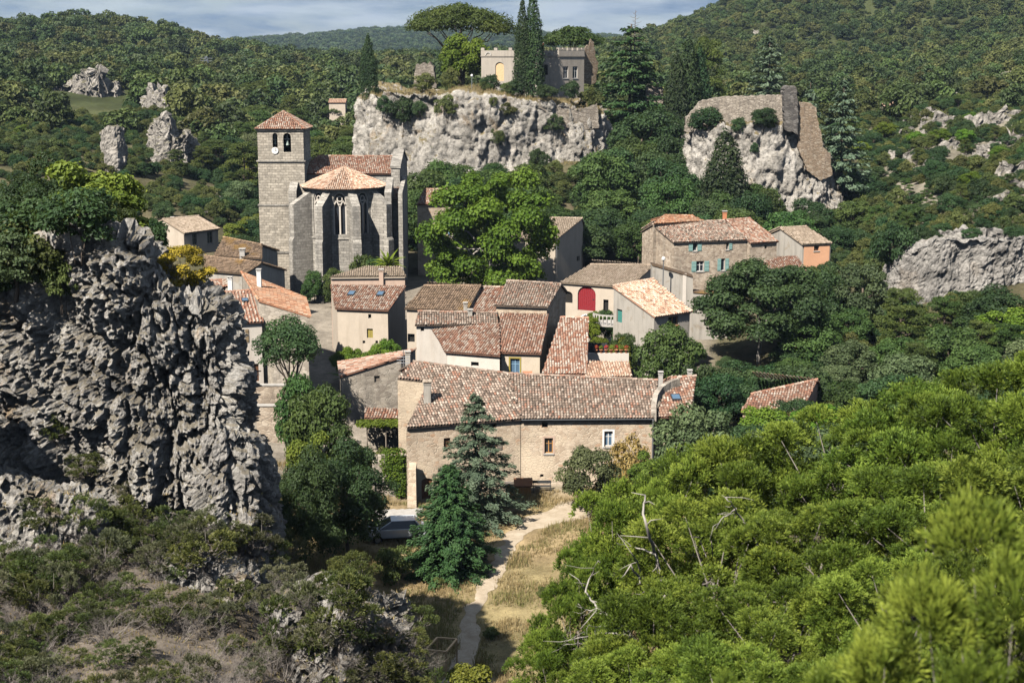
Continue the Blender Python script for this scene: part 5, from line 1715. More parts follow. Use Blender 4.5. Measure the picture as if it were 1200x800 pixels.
# ------------------------------------------------------------------ castle house on the cliff
CY = 238.0
cs = House('castle_house', 'flat-roofed castle house with battlemented parapet on the cliff', 'house', P(610, 97, CY))
def plan(px, Y, py=80):
    return Vector((Xat(px, Y, py), Y, 0))
zt = P(600, 65.5, CY).z
zp = P(600, 57.5, CY).z
zb = P(600, 97, CY).z - 2.5
K = [plan(564, CY + 2), plan(633, CY - 1.5), plan(655, CY - 2.5), plan(684.5, CY + 1), plan(684.5, CY + 13), plan(568, CY + 14)]
wm = MB()
ops = {0: [W_(580.5, 73, 590.5, 95, kind='closed', mat='wood_raw', arch=0.9, surround=None), W_(607, 77, 612, 93, kind='window')], 1: [W_(637, 76, 642, 88, kind='void')], 2: [W_(660, 78, 666, 92, kind='window', mat='paint_white'), W_(671, 78, 677, 92, kind='window', mat='paint_white')]}
for i in range(6):
    cs.wall(wm, up(K[i], 0), up(K[(i + 1) % 6], 0), zb, zt, zt, ops.get(i, []))
part('wall', wm, M['plaster_castle'], cs.root)
m_ = MB()
m_.prism([up(k, zt - 0.15) for k in K], (0, 0, 0.12))
part('flat_roof', m_, M['terracotta'], cs.root)
for i in range(6):        # parapet, coping, merlons and blind arches
    a, b_ = K[i], K[(i + 1) % 6]
    d_ = (b_ - a)
    L_ = d_.length
    d_ = d_ / L_
    nr = Vector((d_.y, -d_.x, 0))
    m_ = MB()
    m_.box(up(a, zt) + nr * 0.06, d_ * L_, -nr * 0.4, (0, 0, zp - zt - 0.25))
    part('parapet', m_, M['plaster_castle'], cs.root)
    m_ = MB()
    m_.box(up(a, zt - 0.14) + nr * 0.14 - d_ * 0.05, d_ * (L_ + 0.1), -nr * 0.15, (0, 0, 0.13))
    part('cornice', m_, M['plaster_castle'], cs.root)
    if i > 2:
        continue
    nm = max(1, int(L_ / (1.05 if i == 2 else 2.2)))
    for k in range(nm + 1):
        x = min(L_ - 0.28, max(0.28, L_ * k / nm))
        m_ = MB()
        m_.box(up(a, zp - 0.24) + d_ * (x - 0.3) + nr * 0.08, d_ * 0.6, -nr * 0.44, (0, 0, 0.42))
        part('merlon', m_, M['plaster_castle'], cs.root)
    if i < 2:
        for k in range(nm):
            if k % 2 and i == 0:
                continue
            xm = L_ * (k + 0.5) / nm
            m_ = MB()
            pr = None
            for t in np.linspace(0, math.pi, 9):
                q0 = up(a, zt + 0.1) + d_ * (xm + 0.55 * math.cos(t)) + Vector((0, 0, 0.55 * math.sin(t))) + nr * 0.06
                q1 = up(a, zt + 0.1) + d_ * (xm + 0.38 * math.cos(t)) + Vector((0, 0, 0.38 * math.sin(t))) + nr * 0.06
                if pr:
                    m_.hexa([pr[0], q0, q1, pr[1]], [pr[0] + nr * 0.12, q0 + nr * 0.12, q1 + nr * 0.12, pr[1] + nr * 0.12])
                pr = (q0, q1)
            part('blind_arch', m_, M['concrete'], cs.root)
cs.chimney(634, 58, 50, 5, CY + 5, 'terracotta')
# stair in front of the castle door
m_ = MB()
for k in range(9):
    q = P(589 - k * 0.6, 97 + k * 1.6, CY - 1.5 - k * 0.5)
    m_.cbox((q.x, CY - 1.2 - k * 0.5, P(589, 97, CY).z - 0.1 - k * 0.22 - 0.6), 1.8, 0.5, 0.6)
part('steps', m_, M['concrete'], cs.root)

# ---- ruined walls
def ragged_wall(name, label, pix, Y0, Y1, thick, mat, cat='ruin', seed=3, base_drop=1.5):
    """pix: outline (px,py) clockwise from top-left; the wall plane runs from Y0 at the left to Y1 at the right"""
    rng = random.Random(seed)
    xs = [p[0] for p in pix]
    x0, x1 = min(xs), max(xs)
    def wp(px, py):
        Y = Y0 + (Y1 - Y0) * (px - x0) / max(1e-6, x1 - x0)
        return P(px, py, Y)
    root = thing(name, label, cat, wp((x0 + x1) / 2, max(p[1] for p in pix)))
    n_ = len(pix)
    out = []
    for i in range(n_):
        a, b_ = pix[i], pix[(i + 1) % n_]
        k = max(1, int(math.hypot(a[0] - b_[0], a[1] - b_[1]) / 2.5))
        for j in range(k):
            t = j / k
            out.append(wp(a[0] + (b_[0] - a[0]) * t + rng.uniform(-.7, .7), a[1] + (b_[1] - a[1]) * t + rng.uniform(-.95, .95)))
    m_ = MB()
    m_.prism(out, (0, thick, 0))
    part('masonry', m_, M[mat], root)
    return root
ragged_wall('ruined_wall', 'long ruined castle wall with broken top on the limestone spur', [(803, 155), (804, 138), (815, 126), (822, 118), (845, 114), (880, 112), (921, 112), (935, 112), (935, 156), (900, 153), (860, 150), (830, 152)], 211.5, 207.4, 1.4, 'stone_ruin', seed=4)
ragged_wall('ruined_tower', 'dark narrow tower stump at the end of the ruined wall', [(919, 104), (921, 101), (924, 99.5), (928, 102), (931, 100.5), (934, 106), (935.5, 135), (935, 158), (920, 152)], 206.2, 206.6, 3.0, 'stone_dark', seed=5)
ragged_wall('ruined_wall', 'stepped ochre end of the ruined wall descending the spur', [(934, 119), (950, 121), (956, 126), (959, 145), (963, 158), (964, 172), (973, 180), (975, 205), (962, 212), (946, 200), (936, 176)], 207.3, 208.6, 5.0, 'stone_ochre', seed=6)
ragged_wall('retaining_wall', 'grey retaining wall below the castle house garden', [(630, 117), (646, 121), (660, 128), (684, 127), (700, 122), (702, 150), (690, 152), (664, 150), (645, 136), (632, 126)], 227.8, 230.0, 1.2, 'stone_ruin', 'wall', 7)
ragged_wall('ruined_turret', 'crumbling ochre tower end beside the castle house', [(685, 60), (688, 53), (690, 56), (693, 46), (696, 50), (698, 62), (697, 66), (701, 74), (700, 84), (698, 98), (684, 99)], CY + 2, CY + 4, 3.0, 'stone_ochre', seed=8)
ragged_wall('ruined_turret', 'low grey ruin stump among bushes on the cliff top', [(487, 78), (489, 74), (492, 77), (496, 73), (500, 76), (504, 73), (508, 78), (512, 104), (484, 104)], CY + 4, CY + 4.5, 4.0, 'stone_ruin', seed=9)
ragged_wall('ruined_wall', 'short broken wall among the dark trees beside the cypresses', [(757, 100), (764, 97), (772, 98), (777, 104), (778, 122), (757, 122)], 240, 240, 1.5, 'stone_ruin', seed=10)

# ------------------------------------------------------------------ vegetation prototypes
def unit(rng, n):
    v = rng.normal(size=(n, 3))
    return v / (np.linalg.norm(v, axis=1, keepdims=True) + 1e-9)

def leaves(pos, nrm, size, rng, asp=0.6, along=None, curl=0.15):
    """rhombic leaf sprays; size per leaf (array or number)"""
    n = len(pos)
    size = np.broadcast_to(np.asarray(size, float), (n,)) * rng.uniform(0.65, 1.3, n)
    nrm = nrm / (np.linalg.norm(nrm, axis=1, keepdims=True) + 1e-9)
    t = unit(rng, n) if along is None else along
    t = t - nrm * (t * nrm).sum(1, keepdims=True)
    t /= np.linalg.norm(t, axis=1, keepdims=True) + 1e-9
    b = np.cross(nrm, t)
    s = size[:, None]
    V = np.stack([pos - t * s * 0.5, pos - b * s * asp * 0.5 + nrm * s * curl, pos + t * s * 0.5, pos + b * s * asp * 0.5 + nrm * s * curl], 1).reshape(-1, 3)
    Fq = np.arange(n * 4).reshape(n, 4)
    return V, Fq

def lobed(rng, lobes, n, size, asp=0.6, shell=0.6, upb=0.25, rndn=0.6, drop=0.85, needle=False):
    """leaves on a set of ellipsoidal clumps: lobes = [(centre, (rx,ry,rz))]"""
    C = np.array([l[0] for l in lobes], float)
    Rr = np.array([l[1] for l in lobes], float)
    wgt = (Rr[:, 0] * Rr[:, 2]) ** 1.0
    k = rng.choice(len(lobes), n, p=wgt / wgt.sum())
    d = unit(rng, n)
    d[:, 2] = np.where(d[:, 2] < -0.35, -d[:, 2] * 0.6, d[:, 2])
    d /= np.linalg.norm(d, axis=1, keepdims=True)
    rr = shell + (1 - shell) * rng.random(n) ** 0.7
    rr *= 1 + 0.10 * rng.normal(size=n)
    pos = C[k] + d * Rr[k] * rr[:, None]
    ins = np.zeros(n, bool)
    for c, r in zip(C, Rr):
        q = (((pos - c) / r) ** 2).sum(1)
        ins |= q < shell * shell * 0.7
    keep = ~ins | (rng.random(n) > drop)
    pos, d, k = pos[keep], d[keep], k[keep]
    m = len(pos)
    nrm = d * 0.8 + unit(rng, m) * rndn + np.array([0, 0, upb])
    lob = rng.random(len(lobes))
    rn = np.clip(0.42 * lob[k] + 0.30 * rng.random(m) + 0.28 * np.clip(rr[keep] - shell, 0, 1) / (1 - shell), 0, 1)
    al = (d + unit(rng, m) * 0.5 + np.array([0, 0, 0.4])) if needle else None
    V, Fq = leaves(pos, nrm, size, rng, asp, al)
    return V, Fq, rn

def limb_mesh(name, paths, k=6):
    mb = MB()
    for pts, rads in paths:
        mb.tube(pts, rads, k)
    return mb.mesh(name, smooth=True)

def wob(rng, a, b, n, amp, r0, r1):
    a, b = np.array(a, float), np.array(b, float)
    pts, rads = [], []
    for i in range(n + 1):
        t = i / n
        o = rng.normal(0, amp, 3) * math.sin(t * math.pi)
        pts.append(tuple(a + (b - a) * t + o))
        rads.append(r0 + (r1 - r0) * t)
    return pts, rads

PROTO = {}
def proto(name, crown, trunk, H, W, leafmat, barkmat):
    co = np.empty(len(crown.vertices) * 3, np.float32)
    crown.vertices.foreach_get('co', co)
    co = co.reshape(-1, 3)
    W = float((np.percentile(co[:, :2], 98.5, axis=0) - np.percentile(co[:, :2], 1.5, axis=0)).mean())
    H = float(np.percentile(co[:, 2], 99.3))
    PROTO[name] = (crown, trunk, H, W, leafmat, barkmat)

def broad_proto(name, seed, H, W, nl, n, size, leafmat, zlo=0.25, lr=(0.26, 0.40), asp=0.65, trunk_r=0.03, bark='bark', flat=1.0, shell=0.6, pull=(0.5, 0.8), stems=1):
    rng = np.random.default_rng(seed)
    cz = H * (1 + zlo) / 2
    rz = H * (1 - zlo) / 2
    lobes = []
    for i in range(nl):
        t = (i + 0.5) / nl
        z = 1 - (1.75 if zlo > 0.08 else 1.98) * t
        a = i * 2.39996 + rng.uniform(-0.5, 0.5)
        rr = math.sqrt(max(0, 1 - z * z)) if zlo > 0.08 or z > 0 else math.sqrt(max(0, 1 - z ** 4))
        f = rng.uniform(*pull)
        r = rng.uniform(*lr) * W / 2 * 1.05
        c = np.array([math.cos(a) * rr * W / 2 * f, math.sin(a) * rr * W / 2 * f, cz + z * rz * f])
        lobes.append((c, (r, r, r * rng.uniform(0.65, 0.95) * flat)))
    V, Fq, rn = lobed(rng, lobes, n, size, asp, shell)
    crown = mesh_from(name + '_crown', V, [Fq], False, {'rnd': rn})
    paths = []
    for s in range(stems):
        bx, by = (rng.normal(0, W * 0.05, 2) if stems > 1 else (0, 0))
        top = (bx * 2 + rng.normal(0, W * .04), by * 2 + rng.normal(0, W * .04), H * 0.62)
        paths.append(wob(rng, (bx, by, -0.6), top, 5, W * 0.012, H * trunk_r / math.sqrt(stems), H * trunk_r * 0.45 / math.sqrt(stems)))
    for i in rng.choice(nl, min(nl, 9), replace=False):
        c = lobes[i][0]
        z0 = H * rng.uniform(0.25, 0.5)
        paths.append(wob(rng, (0, 0, z0), c, 4, W * 0.02, H * trunk_r * 0.42, H * trunk_r * 0.12))
    proto(name, crown, limb_mesh(name + '_trunk', paths), H, W, M[leafmat], M[bark])

for i, s_ in enumerate((11, 12, 13)):
    broad_proto('oak%d' % i, s_, 8.0, 7.6, 26, 9500, 0.34, 'oak', 0.07)
    broad_proto('oakd%d' % i, s_ + 20, 8.0, 7.4, 24, 9500, 0.33, 'oak_dark', 0.06)
    broad_proto('olive%d' % i, s_ + 40, 6.0, 6.2, 22, 8000, 0.25, 'olive', 0.05, lr=(0.22, 0.36))
    broad_proto('bush%d' % i, s_ + 60, 2.4, 2.8, 15, 3200, 0.17, 'scrub', 0.02, lr=(0.26, 0.42), stems=4, trunk_r=0.02)
    broad_proto('bushd%d' % i, s_ + 80, 2.4, 2.8, 15, 3200, 0.17, 'oak_dark', 0.02, lr=(0.28, 0.42), stems=4, trunk_r=0.02)
broad_proto('lime0', 71, 8.0, 7.2, 26, 9000, 0.33, 'lime', 0.14, lr=(0.22, 0.36), pull=(0.45, 0.85))
broad_proto('yg0', 72, 7.0, 6.4, 24, 7500, 0.33, 'yellowgreen', 0.06, lr=(0.20, 0.34), pull=(0.45, 0.9))
broad_proto('plane', 73, 13.0, 13.0, 78, 42000, 0.31, 'plane', 0.06, lr=(0.14, 0.25), pull=(0.5, 0.95), asp=0.8, trunk_r=0.022, bark='bark_pale', shell=0.5)
broad_proto('bigoak', 74, 12.5, 13.5, 64, 32000, 0.36, 'oak_dark', 0.10, lr=(0.17, 0.27), pull=(0.5, 0.9), trunk_r=0.02, bark='bark_pale', shell=0.55, flat=0.85)
broad_proto('ball', 75, 9.0, 5.4, 30, 11000, 0.20, 'oak_dark', 0.50, lr=(0.26, 0.36), trunk_r=0.02)
broad_proto('holm', 76, 7.5, 8.0, 46, 26000, 0.20, 'oak_dark', 0.0, lr=(0.18, 0.30), pull=(0.45, 0.9), trunk_r=0.022)
broad_proto('goldbush', 77, 2.2, 2.4, 22, 9000, 0.085, 'gold', 0.03, lr=(0.20, 0.32), stems=5, trunk_r=0.015, pull=(0.5, 0.95))
broad_proto('rustbush', 78, 2.5, 3.0, 16, 2600, 0.16, 'rust', 0.02, stems=4, trunk_r=0.02)
broad_proto('flowers', 79, 0.7, 0.9, 9, 500, 0.11, 'flower_red', 0.02, stems=2, trunk_r=0.02)

# umbrella pine
def umbrella(name, seed, H, W, n, size):
    rng = np.random.default_rng(seed)
    lobes, paths = [], []
    fork = H * 0.42
    paths.append(wob(rng, (0, 0, -0.5), (0.1, 0, fork), 4, 0.08, H * 0.03, H * 0.022))
    for i in range(24):
        a = i * 2.39996
        f = math.sqrt((i + 0.5) / 24)
        x, y = math.cos(a) * f * W * 0.40, math.sin(a) * f * W * 0.40
        z = H * (0.90 - 0.17 * f * f + rng.uniform(-0.03, 0.03))
        r = W * rng.uniform(0.11, 0.16)
        lobes.append(((x, y, z), (r, r, r * 0.62)))
        if i % 2 == 0:
            paths.append(wob(rng, (0, 0, fork - 0.1), (x, y, z - r * 0.3), 4, W * 0.02, H * 0.013, H * 0.004))
    V, Fq, rn = lobed(rng, lobes, n, size, 0.4, 0.5, 0.4)
    proto(name, mesh_from(name + '_crown', V, [Fq], False, {'rnd': rn}), limb_mesh(name + '_trunk', paths), H, W, M['pine'], M['bark'])
umbrella('umbrella0', 5, 9.0, 12.0, 13000, 0.34)
umbrella('umbrella1', 6, 7.0, 7.0, 5500, 0.34)

# loose pine
def pine(name, seed, H, W, n, size, mat='pine'):
    rng = np.random.default_rng(seed)
    lobes, paths = [], [wob(rng, (0, 0, -0.6), (rng.normal(0, .3), rng.normal(0, .3), H * 0.9), 6, 0.12, H * 0.022, H * 0.006)]
    for i in range(20):
        t = i / 19
        z = H * (0.30 + 0.66 * t)
        a = i * 2.39996 + rng.uniform(-.4, .4)
        L_ = W * 0.5 * (1 - 0.72 * t) * rng.uniform(0.6, 1.0)
        x, y = math.cos(a) * L_, math.sin(a) * L_
        r = W * rng.uniform(0.11, 0.19)
        lobes.append(((x, y, z), (r, r, r * 0.6)))
        paths.append(wob(rng, (0, 0, z - 0.5), (x, y, z - 0.1), 3, 0.1, H * 0.007, H * 0.002))
    V, Fq, rn = lobed(rng, lobes, n, size, 0.4, 0.45, 0.35)
    proto(name, mesh_from(name + '_crown', V, [Fq], False, {'rnd': rn}), limb_mesh(name + '_trunk', paths, 5), H, W, M[mat], M['bark'])
pine('pine0', 15, 9, 6.5, 6500, 0.32)
pine('pine1', 16, 9, 7.0, 6500, 0.32)

# cypress
def cypress(name, seed, H, W, n, size):
    rng = np.random.default_rng(seed)
    lobes = []
    for i in range(60):
        t = (i + 0.5) / 60
        prof = (min(1, t / 0.12)) ** 0.6 * (1 - max(0, (t - 0.25) / 0.75) ** 1.7) + 0.05
        a = i * 2.39996
        f = rng.uniform(0.35, 0.62)
        r = W / 2 * prof * rng.uniform(0.55, 0.75) + 0.08
        lobes.append(((math.cos(a) * W / 2 * prof * f, math.sin(a) * W / 2 * prof * f, H * t), (r, r, r * 1.7)))
    V, Fq, rn = lobed(rng, lobes, n, size, 0.45, 0.7, 0.3, 0.45, needle=True)
    proto(name, mesh_from(name + '_crown', V, [Fq], False, {'rnd': rn}), limb_mesh(name + '_trunk', [wob(rng, (0, 0, -0.6), (0, 0, H * 0.8), 4, 0.03, H * 0.014, H * 0.004)]), H, W, M['cypress'], M['bark'])
cypress('cypress0', 25, 14, 3.4, 17000, 0.36)
cypress('cypress1', 26, 10, 3.6, 14000, 0.36)

# cedar / spruce with flat tiers
def cedar(name, seed, H, W, n, size, mat, tiers=15, droop=0.12, dense=1.0, zlo=0.02, upturn=0.0, power=0.9, brs=9):
    rng = np.random.default_rng(seed)
    P_, N_, R_n, A_ = [], [], [], []
    paths = [wob(rng, (0, 0, -0.6), (0, 0, H * 0.98), 6, 0.03, H * 0.022, H * 0.003)]
    per = int(n / (tiers * brs))
    for i in range(tiers):
        t = (i + 0.4) / tiers
        z = H * (zlo + (0.98 - zlo) * t)
        Lm = W / 2 * (1 - t) ** power + 0.12
        for b in range(brs):
            a = 2 * math.pi * (b + 0.5 * (i % 2)) / brs + rng.uniform(-0.3, 0.3)
            L_ = Lm * rng.uniform(0.72, 1.08)
            zz = z + rng.uniform(-0.5, 0.5) * H / tiers * 0.7
            m_ = max(4, int(per * (0.25 + 1.5 * (1 - t))))
            s = rng.random(m_) ** 0.65
            wdt = L_ * 0.30 * (1.05 - s) + 0.10
            off = rng.normal(0, 0.55, m_) * wdt
            x = math.cos(a) * s * L_ - math.sin(a) * off
            y = math.sin(a) * s * L_ + math.cos(a) * off
            zc = zz - droop * L_ * s * s + upturn * L_ * s + rng.normal(0, 0.045, m_) * (1 + L_ * 0.3) - np.abs(off) * 0.18
            P_.append(np.stack([x, y, zc], 1))
            out = np.array([math.cos(a), math.sin(a), 0])
            N_.append(out * 0.35 + np.array([0, 0, 0.9]) + unit(rng, m_) * 0.5)
            A_.append(out + unit(rng, m_) * 0.6)
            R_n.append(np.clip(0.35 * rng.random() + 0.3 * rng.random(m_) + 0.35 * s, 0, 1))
            if b % 2 == 0:
                paths.append(([(0, 0, zz), (math.cos(a) * L_ * 0.8, math.sin(a) * L_ * 0.8, zz - droop * L_ * 0.6 + upturn * L_ * 0.8)], [H * 0.005, H * 0.0015]))
    P_, N_, R_n, A_ = (np.concatenate(q) for q in (P_, N_, R_n, A_))
    V, Fq = leaves(P_, N_, size, rng, 0.45, A_, 0.1)
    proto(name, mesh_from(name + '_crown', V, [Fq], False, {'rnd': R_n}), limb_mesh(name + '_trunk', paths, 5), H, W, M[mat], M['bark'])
cedar('spruce', 35, 6.6, 5.8, 40000, 0.19, 'cedar', 20, 0.16, zlo=0.03, power=0.72, brs=11)
cedar('cedar_sage', 36, 8.4, 7.4, 24000, 0.21, 'cedar_blue', 13, 0.08, zlo=0.04, power=0.85)
cedar('cedar_big', 37, 12, 8.5, 9000, 0.42, 'cedar_blue', 13, 0.05, zlo=0.08, power=0.75)
cedar('cedar_dark', 38, 12, 9.5, 9500, 0.42, 'cedar', 10, 0.02, zlo=0.10, power=0.55, brs=10)

# far trees (a few pixels across)
for i in range(3):
    broad_proto('far%d' % i, 90 + i, 5.0, 5.4, 12, 900, 0.62, ('far_tree', 'far_dark', 'far_olive')[i], 0.05, lr=(0.30, 0.46), trunk_r=0.03)

# foreground juniper: tufts of short sprigs
def tufted(name, seed, H, W, ntuft, nsp, tuft_r, sl, sw, mat, bark, lobes_n=18, zlo=0.08, berries=0, bare=10, lr=(0.20, 0.34), shell=0.62, trunk_r=0.022):
    rng = np.random.default_rng(seed)
    cz, rz = H * (1 + zlo) / 2, H * (1 - zlo) / 2
    lobes = []
    for i in range(lobes_n):
        t = (i + 0.5) / lobes_n
        z = 1 - 1.8 * t
        a = i * 2.39996 + rng.uniform(-.5, .5)
        rr = math.sqrt(max(0, 1 - z * z))
        f = rng.uniform(0.5, 0.92)
        r = rng.uniform(*lr) * W / 2
        lobes.append((np.array([math.cos(a) * rr * W / 2 * f, math.sin(a) * rr * W / 2 * f, cz + z * rz * f]), (r, r, r * 0.85)))
    C = np.array([l[0] for l in lobes]); Rr = np.array([l[1] for l in lobes])
    k = rng.choice(lobes_n, ntuft, p=(Rr[:, 0] ** 2) / (Rr[:, 0] ** 2).sum())
    d = unit(rng, ntuft)
    d[:, 2] = np.where(d[:, 2] < -0.3, -d[:, 2] * 0.7, d[:, 2])
    tp = C[k] + d * Rr[k] * (shell + (1 - shell) * rng.random((ntuft, 1)))
    tdir = d + np.array([0, 0, 0.55]) + unit(rng, ntuft) * 0.3
    tdir /= np.linalg.norm(tdir, axis=1, keepdims=True)
    trn = 0.45 * rng.random(lobes_n)[k] + 0.3 * rng.random(ntuft)
    idx = np.repeat(np.arange(ntuft), nsp)
    n = len(idx)
    dirn = tdir[idx] + unit(rng, n) * 0.75
    dirn /= np.linalg.norm(dirn, axis=1, keepdims=True)
    s = rng.random(n)
    pos = tp[idx] + dirn * (s * tuft_r)[:, None]
    nrm = np.cross(dirn, unit(rng, n))
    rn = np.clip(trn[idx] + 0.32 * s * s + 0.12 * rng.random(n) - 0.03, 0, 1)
    V, Fq = leaves(pos, nrm, sl, rng, sw / sl, dirn, 0.05)
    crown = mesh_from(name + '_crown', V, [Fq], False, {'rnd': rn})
    paths = []
    for i in range(lobes_n):
        p0 = np.array([0, 0, H * rng.uniform(0.05, 0.35)])
        mid = (p0 + C[i]) / 2 + rng.normal(0, W * 0.05, 3)
        paths.append(([tuple(p0), tuple(mid), tuple(C[i])], [H * trunk_r * 0.5, H * trunk_r * 0.3, H * trunk_r * 0.1]))
    paths.append(wob(rng, (0, 0, -0.8), (0, 0, H * 0.6), 4, W * 0.02, H * trunk_r, H * trunk_r * 0.4))
    for i in range(bare):     # dead grey twigs
        c = C[rng.integers(lobes_n)]
        e = c * rng.uniform(0.55, 0.95) + rng.normal(0, W * 0.07, 3)
        st = c * 0.4 + np.array([0, 0, H * 0.1])
        pts, rd = wob(rng, st, e, 4, W * 0.03, H * 0.006, H * 0.0015)
        paths.append((pts, rd))
        for j in range(3):
            paths.append(wob(rng, pts[2 + j % 3], np.array(pts[2 + j % 3]) + rng.normal(0, W * 0.07, 3), 3, W * 0.01, H * 0.003, H * 0.0008))
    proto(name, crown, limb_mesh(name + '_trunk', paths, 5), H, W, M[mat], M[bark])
    PROTO[name] += (tp,)
for i in range(3):
    tufted('juniper%d' % i, 51 + i, 6.0, 6.0, 2600, 32, 0.22, 0.10, 0.034, 'juniper', 'bark_grey', 30, bare=6, lr=(0.16, 0.29), trunk_r=0.013)
tufted('near_spray', 57, 3.0, 3.0, 520, 46, 0.20, 0.085, 0.020, 'juniper', 'bark_grey', 14, bare=2, trunk_r=0.012)
for i in range(3):
    tufted('scrub%d' % i, 61 + i, 2.2, 2.6, 420, 15, 0.17, 0.11, 0.036, 'scrub', 'bark_grey', 12, bare=16, lr=(0.22, 0.36))
tufted('scrubg0', 66, 1.8, 2.2, 300, 14, 0.16, 0.10, 0.034, 'scrub_grey', 'bark_grey', 10, bare=26)

# leafless grey brush
def twigs(name, seed, H, W, nb):
    rng = np.random.default_rng(seed)
    mb = MB()
    def grow(p, d, L_, r, lev):
        q = p + d * L_
        mid = (p + q) / 2 + Vector(rng.normal(0, L_ * 0.07, 3))
        mb.tube([p, mid, q], [r, r * 0.75, r * 0.5], 3, False)
        if lev == 0:
            return
        for _ in range(3 if lev > 1 else 4):
            nd = (d + Vector(rng.normal(0, 0.5, 3)) + Vector((0, 0, 0.12))).normalized()
            grow(p + (q - p) * rng.uniform(0.45, 1.0), nd, L_ * rng.uniform(0.5, 0.75), r * 0.5, lev - 1)
    for i in range(nb):
        a = rng.uniform(0, 6.28)
        grow(Vector((0, 0, -0.2)), Vector((math.cos(a) * 0.6, math.sin(a) * 0.6, rng.uniform(0.6, 1.2))).normalized(), H * 0.5, 0.02, 3)
    return mb.mesh(name)
TWIG = [twigs('twig_mesh%d' % i, 300 + i, 2.0, 2.2, 7) for i in range(2)]

def tree(name, kind, label, cat, loc, h, wd, rot=None, group=None, full=True, yz=None):
    """one tree or bush: an Empty at its foot with crown and trunk"""
    pr = PROTO[kind]
    crown, trunk, H, W = pr[:4]
    r_ = (h / H) / (wd / W)
    if r_ > 1.5:
        wd = h / H * W / 1.5
    elif r_ < 0.82:
        wd = h / H * W / 0.82
    o = thing(name, label, cat, loc, group)
    o.rotation_euler = (0, 0, RNG.uniform(0, 6.28) if rot is None else rot)
    o.scale = (wd / W, wd / W, h / H)
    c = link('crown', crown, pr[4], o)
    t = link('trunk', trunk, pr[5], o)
    return o

def tpx(name, kind, label, cat, px, ytop, wpx, Y, zb=None, group=None, minh=1.0):
    """tree by photo column, row of its top, width in pixels and distance; foot on the ground"""
    X = Xat(px, Y)
    z0 = surf(X, Y) if zb is None else zb
    zt = P(px, ytop, Y).z
    return tree(name, kind, label, cat, (X, Y, z0 - 0.1), max(minh, zt - z0 + 0.1), wpx * Y / F, group=group)

def thit(name, kind, label, cat, px, py, hpx, wpx, group=None):
    """bush rooted where the photo pixel meets ground or rock"""
    p, n = hit(px, py)
    if p is None:
        return
    d = p.y
    return tree(name, kind, label, cat, (p.x, p.y, p.z - 0.15), max(0.3, hpx * d / F), max(0.3, wpx * d / F), group=group)

# ------------------------------------------------------------------ single trees that stand out
tpx('conifer', 'spruce', 'dense dark green conifer on the meadow beside the footpath', 'conifer', 523, 548, 98, 86.5)
tpx('cedar_tree', 'cedar_sage', 'grey-green cedar close to the barn front', 'cedar', 556, 466, 104, 96.5)
tpx('plane_tree', 'plane', 'broad bright green plane tree in the middle of the village', 'tree', 573, 206, 142, 158)
tpx('locust_tree', 'bigoak', 'large round dark green tree below the teal-shuttered house', 'tree', 897, 309, 142, 136)
tpx('clipped_tree', 'ball', 'dense round-headed tree before the three-storey house', 'tree', 333, 374, 70, 116)
tpx('laurel_tree', 'oak1', 'leafy bright green bush tree below the round-headed tree', 'tree', 366, 454, 62, 103)
tpx('laurel_tree', 'oak2', 'smaller green bush tree between street and round-headed tree', 'tree', 347, 442, 40, 108)
tpx('fig_bush', 'yg0', 'pale yellow-green bush at the foot of the leafy bush tree', 'bush', 350, 508, 44, 98)
tpx('holm_oak', 'holm', 'dark holm oak hiding the courtyard edge by the parked car', 'tree', 398, 522, 100, 89)
tpx('holm_oak', 'holm', 'shaded holm oak pressed against the big grey rock', 'tree', 345, 528, 76, 85)
tpx('young_oak', 'olive0', 'grey-green young tree before the barn wall near the wooden chest', 'tree', 692, 527, 66, 97.5)
tpx('olive_tree', 'olive1', 'grey-green olive-like tree hiding the annex wall', 'tree', 826, 482, 98, 99)
tpx('dry_vine', 'rustbush', 'rust-brown dried climber on the barn wall', 'climber', 742, 512, 46, 101.5)
tpx('fig_bush', 'yg0', 'bright yellow-green bush beside the rust-brown climber', 'bush', 762, 533, 40, 99.5)
tpx('fig_tree', 'oak0', 'dark leafy tree against the corner of the balcony house', 'tree', 790, 383, 66, 125)
tpx('elder_tree', 'oakd0', 'low dark tree between annex and half-hidden cottage', 'tree', 846, 440, 66, 116)
tpx('garden_tree', 'lime0', 'small light green tree below the half-hidden cottage', 'tree', 905, 478, 60, 105)

# castle cliff top
tpx('cypress_tree', 'cypress0', 'very tall dark cypress in front of the castle house', 'cypress', 624, -8, 26, 231)
tpx('cypress_tree', 'cypress0', 'thinner cypress leaning on the very tall one', 'cypress', 612, 2, 17, 230.5)
tpx('cypress_tree', 'cypress1', 'short stout cypress at the far end of the cliff top', 'cypress', 434, 44, 18, 235)
tpx('umbrella_pine', 'umbrella0', 'wide umbrella pine spreading against the sky behind the cliff', 'pine', 540, 6, 112, 256)
tpx('umbrella_pine', 'umbrella1', 'flat-topped pine showing over the castle roof', 'pine', 670, 32, 64, 262)
tpx('round_tree', 'lime0', 'round bright green tree under the wide umbrella pine', 'tree', 543, 42, 48, 246)
tpx('cedar_tree', 'cedar_dark', 'broad dark cedar with layered branches beside the castle house', 'cedar', 737, 34, 78, 240)
for i, (px, yt, w_, lb) in enumerate(((790, 66, 24, 'slim cypress nearest the broad dark cedar'), (803, 47, 26, 'tallest cypress of the clump above the ruined wall'), (817, 60, 22, 'cypress behind the tallest of the clump'), (752, 72, 20, 'young cypress in front of the broad dark cedar'))):
    tpx('cypress_tree', 'cypress1', lb, 'cypress', px, yt, w_, 238 + i * 2, group=None)
tpx('pine_tree', 'pine0', 'bare-stemmed dark pine rising behind the cypress clump', 'pine', 826, 45, 34, 250)
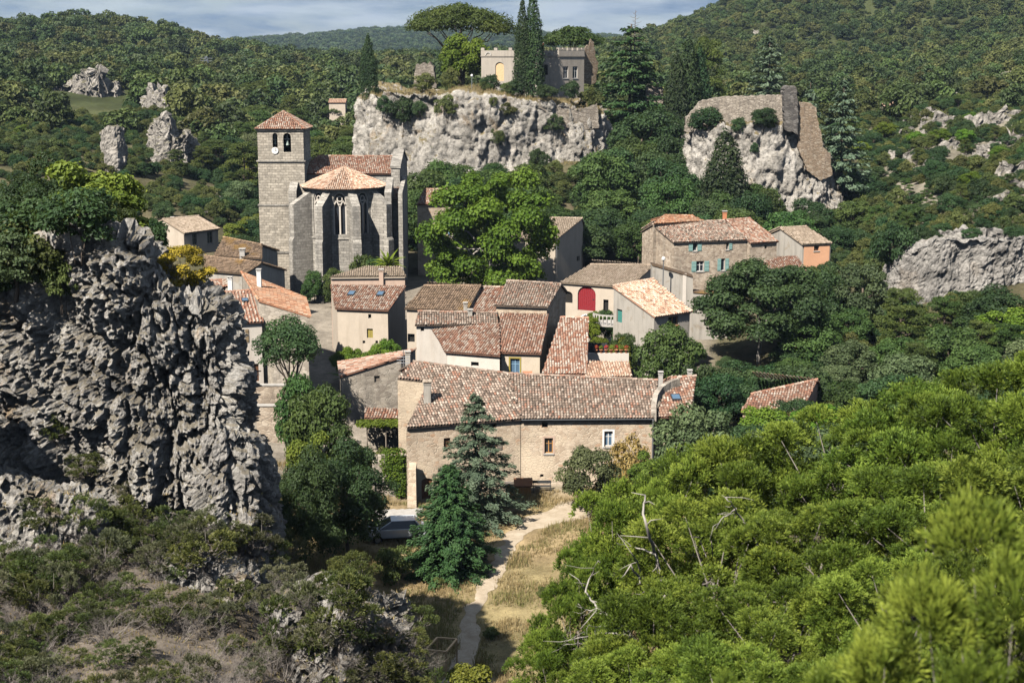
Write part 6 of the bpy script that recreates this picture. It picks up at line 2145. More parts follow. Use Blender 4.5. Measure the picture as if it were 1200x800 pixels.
tpx('cedar_tree', 'cedar_big', 'pale silvery cedar rising behind the ruined wall', 'cedar', 897, 46, 60, 262)
tpx('cedar_tree', 'cedar_big', 'blue-green cedar with stacked branches beside the dark tower stump', 'cedar', 985, 97, 62, 214)
tpx('cedar_tree', 'cedar_big', 'smaller blue-green cedar just behind the dark tower stump', 'cedar', 946, 102, 30, 222)
tpx('cypress_tree', 'cypress1', 'broad conical dark tree growing up the limestone spur', 'conifer', 849, 158, 56, 200)
# dead tree top above the cedar
dt = thing('dead_tree', 'leafless grey tree top sticking out above the broad dark cedar', 'tree', (Xat(741, 243), 243, surf(Xat(741, 243), 243) - 0.2))
mb = MB()
rg = np.random.default_rng(5)
b0 = Vector(dt.location)
topz = P(741, 12, 243).z
mb.tube([b0, Vector((b0.x, 243, (b0.z + topz) / 2)), Vector((b0.x + 0.1, 243, topz))], [0.22, 0.14, 0.03], 6)
for i in range(22):
    z = topz - 0.4 - i * 0.22
    a = i * 2.4
    L_ = 0.4 + 0.11 * i if i < 12 else 1.5
    q = Vector((b0.x, 243, z))
    e = q + Vector((math.cos(a) * L_, math.sin(a) * L_, 0.3))
    mb.tube([q, (q + e) / 2 + Vector((0, 0, -0.08)), e], [0.04, 0.03, 0.01], 4)
part('trunk', mb, M['bark_grey'], dt)

# shrubs on the cliffs
for lb, kd, px, py, hp_, wp_ in (
    ('bush', 'bushd0', 451, 136, 24, 20), ('bush', 'bushd1', 471, 150, 36, 22), ('bush', 'bushd2', 491, 140, 22, 16), ('bush', 'bush0', 523, 137, 26, 26), ('bush', 'bush1', 583, 172, 22, 16),
    ('bush', 'bush2', 592, 138, 18, 22), ('bush', 'bushd0', 650, 156, 24, 24), ('bush', 'bushd1', 632, 204, 30, 26), ('bush', 'bush1', 578, 125, 12, 10), ('bush', 'bushd2', 828, 160, 34, 36), ('bush', 'bushd1', 866, 157, 20, 12),
    ('bush', 'bush0', 902, 150, 10, 18), ('bush', 'bush2', 978, 256, 12, 16), ('bush', 'bushd0', 884, 180, 14, 8)):
    thit('cliff_bush', kd, 'dark bush rooted in a crack of the pale cliffs', 'bush', px, py, hp_, wp_, 'bushes growing on the pale cliffs')
for px, yt, w_, Y in ((482, 76, 26, 236), (500, 86, 26, 236.5), (515, 78, 26, 235), (528, 80, 22, 234), (575, 88, 22, 232), (598, 96, 22, 230), (604, 94, 18, 229.5), (645, 85, 24, 230), (655, 92, 30, 229), (640, 100, 24, 228), (668, 95, 20, 230), (690, 104, 26, 232), (465, 80, 18, 238), (684, 92, 18, 231), (712, 100, 30, 235), (566, 96, 14, 231)):
    if P(px, yt, Y).z - surf(Xat(px, Y), Y) > 4.0:
        continue
    tpx('garden_bush', RNG.choice(['bush0', 'bush1', 'bushd1', 'bush2']), 'green garden bush before the castle house', 'bush', px, yt, w_, Y, group='bushes in front of the castle house', minh=0.9)

# ------------------------------------------------------------------ woods of separate trees
def wood(n, box, kinds, label, group, seed, ymap, w_rng, name='tree', cat='tree', minh=3.0, maxh=11.0, avoid=None):
    """box: (px0, px1, ytop0, ytop1); ymap(ytop) -> distance"""
    rng = random.Random(seed)
    placed, tries = [], 0
    while len(placed) < n and tries < n * 30:
        tries += 1
        px, yt = rng.uniform(box[0], box[1]), rng.uniform(box[2], box[3])
        if avoid and avoid(px, yt):
            continue
        Y = ymap(yt) * rng.uniform(0.97, 1.03)
        wd = rng.uniform(*w_rng)
        X = Xat(px, Y)
        if any(math.hypot(X - a, Y - b_) < 0.36 * (wd + c_) for a, b_, c_ in placed):
            continue
        z0 = surf(X, Y)
        hgt = P(px, yt, Y).z - z0
        if hgt < minh * 0.7 or hgt > maxh * 1.3:
            hgt = max(minh, min(maxh, hgt))
        kd = rng.choice(kinds)
        adj = next(v_ for k_2, v_ in (('oakd', 'dark oak'), ('oak', 'green oak'), ('olive', 'grey-green tree'), ('lime', 'light green tree'), ('yg', 'yellow-green tree'), ('pine', 'loose-branched pine'), ('umbrella', 'flat-topped pine')) if kd.startswith(k_2))
        size_ = 'tall' if hgt > 0.72 * maxh else ('low' if hgt < 0.5 * maxh else 'medium-sized')
        lab2 = '%s %s %s' % (size_, adj, label)
        wd = max(wd, hgt * 0.55) if not kd.startswith('cyp') else wd
        placed.append((X, Y, wd))
        tree(name, kd, lab2, cat, (X, Y, z0 - 0.15), hgt, wd, rot=rng.uniform(0, 6.28), group='%s, %s %s' % (group, size_, adj))
lin = lambda y0, Y0, y1, Y1: (lambda y: Y0 + (Y1 - Y0) * (y - y0) / (y1 - y0))
wood(46, (622, 792, 128, 262), ['oakd0', 'oakd1', 'oakd2', 'oak0', 'oak1'], 'in the wood between the two cliffs', 'oaks between the castle cliff and the ruin cliff', 1, lin(128, 222, 262, 182), (6.5, 9.5), 'oak_tree', maxh=10, avoid=lambda x, y: (x < 690 and y < 218 - (x - 620) * 0.5) or (690 <= x < 730 and y < 180 - (x - 690) * 1.2))
wood(12, (484, 620, 188, 224), ['oakd0', 'oakd2', 'oak2'], 'at the foot of the castle cliff', 'oaks along the foot of the castle cliff', 2, lin(188, 212, 224, 196), (5.5, 8), 'oak_tree', maxh=7)
wood(15, (796, 962, 206, 256), ['oakd0', 'oakd1', 'oak2', 'oak0'], 'at the foot of the ruin cliff', 'oaks along the foot of the ruin cliff', 3, lin(206, 202, 256, 186), (5, 8), 'oak_tree', maxh=8, avoid=lambda x, y: x > 900 and y < 232)
wood(34, (930, 1075, 300, 470), ['oakd0', 'oak0', 'oak1', 'oakd2', 'olive2'], 'in the gully below the orange house', 'oaks of the gully wood', 4, lin(300, 152, 470, 112), (5.5, 8.5), 'oak_tree', maxh=9, avoid=lambda x, y: x > 1036 and y < 350)
wood(26, (1060, 1260, 335, 470), ['oak0', 'yg0', 'lime0', 'pine0', 'pine1', 'olive0', 'oakd1'], 'below the smooth grey cliff face', 'trees below the smooth cliff face', 5, lin(335, 138, 470, 98), (5, 8.5), 'tree', maxh=10)
wood(20, (880, 1010, 445, 520), ['olive0', 'olive1', 'oak0', 'oakd1', 'lime0'], 'near the half-hidden cottage', 'trees around the half-hidden cottage', 6, lin(445, 122, 520, 92), (4.5, 7), 'tree', maxh=7, avoid=lambda x, y: x < 962 and y < 492)
wood(46, (985, 1230, 140, 268), ['oak0', 'oakd0', 'pine0', 'pine1', 'oakd2', 'lime0'], 'on the slope behind the blue-green cedar', 'trees on the slope behind the blue-green cedar', 7, lin(140, 262, 268, 178), (5.5, 9), 'tree', maxh=10, avoid=lambda x, y: x > 1090 and RNG.random() < 0.62)
wood(60, (-40, 300, 140, 290), ['oak0', 'oakd1', 'pine0', 'pine1', 'oakd0', 'yg0', 'olive0'], 'on the slope around the limestone pillar', 'trees on the slope around the limestone pillar', 8, lin(140, 300, 290, 176), (4.5, 8), 'tree', maxh=9, minh=2.5, avoid=lambda x, y: (145 < x < 270 and y > 225) or (60 < x < 222 and y < 160) or (112 < x < 152 and 150 < y < 240) or (175 < x < 235 and 150 < y < 215))
wood(44, (200, 425, 92, 175), ['umbrella1', 'pine0', 'umbrella1', 'oak2', 'pine1'], 'in the valley wood behind the church', 'pines of the valley wood behind the church', 9, lin(92, 400, 175, 245), (6, 9), 'pine_tree', 'pine', maxh=9)
wood(24, (850, 1200, 92, 140), ['umbrella1', 'pine1', 'oak1', 'pine0'], 'on the hill behind the ruined wall', 'pines on the hill behind the ruined wall', 10, lin(92, 400, 140, 275), (6, 9), 'pine_tree', 'pine', maxh=9)

# ------------------------------------------------------------------ far woods and undergrowth (masses)
def scatter(name, label, cat, src, X, Y, sc, sz, seed):
    rng = np.random.default_rng(seed)
    Z = ground_z(X, Y) - 0.3
    n = len(X)
    me = bpy.data.meshes.new(name)
    me.vertices.add(n)
    me.vertices.foreach_set('co', np.stack([X, Y, Z], 1).astype(np.float32).ravel())
    a = me.attributes.new('sc', 'FLOAT_VECTOR', 'POINT')
    a.data.foreach_set('vector', np.stack([sc, sc, sz], 1).astype(np.float32).ravel())
    a = me.attributes.new('rot', 'FLOAT', 'POINT')
    a.data.foreach_set('value', rng.uniform(0, 6.28, n).astype(np.float32))
    o = link(name, me, None, None, 'stuff')
    tag(o, label, cat)
    ng = bpy.data.node_groups.new(name, 'GeometryNodeTree')
    ng.interface.new_socket('Geometry', in_out='INPUT', socket_type='NodeSocketGeometry')
    ng.interface.new_socket('Geometry', in_out='OUTPUT', socket_type='NodeSocketGeometry')
    N = ng.nodes
    gi, go = N.new('NodeGroupInput'), N.new('NodeGroupOutput')
    ip = N.new('GeometryNodeInstanceOnPoints')
    oi = N.new('GeometryNodeObjectInfo')
    oi.inputs['Object'].default_value = src
    oi.inputs['As Instance'].default_value = True
    a1 = N.new('GeometryNodeInputNamedAttribute')
    a1.data_type = 'FLOAT_VECTOR'
    a1.inputs['Name'].default_value = 'sc'
    a2 = N.new('GeometryNodeInputNamedAttribute')
    a2.data_type = 'FLOAT'
    a2.inputs['Name'].default_value = 'rot'
    cx = N.new('ShaderNodeCombineXYZ')
    ng.links.new(gi.outputs[0], ip.inputs['Points'])
    ng.links.new(oi.outputs['Geometry'], ip.inputs['Instance'])
    ng.links.new(a1.outputs['Attribute'], ip.inputs['Scale'])
    ng.links.new(a2.outputs['Attribute'], cx.inputs['Z'])
    ng.links.new(cx.outputs[0], ip.inputs['Rotation'])
    ng.links.new(ip.outputs[0], go.inputs[0])
    md = o.modifiers.new('scatter', 'NODES')
    md.node_group = ng
    return o

def rand_sector(rng, n, a0, a1, Y0, Y1):
    Y = np.sqrt(rng.uniform(Y0 * Y0, Y1 * Y1, n))
    return rng.uniform(a0, a1, n) * Y, Y

# source crowns: real trees that stand at the edge of the woods
SRC = {}
for i, (kd, px, Y) in enumerate((('far0', 330, 330), ('far1', 352, 345), ('far2', 318, 352), ('bush0', 268, 214), ('bushd1', 250, 224))):
    X = Xat(px, Y)
    lb = ['small round tree at the wood edge behind the church tower', 'small dark tree at the wood edge behind the church tower', 'little pale tree at the wood edge behind the church tower', 'rounded shrub in the scrub below the pale house', 'dark rounded shrub in the scrub near the pale house'][i]
    t_ = tree('wood_edge_tree' if i < 3 else 'scrub_bush', kd, lb, 'tree' if i < 3 else 'bush', (X, Y, surf(X, Y) - 0.2), PROTO[kd][2], PROTO[kd][3])
    SRC[kd] = [c_ for c_ in t_.children if c_.name.startswith('crown')][0]

rng = np.random.default_rng(77)
for k, kd in enumerate(('far0', 'far1', 'far2')):
    X, Y = rand_sector(rng, 5600, -0.45, 0.45, 285, 960)
    n_ = fbm(np.stack([X / 60, Y / 60, X * 0], 1), 3, 5)
    px_ = X / Y * F + 600
    keep = n_ > -0.75
    keep &= ~((px_ > 56) & (px_ < 164) & (Y > 300) & (Y < 415)) & ~((px_ > 160) & (px_ < 222) & (Y > 280) & (Y < 342))
    keep &= ~((np.abs(px_ - 210) < 14) & (np.abs(Y - 560) < 22))
    right = (px_ > 760)
    X, Y, right = X[keep], Y[keep], right[keep]
    s = (0.5 + 1.35 * rng.random(len(X)) ** 1.6) * np.where(right, 0.76, 1.05)
    scatter('hill_wood', ['green canopy of the far hill woods', 'dark evergreen canopy of the far hill woods', 'paler canopy of the far hill woods'][k], 'wood', SRC[kd], X, Y, s, s * rng.uniform(0.75, 1.2, len(X)), k)
X, Y = rand_sector(rng, 9000, -0.42, 0.42, 950, 2680)
s = rng.uniform(2.2, 3.6, len(X))
scatter('ridge_wood', 'bluish wooded ridge on the horizon', 'wood', SRC['far1'], X, Y, s, s * 0.9, 9)
for k, kd in enumerate(('bush0', 'bushd1')):
    X, Y = rand_sector(rng, 4300, -0.45, 0.45, 100, 330)
    px_ = X / Y * F + 600
    keep = ((px_ < 300) & (Y > 165)) | ((px_ > 965) & (Y > 92)) | ((px_ > 930) & (Y > 112)) | (Y > 182)
    keep &= ~((px_ > 120) & (px_ < 290) & (Y < 206))
    keep &= ~((px_ > 500) & (px_ < 720) & (Y > 222) & (Y < 262))
    keep &= ~((px_ > 1040) & (Y > 145) & (Y < 160))
    X, Y = X[keep], Y[keep]
    thin = ((X / Y * F + 600 > 1040) & (Y > 170) & (rng.random(len(X)) < 0.6)) | ((X / Y * F + 600 < 300) & (Y > 170) & (rng.random(len(X)) < 0.35))
    X, Y = X[~thin], Y[~thin]
    s = rng.uniform(0.55, 1.35, len(X))
    scatter('undergrowth', ['green undergrowth on the slopes round the village', 'dark undergrowth on the slopes round the village'][k], 'undergrowth', SRC[kd], X, Y, s, s * rng.uniform(0.7, 1.1, len(X)), 20 + k)

# pale rocks breaking through the right-hand slope
k_ = 0
for px, py, wp_, hp_ in ((1022, 118, 20, 8), (1100, 66, 26, 7), (1035, 75, 22, 8), (1165, 108, 26, 12), (1072, 185, 22, 9), (1108, 165, 26, 10), (1170, 175, 34, 12), (1195, 228, 30, 16), (1135, 205, 28, 10), (1165, 200, 24, 9), (1098, 135, 26, 8), (1145, 118, 24, 8), (1172, 132, 26, 9), (1060, 128, 18, 7), (1198, 118, 26, 10), (1085, 160, 18, 8), (1200, 165, 40, 22), (1140, 190, 34, 16), (1095, 200, 20, 14), (1155, 225, 30, 16), (1075, 140, 22, 9), (1128, 98, 22, 8), (1190, 92, 26, 8), (1005, 150, 14, 8), (1110, 148, 40, 16), (1150, 152, 46, 20), (1185, 140, 40, 16), (1130, 122, 28, 12), (1060, 162, 26, 12), (1190, 205, 36, 22), (1180, 250, 40, 24), (1120, 175, 26, 12), (1048, 190, 18, 22), (1085, 118, 30, 9), (935, 72, 22, 7), (885, 40, 12, 4), (40, 96, 20, 6), (205, 128, 20, 8), (185, 235, 22, 7), (252, 236, 24, 12), (280, 246, 26, 12), (165, 224, 18, 8), (236, 250, 18, 8), (334, 98, 8, 6), (344, 118, 10, 6)):
    p, n_ = hit(px, py)
    if p is None:
        continue
    k_ += 1
    Y = p.y
    wp_, hp_ = wp_ * 1.5, hp_ * 0.95
    o = cliff('rock_outcrop', 'pale limestone breaking through the scrub', [(px - wp_ * .5, py - hp_ * .2, py + hp_ * .6, Y + 1), (px - wp_ * .28, py - hp_ * .75, py + hp_ * .6, Y), (px, py - hp_ * (0.6 + 0.4 * RNG.random()), py + hp_ * .6, Y - .4), (px + wp_ * .3, py - hp_ * .6, py + hp_ * .6, Y), (px + wp_ * .5, py - hp_ * .1, py + hp_ * .6, Y + 1)], max(2.0, wp_ * Y / F * 0.5), M['rock_far'], max(0.3, Y / 500), min(0.9, wp_ * Y / F * 0.12), max(1.2, wp_ * Y / F * 0.35), 0.15, 200 + k_, 0.4, None, 0.5, 0.6, 0.35, capn=5)

# ------------------------------------------------------------------ near slopes: junipers, scrub, dead wood
def near_tree(name, kind, label, cat, px, ytop, wpx, Y, group=None):
    return tpx(name, kind, label, cat, px, ytop, wpx, Y, group=group)
JL = 'bright green juniper crowding the near slope below the viewpoint'
JG = 'junipers crowding the near slope'
for i, (px, yt, wp_, Y) in enumerate(((730, 574, 150, 37), (800, 540, 190, 37.5), (900, 512, 200, 38), (1000, 488, 210, 37), (1095, 462, 220, 36), (1195, 438, 220, 35), (1290, 430, 220, 34),
        (682, 664, 110, 34), (660, 738, 100, 31.5), (850, 600, 230, 31.5), (985, 588, 240, 30.5), (1120, 560, 250, 29.5), (1240, 540, 250, 29), (800, 690, 200, 27.5), (930, 690, 250, 26), (1080, 672, 260, 25), (1230, 650, 250, 24.5), (716, 772, 130, 28), (760, 778, 200, 24.5), (890, 772, 260, 21.5), (1050, 760, 280, 20))):
    lb = 'bright green juniper along the top edge of the thicket' if i < 7 else ('juniper at the thicket edge beside the dry meadow' if px < 700 or i == 17 else ('juniper in the middle of the near thicket' if i < 13 else ('juniper low in the thicket next to bleached branches' if px < 820 else 'juniper low in the thicket right below the viewpoint')))
    near_tree('juniper', 'juniper%d' % (i % 3), lb, 'juniper', px, yt, wp_, Y, lb)
for px, yt, wp_, Y, lb in ((1120, 690, 300, 11.0, 'blurred juniper spray right below the viewpoint'), (1215, 600, 230, 9.5, 'soft blurred juniper branch tip rising beside the viewpoint'), (985, 775, 260, 10.5, 'blurred low juniper tuft at the edge of the viewpoint')):
    tpx('juniper', 'near_spray', lb, 'juniper', px, yt, wp_, Y)
# orange-red berries on the junipers
bm_ = []
rg = np.random.default_rng(8)
# dead pale branches reaching out of the junipers
db = thing('dead_branches', 'bleached dead branches reaching out between the junipers', 'branches', P(758, 800, 30.5))
mb = MB()
for pts, r0 in (([(770, 790), (752, 774), (720, 768), (692, 770), (668, 778)], 0.055), ([(762, 782), (748, 752), (722, 728), (700, 712), (686, 694)], 0.055), ([(740, 745), (715, 740), (690, 745), (672, 748)], 0.03), ([(722, 728), (705, 735), (690, 732)], 0.02),
                ([(775, 720), (757, 690), (738, 662)], 0.06), ([(768, 705), (752, 672), (738, 645)], 0.035), ([(780, 700), (772, 660), (762, 630), (752, 600), (756, 580)], 0.06), ([(766, 648), (740, 640), (722, 636)], 0.02), ([(700, 712), (688, 716), (678, 706)], 0.018), ([(686, 694), (692, 674), (700, 656)], 0.022),
                ([(700, 769), (690, 758), (684, 740)], 0.018), ([(720, 768), (700, 756), (676, 752), (660, 756)], 0.02), ([(745, 770), (730, 788), (722, 805)], 0.02), ([(888, 640), (870, 610), (858, 590), (850, 582)], 0.03), ([(862, 596), (848, 606), (836, 618)], 0.022), ([(870, 612), (884, 622), (892, 632)], 0.016)):
    ta = np.linspace(0, len(pts) - 1, (len(pts) - 1) * 4 + 1)
    kx = np.interp(ta, range(len(pts)), [q_[0] for q_ in pts])
    ky = np.interp(ta, range(len(pts)), [q_[1] for q_ in pts])
    kk = np.array([0.25, 0.5, 0.25])
    for _ in range(3):
        kx[1:-1] = np.convolve(kx, kk, 'valid')
        ky[1:-1] = np.convolve(ky, kk, 'valid')
    V_ = [P(a + rg.normal(0, 0.7), b_ + rg.normal(0, 0.7), 31.0 + 0.5 * math.sin(i * 0.45)) for i, (a, b_) in enumerate(zip(kx, ky))]
    mb.tube(V_, [r0 * (1 - 0.72 * i / (len(V_) - 1)) for i in range(len(V_))], 6)
    for i in range(2, len(V_), 2):
        for _ in range(1):
            e = V_[i] + Vector(rg.normal(0, 0.22, 3)) + Vector((-0.1, -0.1, 0))
            mb.tube([V_[i], (V_[i] + e) / 2 + Vector(rg.normal(0, 0.04, 3)), e], [r0 * 0.28, r0 * 0.2, r0 * 0.08], 4)
part('branch', mb, M['bark_pale'], db, True, kind='stuff')

# shrubs on top of the grey rock
for kd, px, yt, wp_, Y, lb in (('yg0', 112, 192, 104, 59.0, 'sunlit yellow-green shrub crowning the big grey rock'), ('bush0', 132, 234, 46, 57.2, 'small rounded shrub in front of the sunlit one on the rock'), ('holm', 40, 186, 110, 64, 'dark tangled shrub on the shoulder of the big grey rock'), ('holm', -30, 176, 110, 66, 'dark shrub behind the tangled one on the rock shoulder'), ('scrub2', 24, 262, 90, 57.5, 'olive shrub hanging over the side of the grey rock'), ('bushd1', 172, 258, 46, 58.5, 'low blackish bush at the edge of the rock top'), ('scrub0', 76, 292, 36, 56.2, 'narrow green shrub in a cleft of the grey rock'), ('scrub1', -10, 300, 70, 56.5, 'straggling shrub low on the flank of the grey rock'), ('scrub2', 70, 240, 70, 61, 'grey-green shrub between the sunlit and the tangled ones')):
    tpx('rock_shrub', kd, lb, 'shrub', px, yt, wp_, Y)
tpx('golden_shrub', 'goldbush', 'golden-yellow flowering shrub on the brow of the grey rock', 'shrub', 207, 288, 66, 56.6)
for kd, px, py, hp_, wp_, lb in (('olive1', 20, 338, 84, 92, 'dark olive shrub draped over the rock shoulder'), ('bush1', 50, 318, 74, 84, 'olive shrub rooted on the rim of the rock shoulder'), ('bush0', 74, 338, 56, 46, 'bright green sprig shrub in the cleft of the rock shoulder'), ('bushd0', 34, 292, 74, 90, 'blackish shrub above the olive ones on the rock shoulder'), ('bushd2', 92, 276, 70, 80, 'dark shrub under the sunlit one on the rock top'), ('bushd1', -10, 345, 80, 80, 'shaded shrub at the dark recess of the rock')):
    p, n_ = hit(px, py)
    tree('rock_shrub', kd, lb, 'shrub', (p.x, p.y - 0.2, p.z - 0.5), hp_ * p.y / F, wp_ * p.y / F)
for kd, px, py, hp_, wp_ in (('scrub0', 66, 520, 50, 34), ('scrubg0', 150, 585, 26, 40), ('scrub1', 100, 560, 36, 40)):
    thit('rock_shrub', kd, 'small scrub plant rooted on the face of the grey rock', 'shrub', px, py, hp_, wp_, 'plants on the face of the grey rock')

rng2 = random.Random(99)
GRP = {'scrub': ('green scrub bush on the stony near slope', 'green scrub bushes on the near slope'), 'scrubg': ('grey-leaved scrub bush on the stony near slope', 'grey-leaved scrub bushes on the near slope')}
spots = []
def slope_px():
    while True:
        px, py = rng2.uniform(-20, 500), rng2.uniform(575, 840)
        if px > 320 and py < 640 + (px - 320) * 0.35:
            continue
        if px > 425 and py < 745:
            continue
        if px < 330 and py < 610 + 0.06 * px:
            continue
        if 190 < px < 300 and 655 < py < 735 and rng2.random() < 0.75:
            continue
        return px, py
n_ok = 0
for _ in range(900):
    if n_ok >= 92:
        break
    px, py = slope_px()
    if any(abs(px - a) < 13 and abs(py - b_) < 9 for a, b_ in spots):
        continue
    spots.append((px, py))
    kd = rng2.choice(['scrub0', 'scrub1', 'scrub2', 'scrubg0', 'scrubg0', 'scrubg0'])
    s_ = rng2.uniform(30, 62)
    key = 'scrubg' if kd.startswith('scrubg') else 'scrub'
    zone = 'close under the big grey rock' if py < 670 and px < 330 else ('above the crumbling rock edge' if px > 320 else ('beside the low pale outcrop' if px > 160 else 'in the stony hollow'))
    lb = '%s %s scrub bush %s' % ('large' if s_ > 46 else 'small', 'grey-leaved' if key == 'scrubg' else 'green', zone)
    thit('scrub_bush', kd, lb, 'bush', px, py, s_ * rng2.uniform(0.7, 1.15), s_ * rng2.uniform(0.9, 1.3), lb)
    n_ok += 1
for px, py, hp_, wp_, lb in ((205, 640, 56, 80, 'fresh green juniper bush at the foot of the grey rock'), (240, 668, 70, 76, 'upright green juniper bush below the rock shoulder'), (140, 640, 54, 50, 'narrow green bush against the foot of the grey rock'), (398, 742, 90, 92, 'tall sunlit green bush on the edge above the meadow'), (345, 790, 120, 90, 'dark green bush above the crumbling rock edge'), (486, 738, 42, 56, 'spreading pine-like bush beside the timber pen'), (275, 720, 54, 50, 'small juniper bush on the pale rock outcrop'), (50, 690, 70, 90, 'wide green bush in the stony hollow'), (420, 690, 52, 54, 'rounded bush just below the holm oak')):
    p, n_ = hit(px, py)
    k2 = 'scrub%d' % (len(lb) % 3)
    tree('green_bush', k2, lb, 'bush', (p.x, p.y, p.z - 0.2), hp_ * p.y / F, wp_ * p.y / F)
for i in range(130):
    px, py = slope_px()
    p, n_ = hit(px, py)
    if p is None:
        continue
    o = link('bare_shrub', TWIG[i % 2], M['bark_grey'])
    o.location = p - Vector((0, 0, 0.1))
    s_ = rng2.uniform(0.45, 1.0)
    o.scale = (s_, s_, s_ * 0.8)
    o.rotation_euler = (0, 0, rng2.uniform(0, 6.28))
    lb = 'leafless grey shrub %s' % ('close under the big grey rock' if py < 670 and px < 330 else ('above the crumbling rock edge' if px > 320 else ('beside the low pale outcrop' if px > 160 else 'in the stony hollow')))
    tag(o, lb, 'shrub', lb)
for kd, px, yt, wp_, Y, lb in (('yg0', 545, 776, 70, 64, 'fresh green broom bush at the foot of the path'), ('scrub0', 470, 775, 60, 58, 'green bush below the timber pen'), ('bush1', 452, 640, 40, 84, 'low bush on the dry grass beyond the holm oak'), ('bush2', 640, 690, 40, 82, 'low grey-green bush in the dry grass near the junipers'), ('bush0', 508, 690, 40, 84, 'rounded tussock bush beside the dense conifer'), ('bush2', 575, 745, 26, 76, 'small grey-green plant beside the footpath'), ('bush1', 548, 655, 30, 88, 'low shoot under the dense conifer')):
    tpx('meadow_bush', kd, lb, 'bush', px, yt, wp_, Y, minh=0.7)

# ------------------------------------------------------------------ dry grass
def grass(name, label, X, Y, hgt, seed, mat, blades=5, z=None, greenish=None):
    rng = np.random.default_rng(seed)
    n = len(X)
    Z = (ground_z(X, Y) if z is None else z) - 0.03
    m_ = n * blades
    i = np.repeat(np.arange(n), blades)
    bx, by = X[i] + rng.normal(0, 0.09, m_), Y[i] + rng.normal(0, 0.09, m_)
    h_ = hgt[i] * rng.uniform(0.6, 1.25, m_)
    a = rng.uniform(0, 6.28, m_)
    wd = rng.uniform(0.012, 0.030, m_)
    lx, ly = rng.normal(0.05, 0.22, m_) * h_, rng.normal(0, 0.22, m_) * h_
    v0 = np.stack([bx - np.cos(a) * wd, by - np.sin(a) * wd, Z[i]], 1)
    v1 = np.stack([bx + np.cos(a) * wd, by + np.sin(a) * wd, Z[i]], 1)
    v2 = np.stack([bx + lx, by + ly, Z[i] + h_], 1)
    V = np.stack([v0, v1, v2], 1).reshape(-1, 3)
    rn = np.clip(rng.random(m_) * 0.8, 0, 1)
    if greenish is not None:
        gsel = rng.random(m_) < greenish[i]
        rn = np.where(gsel, 0.93 + 0.07 * rng.random(m_), rn)
    o = link(name, mesh_from(name, V, [np.arange(m_ * 3).reshape(-1, 3)], False, {'rnd': rn}), M[mat], None, 'stuff')
    return tag(o, label, 'grass')
rng = np.random.default_rng(3)
X = rng.uniform(-19, 15, 60000)
Y = rng.uniform(60, 108, 60000)
dp = seg_dist(X, Y, PATH)
yx, yy = np.array([p[0] for p in YARD]).mean(), np.array([p[1] for p in YARD]).mean()
nn = fbm(np.stack([X / 2.2, Y / 2.2, X * 0], 1), 3, 44)
keep = (dp > 0.42 + 0.35 * rng.random(len(X)) + 0.9 * np.clip((Y - 88) / 8, 0, 1)) & (np.hypot(X - yx, Y - yy) > 3.0)
keep &= ~((Y > 100.5 + 0.16 * np.clip(X + 8, 0, 20)) & (X > -9) & (X < 12))
keep &= rng.random(len(X)) < np.clip(0.75 + nn, 0.15, 1)
X, Y, nn = X[keep], Y[keep], nn[keep]
gr = np.clip(fbm(np.stack([X / 3.5, Y / 3.5, X * 0 + 9], 1), 3, 45) * 1.1 - 0.05, 0, 0.75)
grass('dry_grass', 'straw-coloured dry grass covering the meadow', X, Y, np.clip(0.26 + 0.22 * nn, 0.10, 0.6), 5, 'straw', 4, None, gr)
# grass on the near left slope and on the castle cliff top
rr = random.Random(4)
gx, gy, gz = [], [], []
for _ in range(5200):
    px, py = rr.uniform(-10, 490), rr.uniform(575, 815)
    p, n_ = hit(px, py)
    if p is not None and p.y < 66 and n_.z > 0.45:
        gx.append(p.x); gy.append(p.y); gz.append(p.z)
grass('dry_grass', 'thin dry grass between the scrub of the near slope', np.array(gx), np.array(gy), np.full(len(gx), 0.11), 6, 'straw', 4, np.array(gz), np.full(len(gx), 0.35))
gx, gy, gz = [], [], []
for _ in range(9000):
    px = rr.uniform(425, 705)
    Y_ = rr.uniform(227, 246)
    x_ = Xat(px, Y_)
    gx.append(x_); gy.append(Y_); gz.append(surf(x_, Y_))
grass('dry_grass', 'straw-coloured grass along the castle cliff top', np.array(gx), np.array(gy), np.full(len(gx), 0.55), 7, 'straw', 4, np.array(gz), np.full(len(gx), 0.3))

# ------------------------------------------------------------------ pergola, climbers, palm
def leafy(name, label, cat, lobes, n, size, mat, posts=(), seed=1, loc=None):
    """foliage clump built in place: lobes in world coordinates"""
    rng = np.random.default_rng(seed)
    loc = Vector(loc)
    th = thing(name, label, cat, loc)
    lb = [(np.array(c) - np.array(loc), r) for c, r in lobes]
    V, Fq, rn = lobed(rng, lb, n, size, 0.7, 0.55)
    link('foliage', mesh_from('foliage', V, [Fq], False, {'rnd': rn}), mat, th)
    for a, b in posts:
        mb = MB()
        mb.tube([a, b], [0.06, 0.05], 6)
        part('post', mb, M['wood_grey'], th)
    return th
lob = []
for px in range(426, 482, 7):
    for dy in (0, 1.3, 2.4):
        q = P(px, 497 - (px - 426) * 0.02, 109.5 + dy)
        lob.append((q, (0.55, 0.7, 0.34)))
pz = surf(P(450, 500, 110).x, 110)
leafy('vine_pergola', 'bright green vine arbour beside the grey stone cottage', 'pergola', lob, 5200, 0.20, M['lime'],
      [(Vector((P(px, 500, y_).x, y_, pz - 0.1)), P(px, 500, y_)) for px in (430, 452, 476) for y_ in (109.4, 111.8)], 3, (P(450, 520, 110).x, 110, pz))
lob = [(P(px, py, 101.3), (0.45, 0.3, 0.5)) for px in range(452, 476, 6) for py in range(532, 582, 8) if py < 545 + (px - 440) * 1.2]
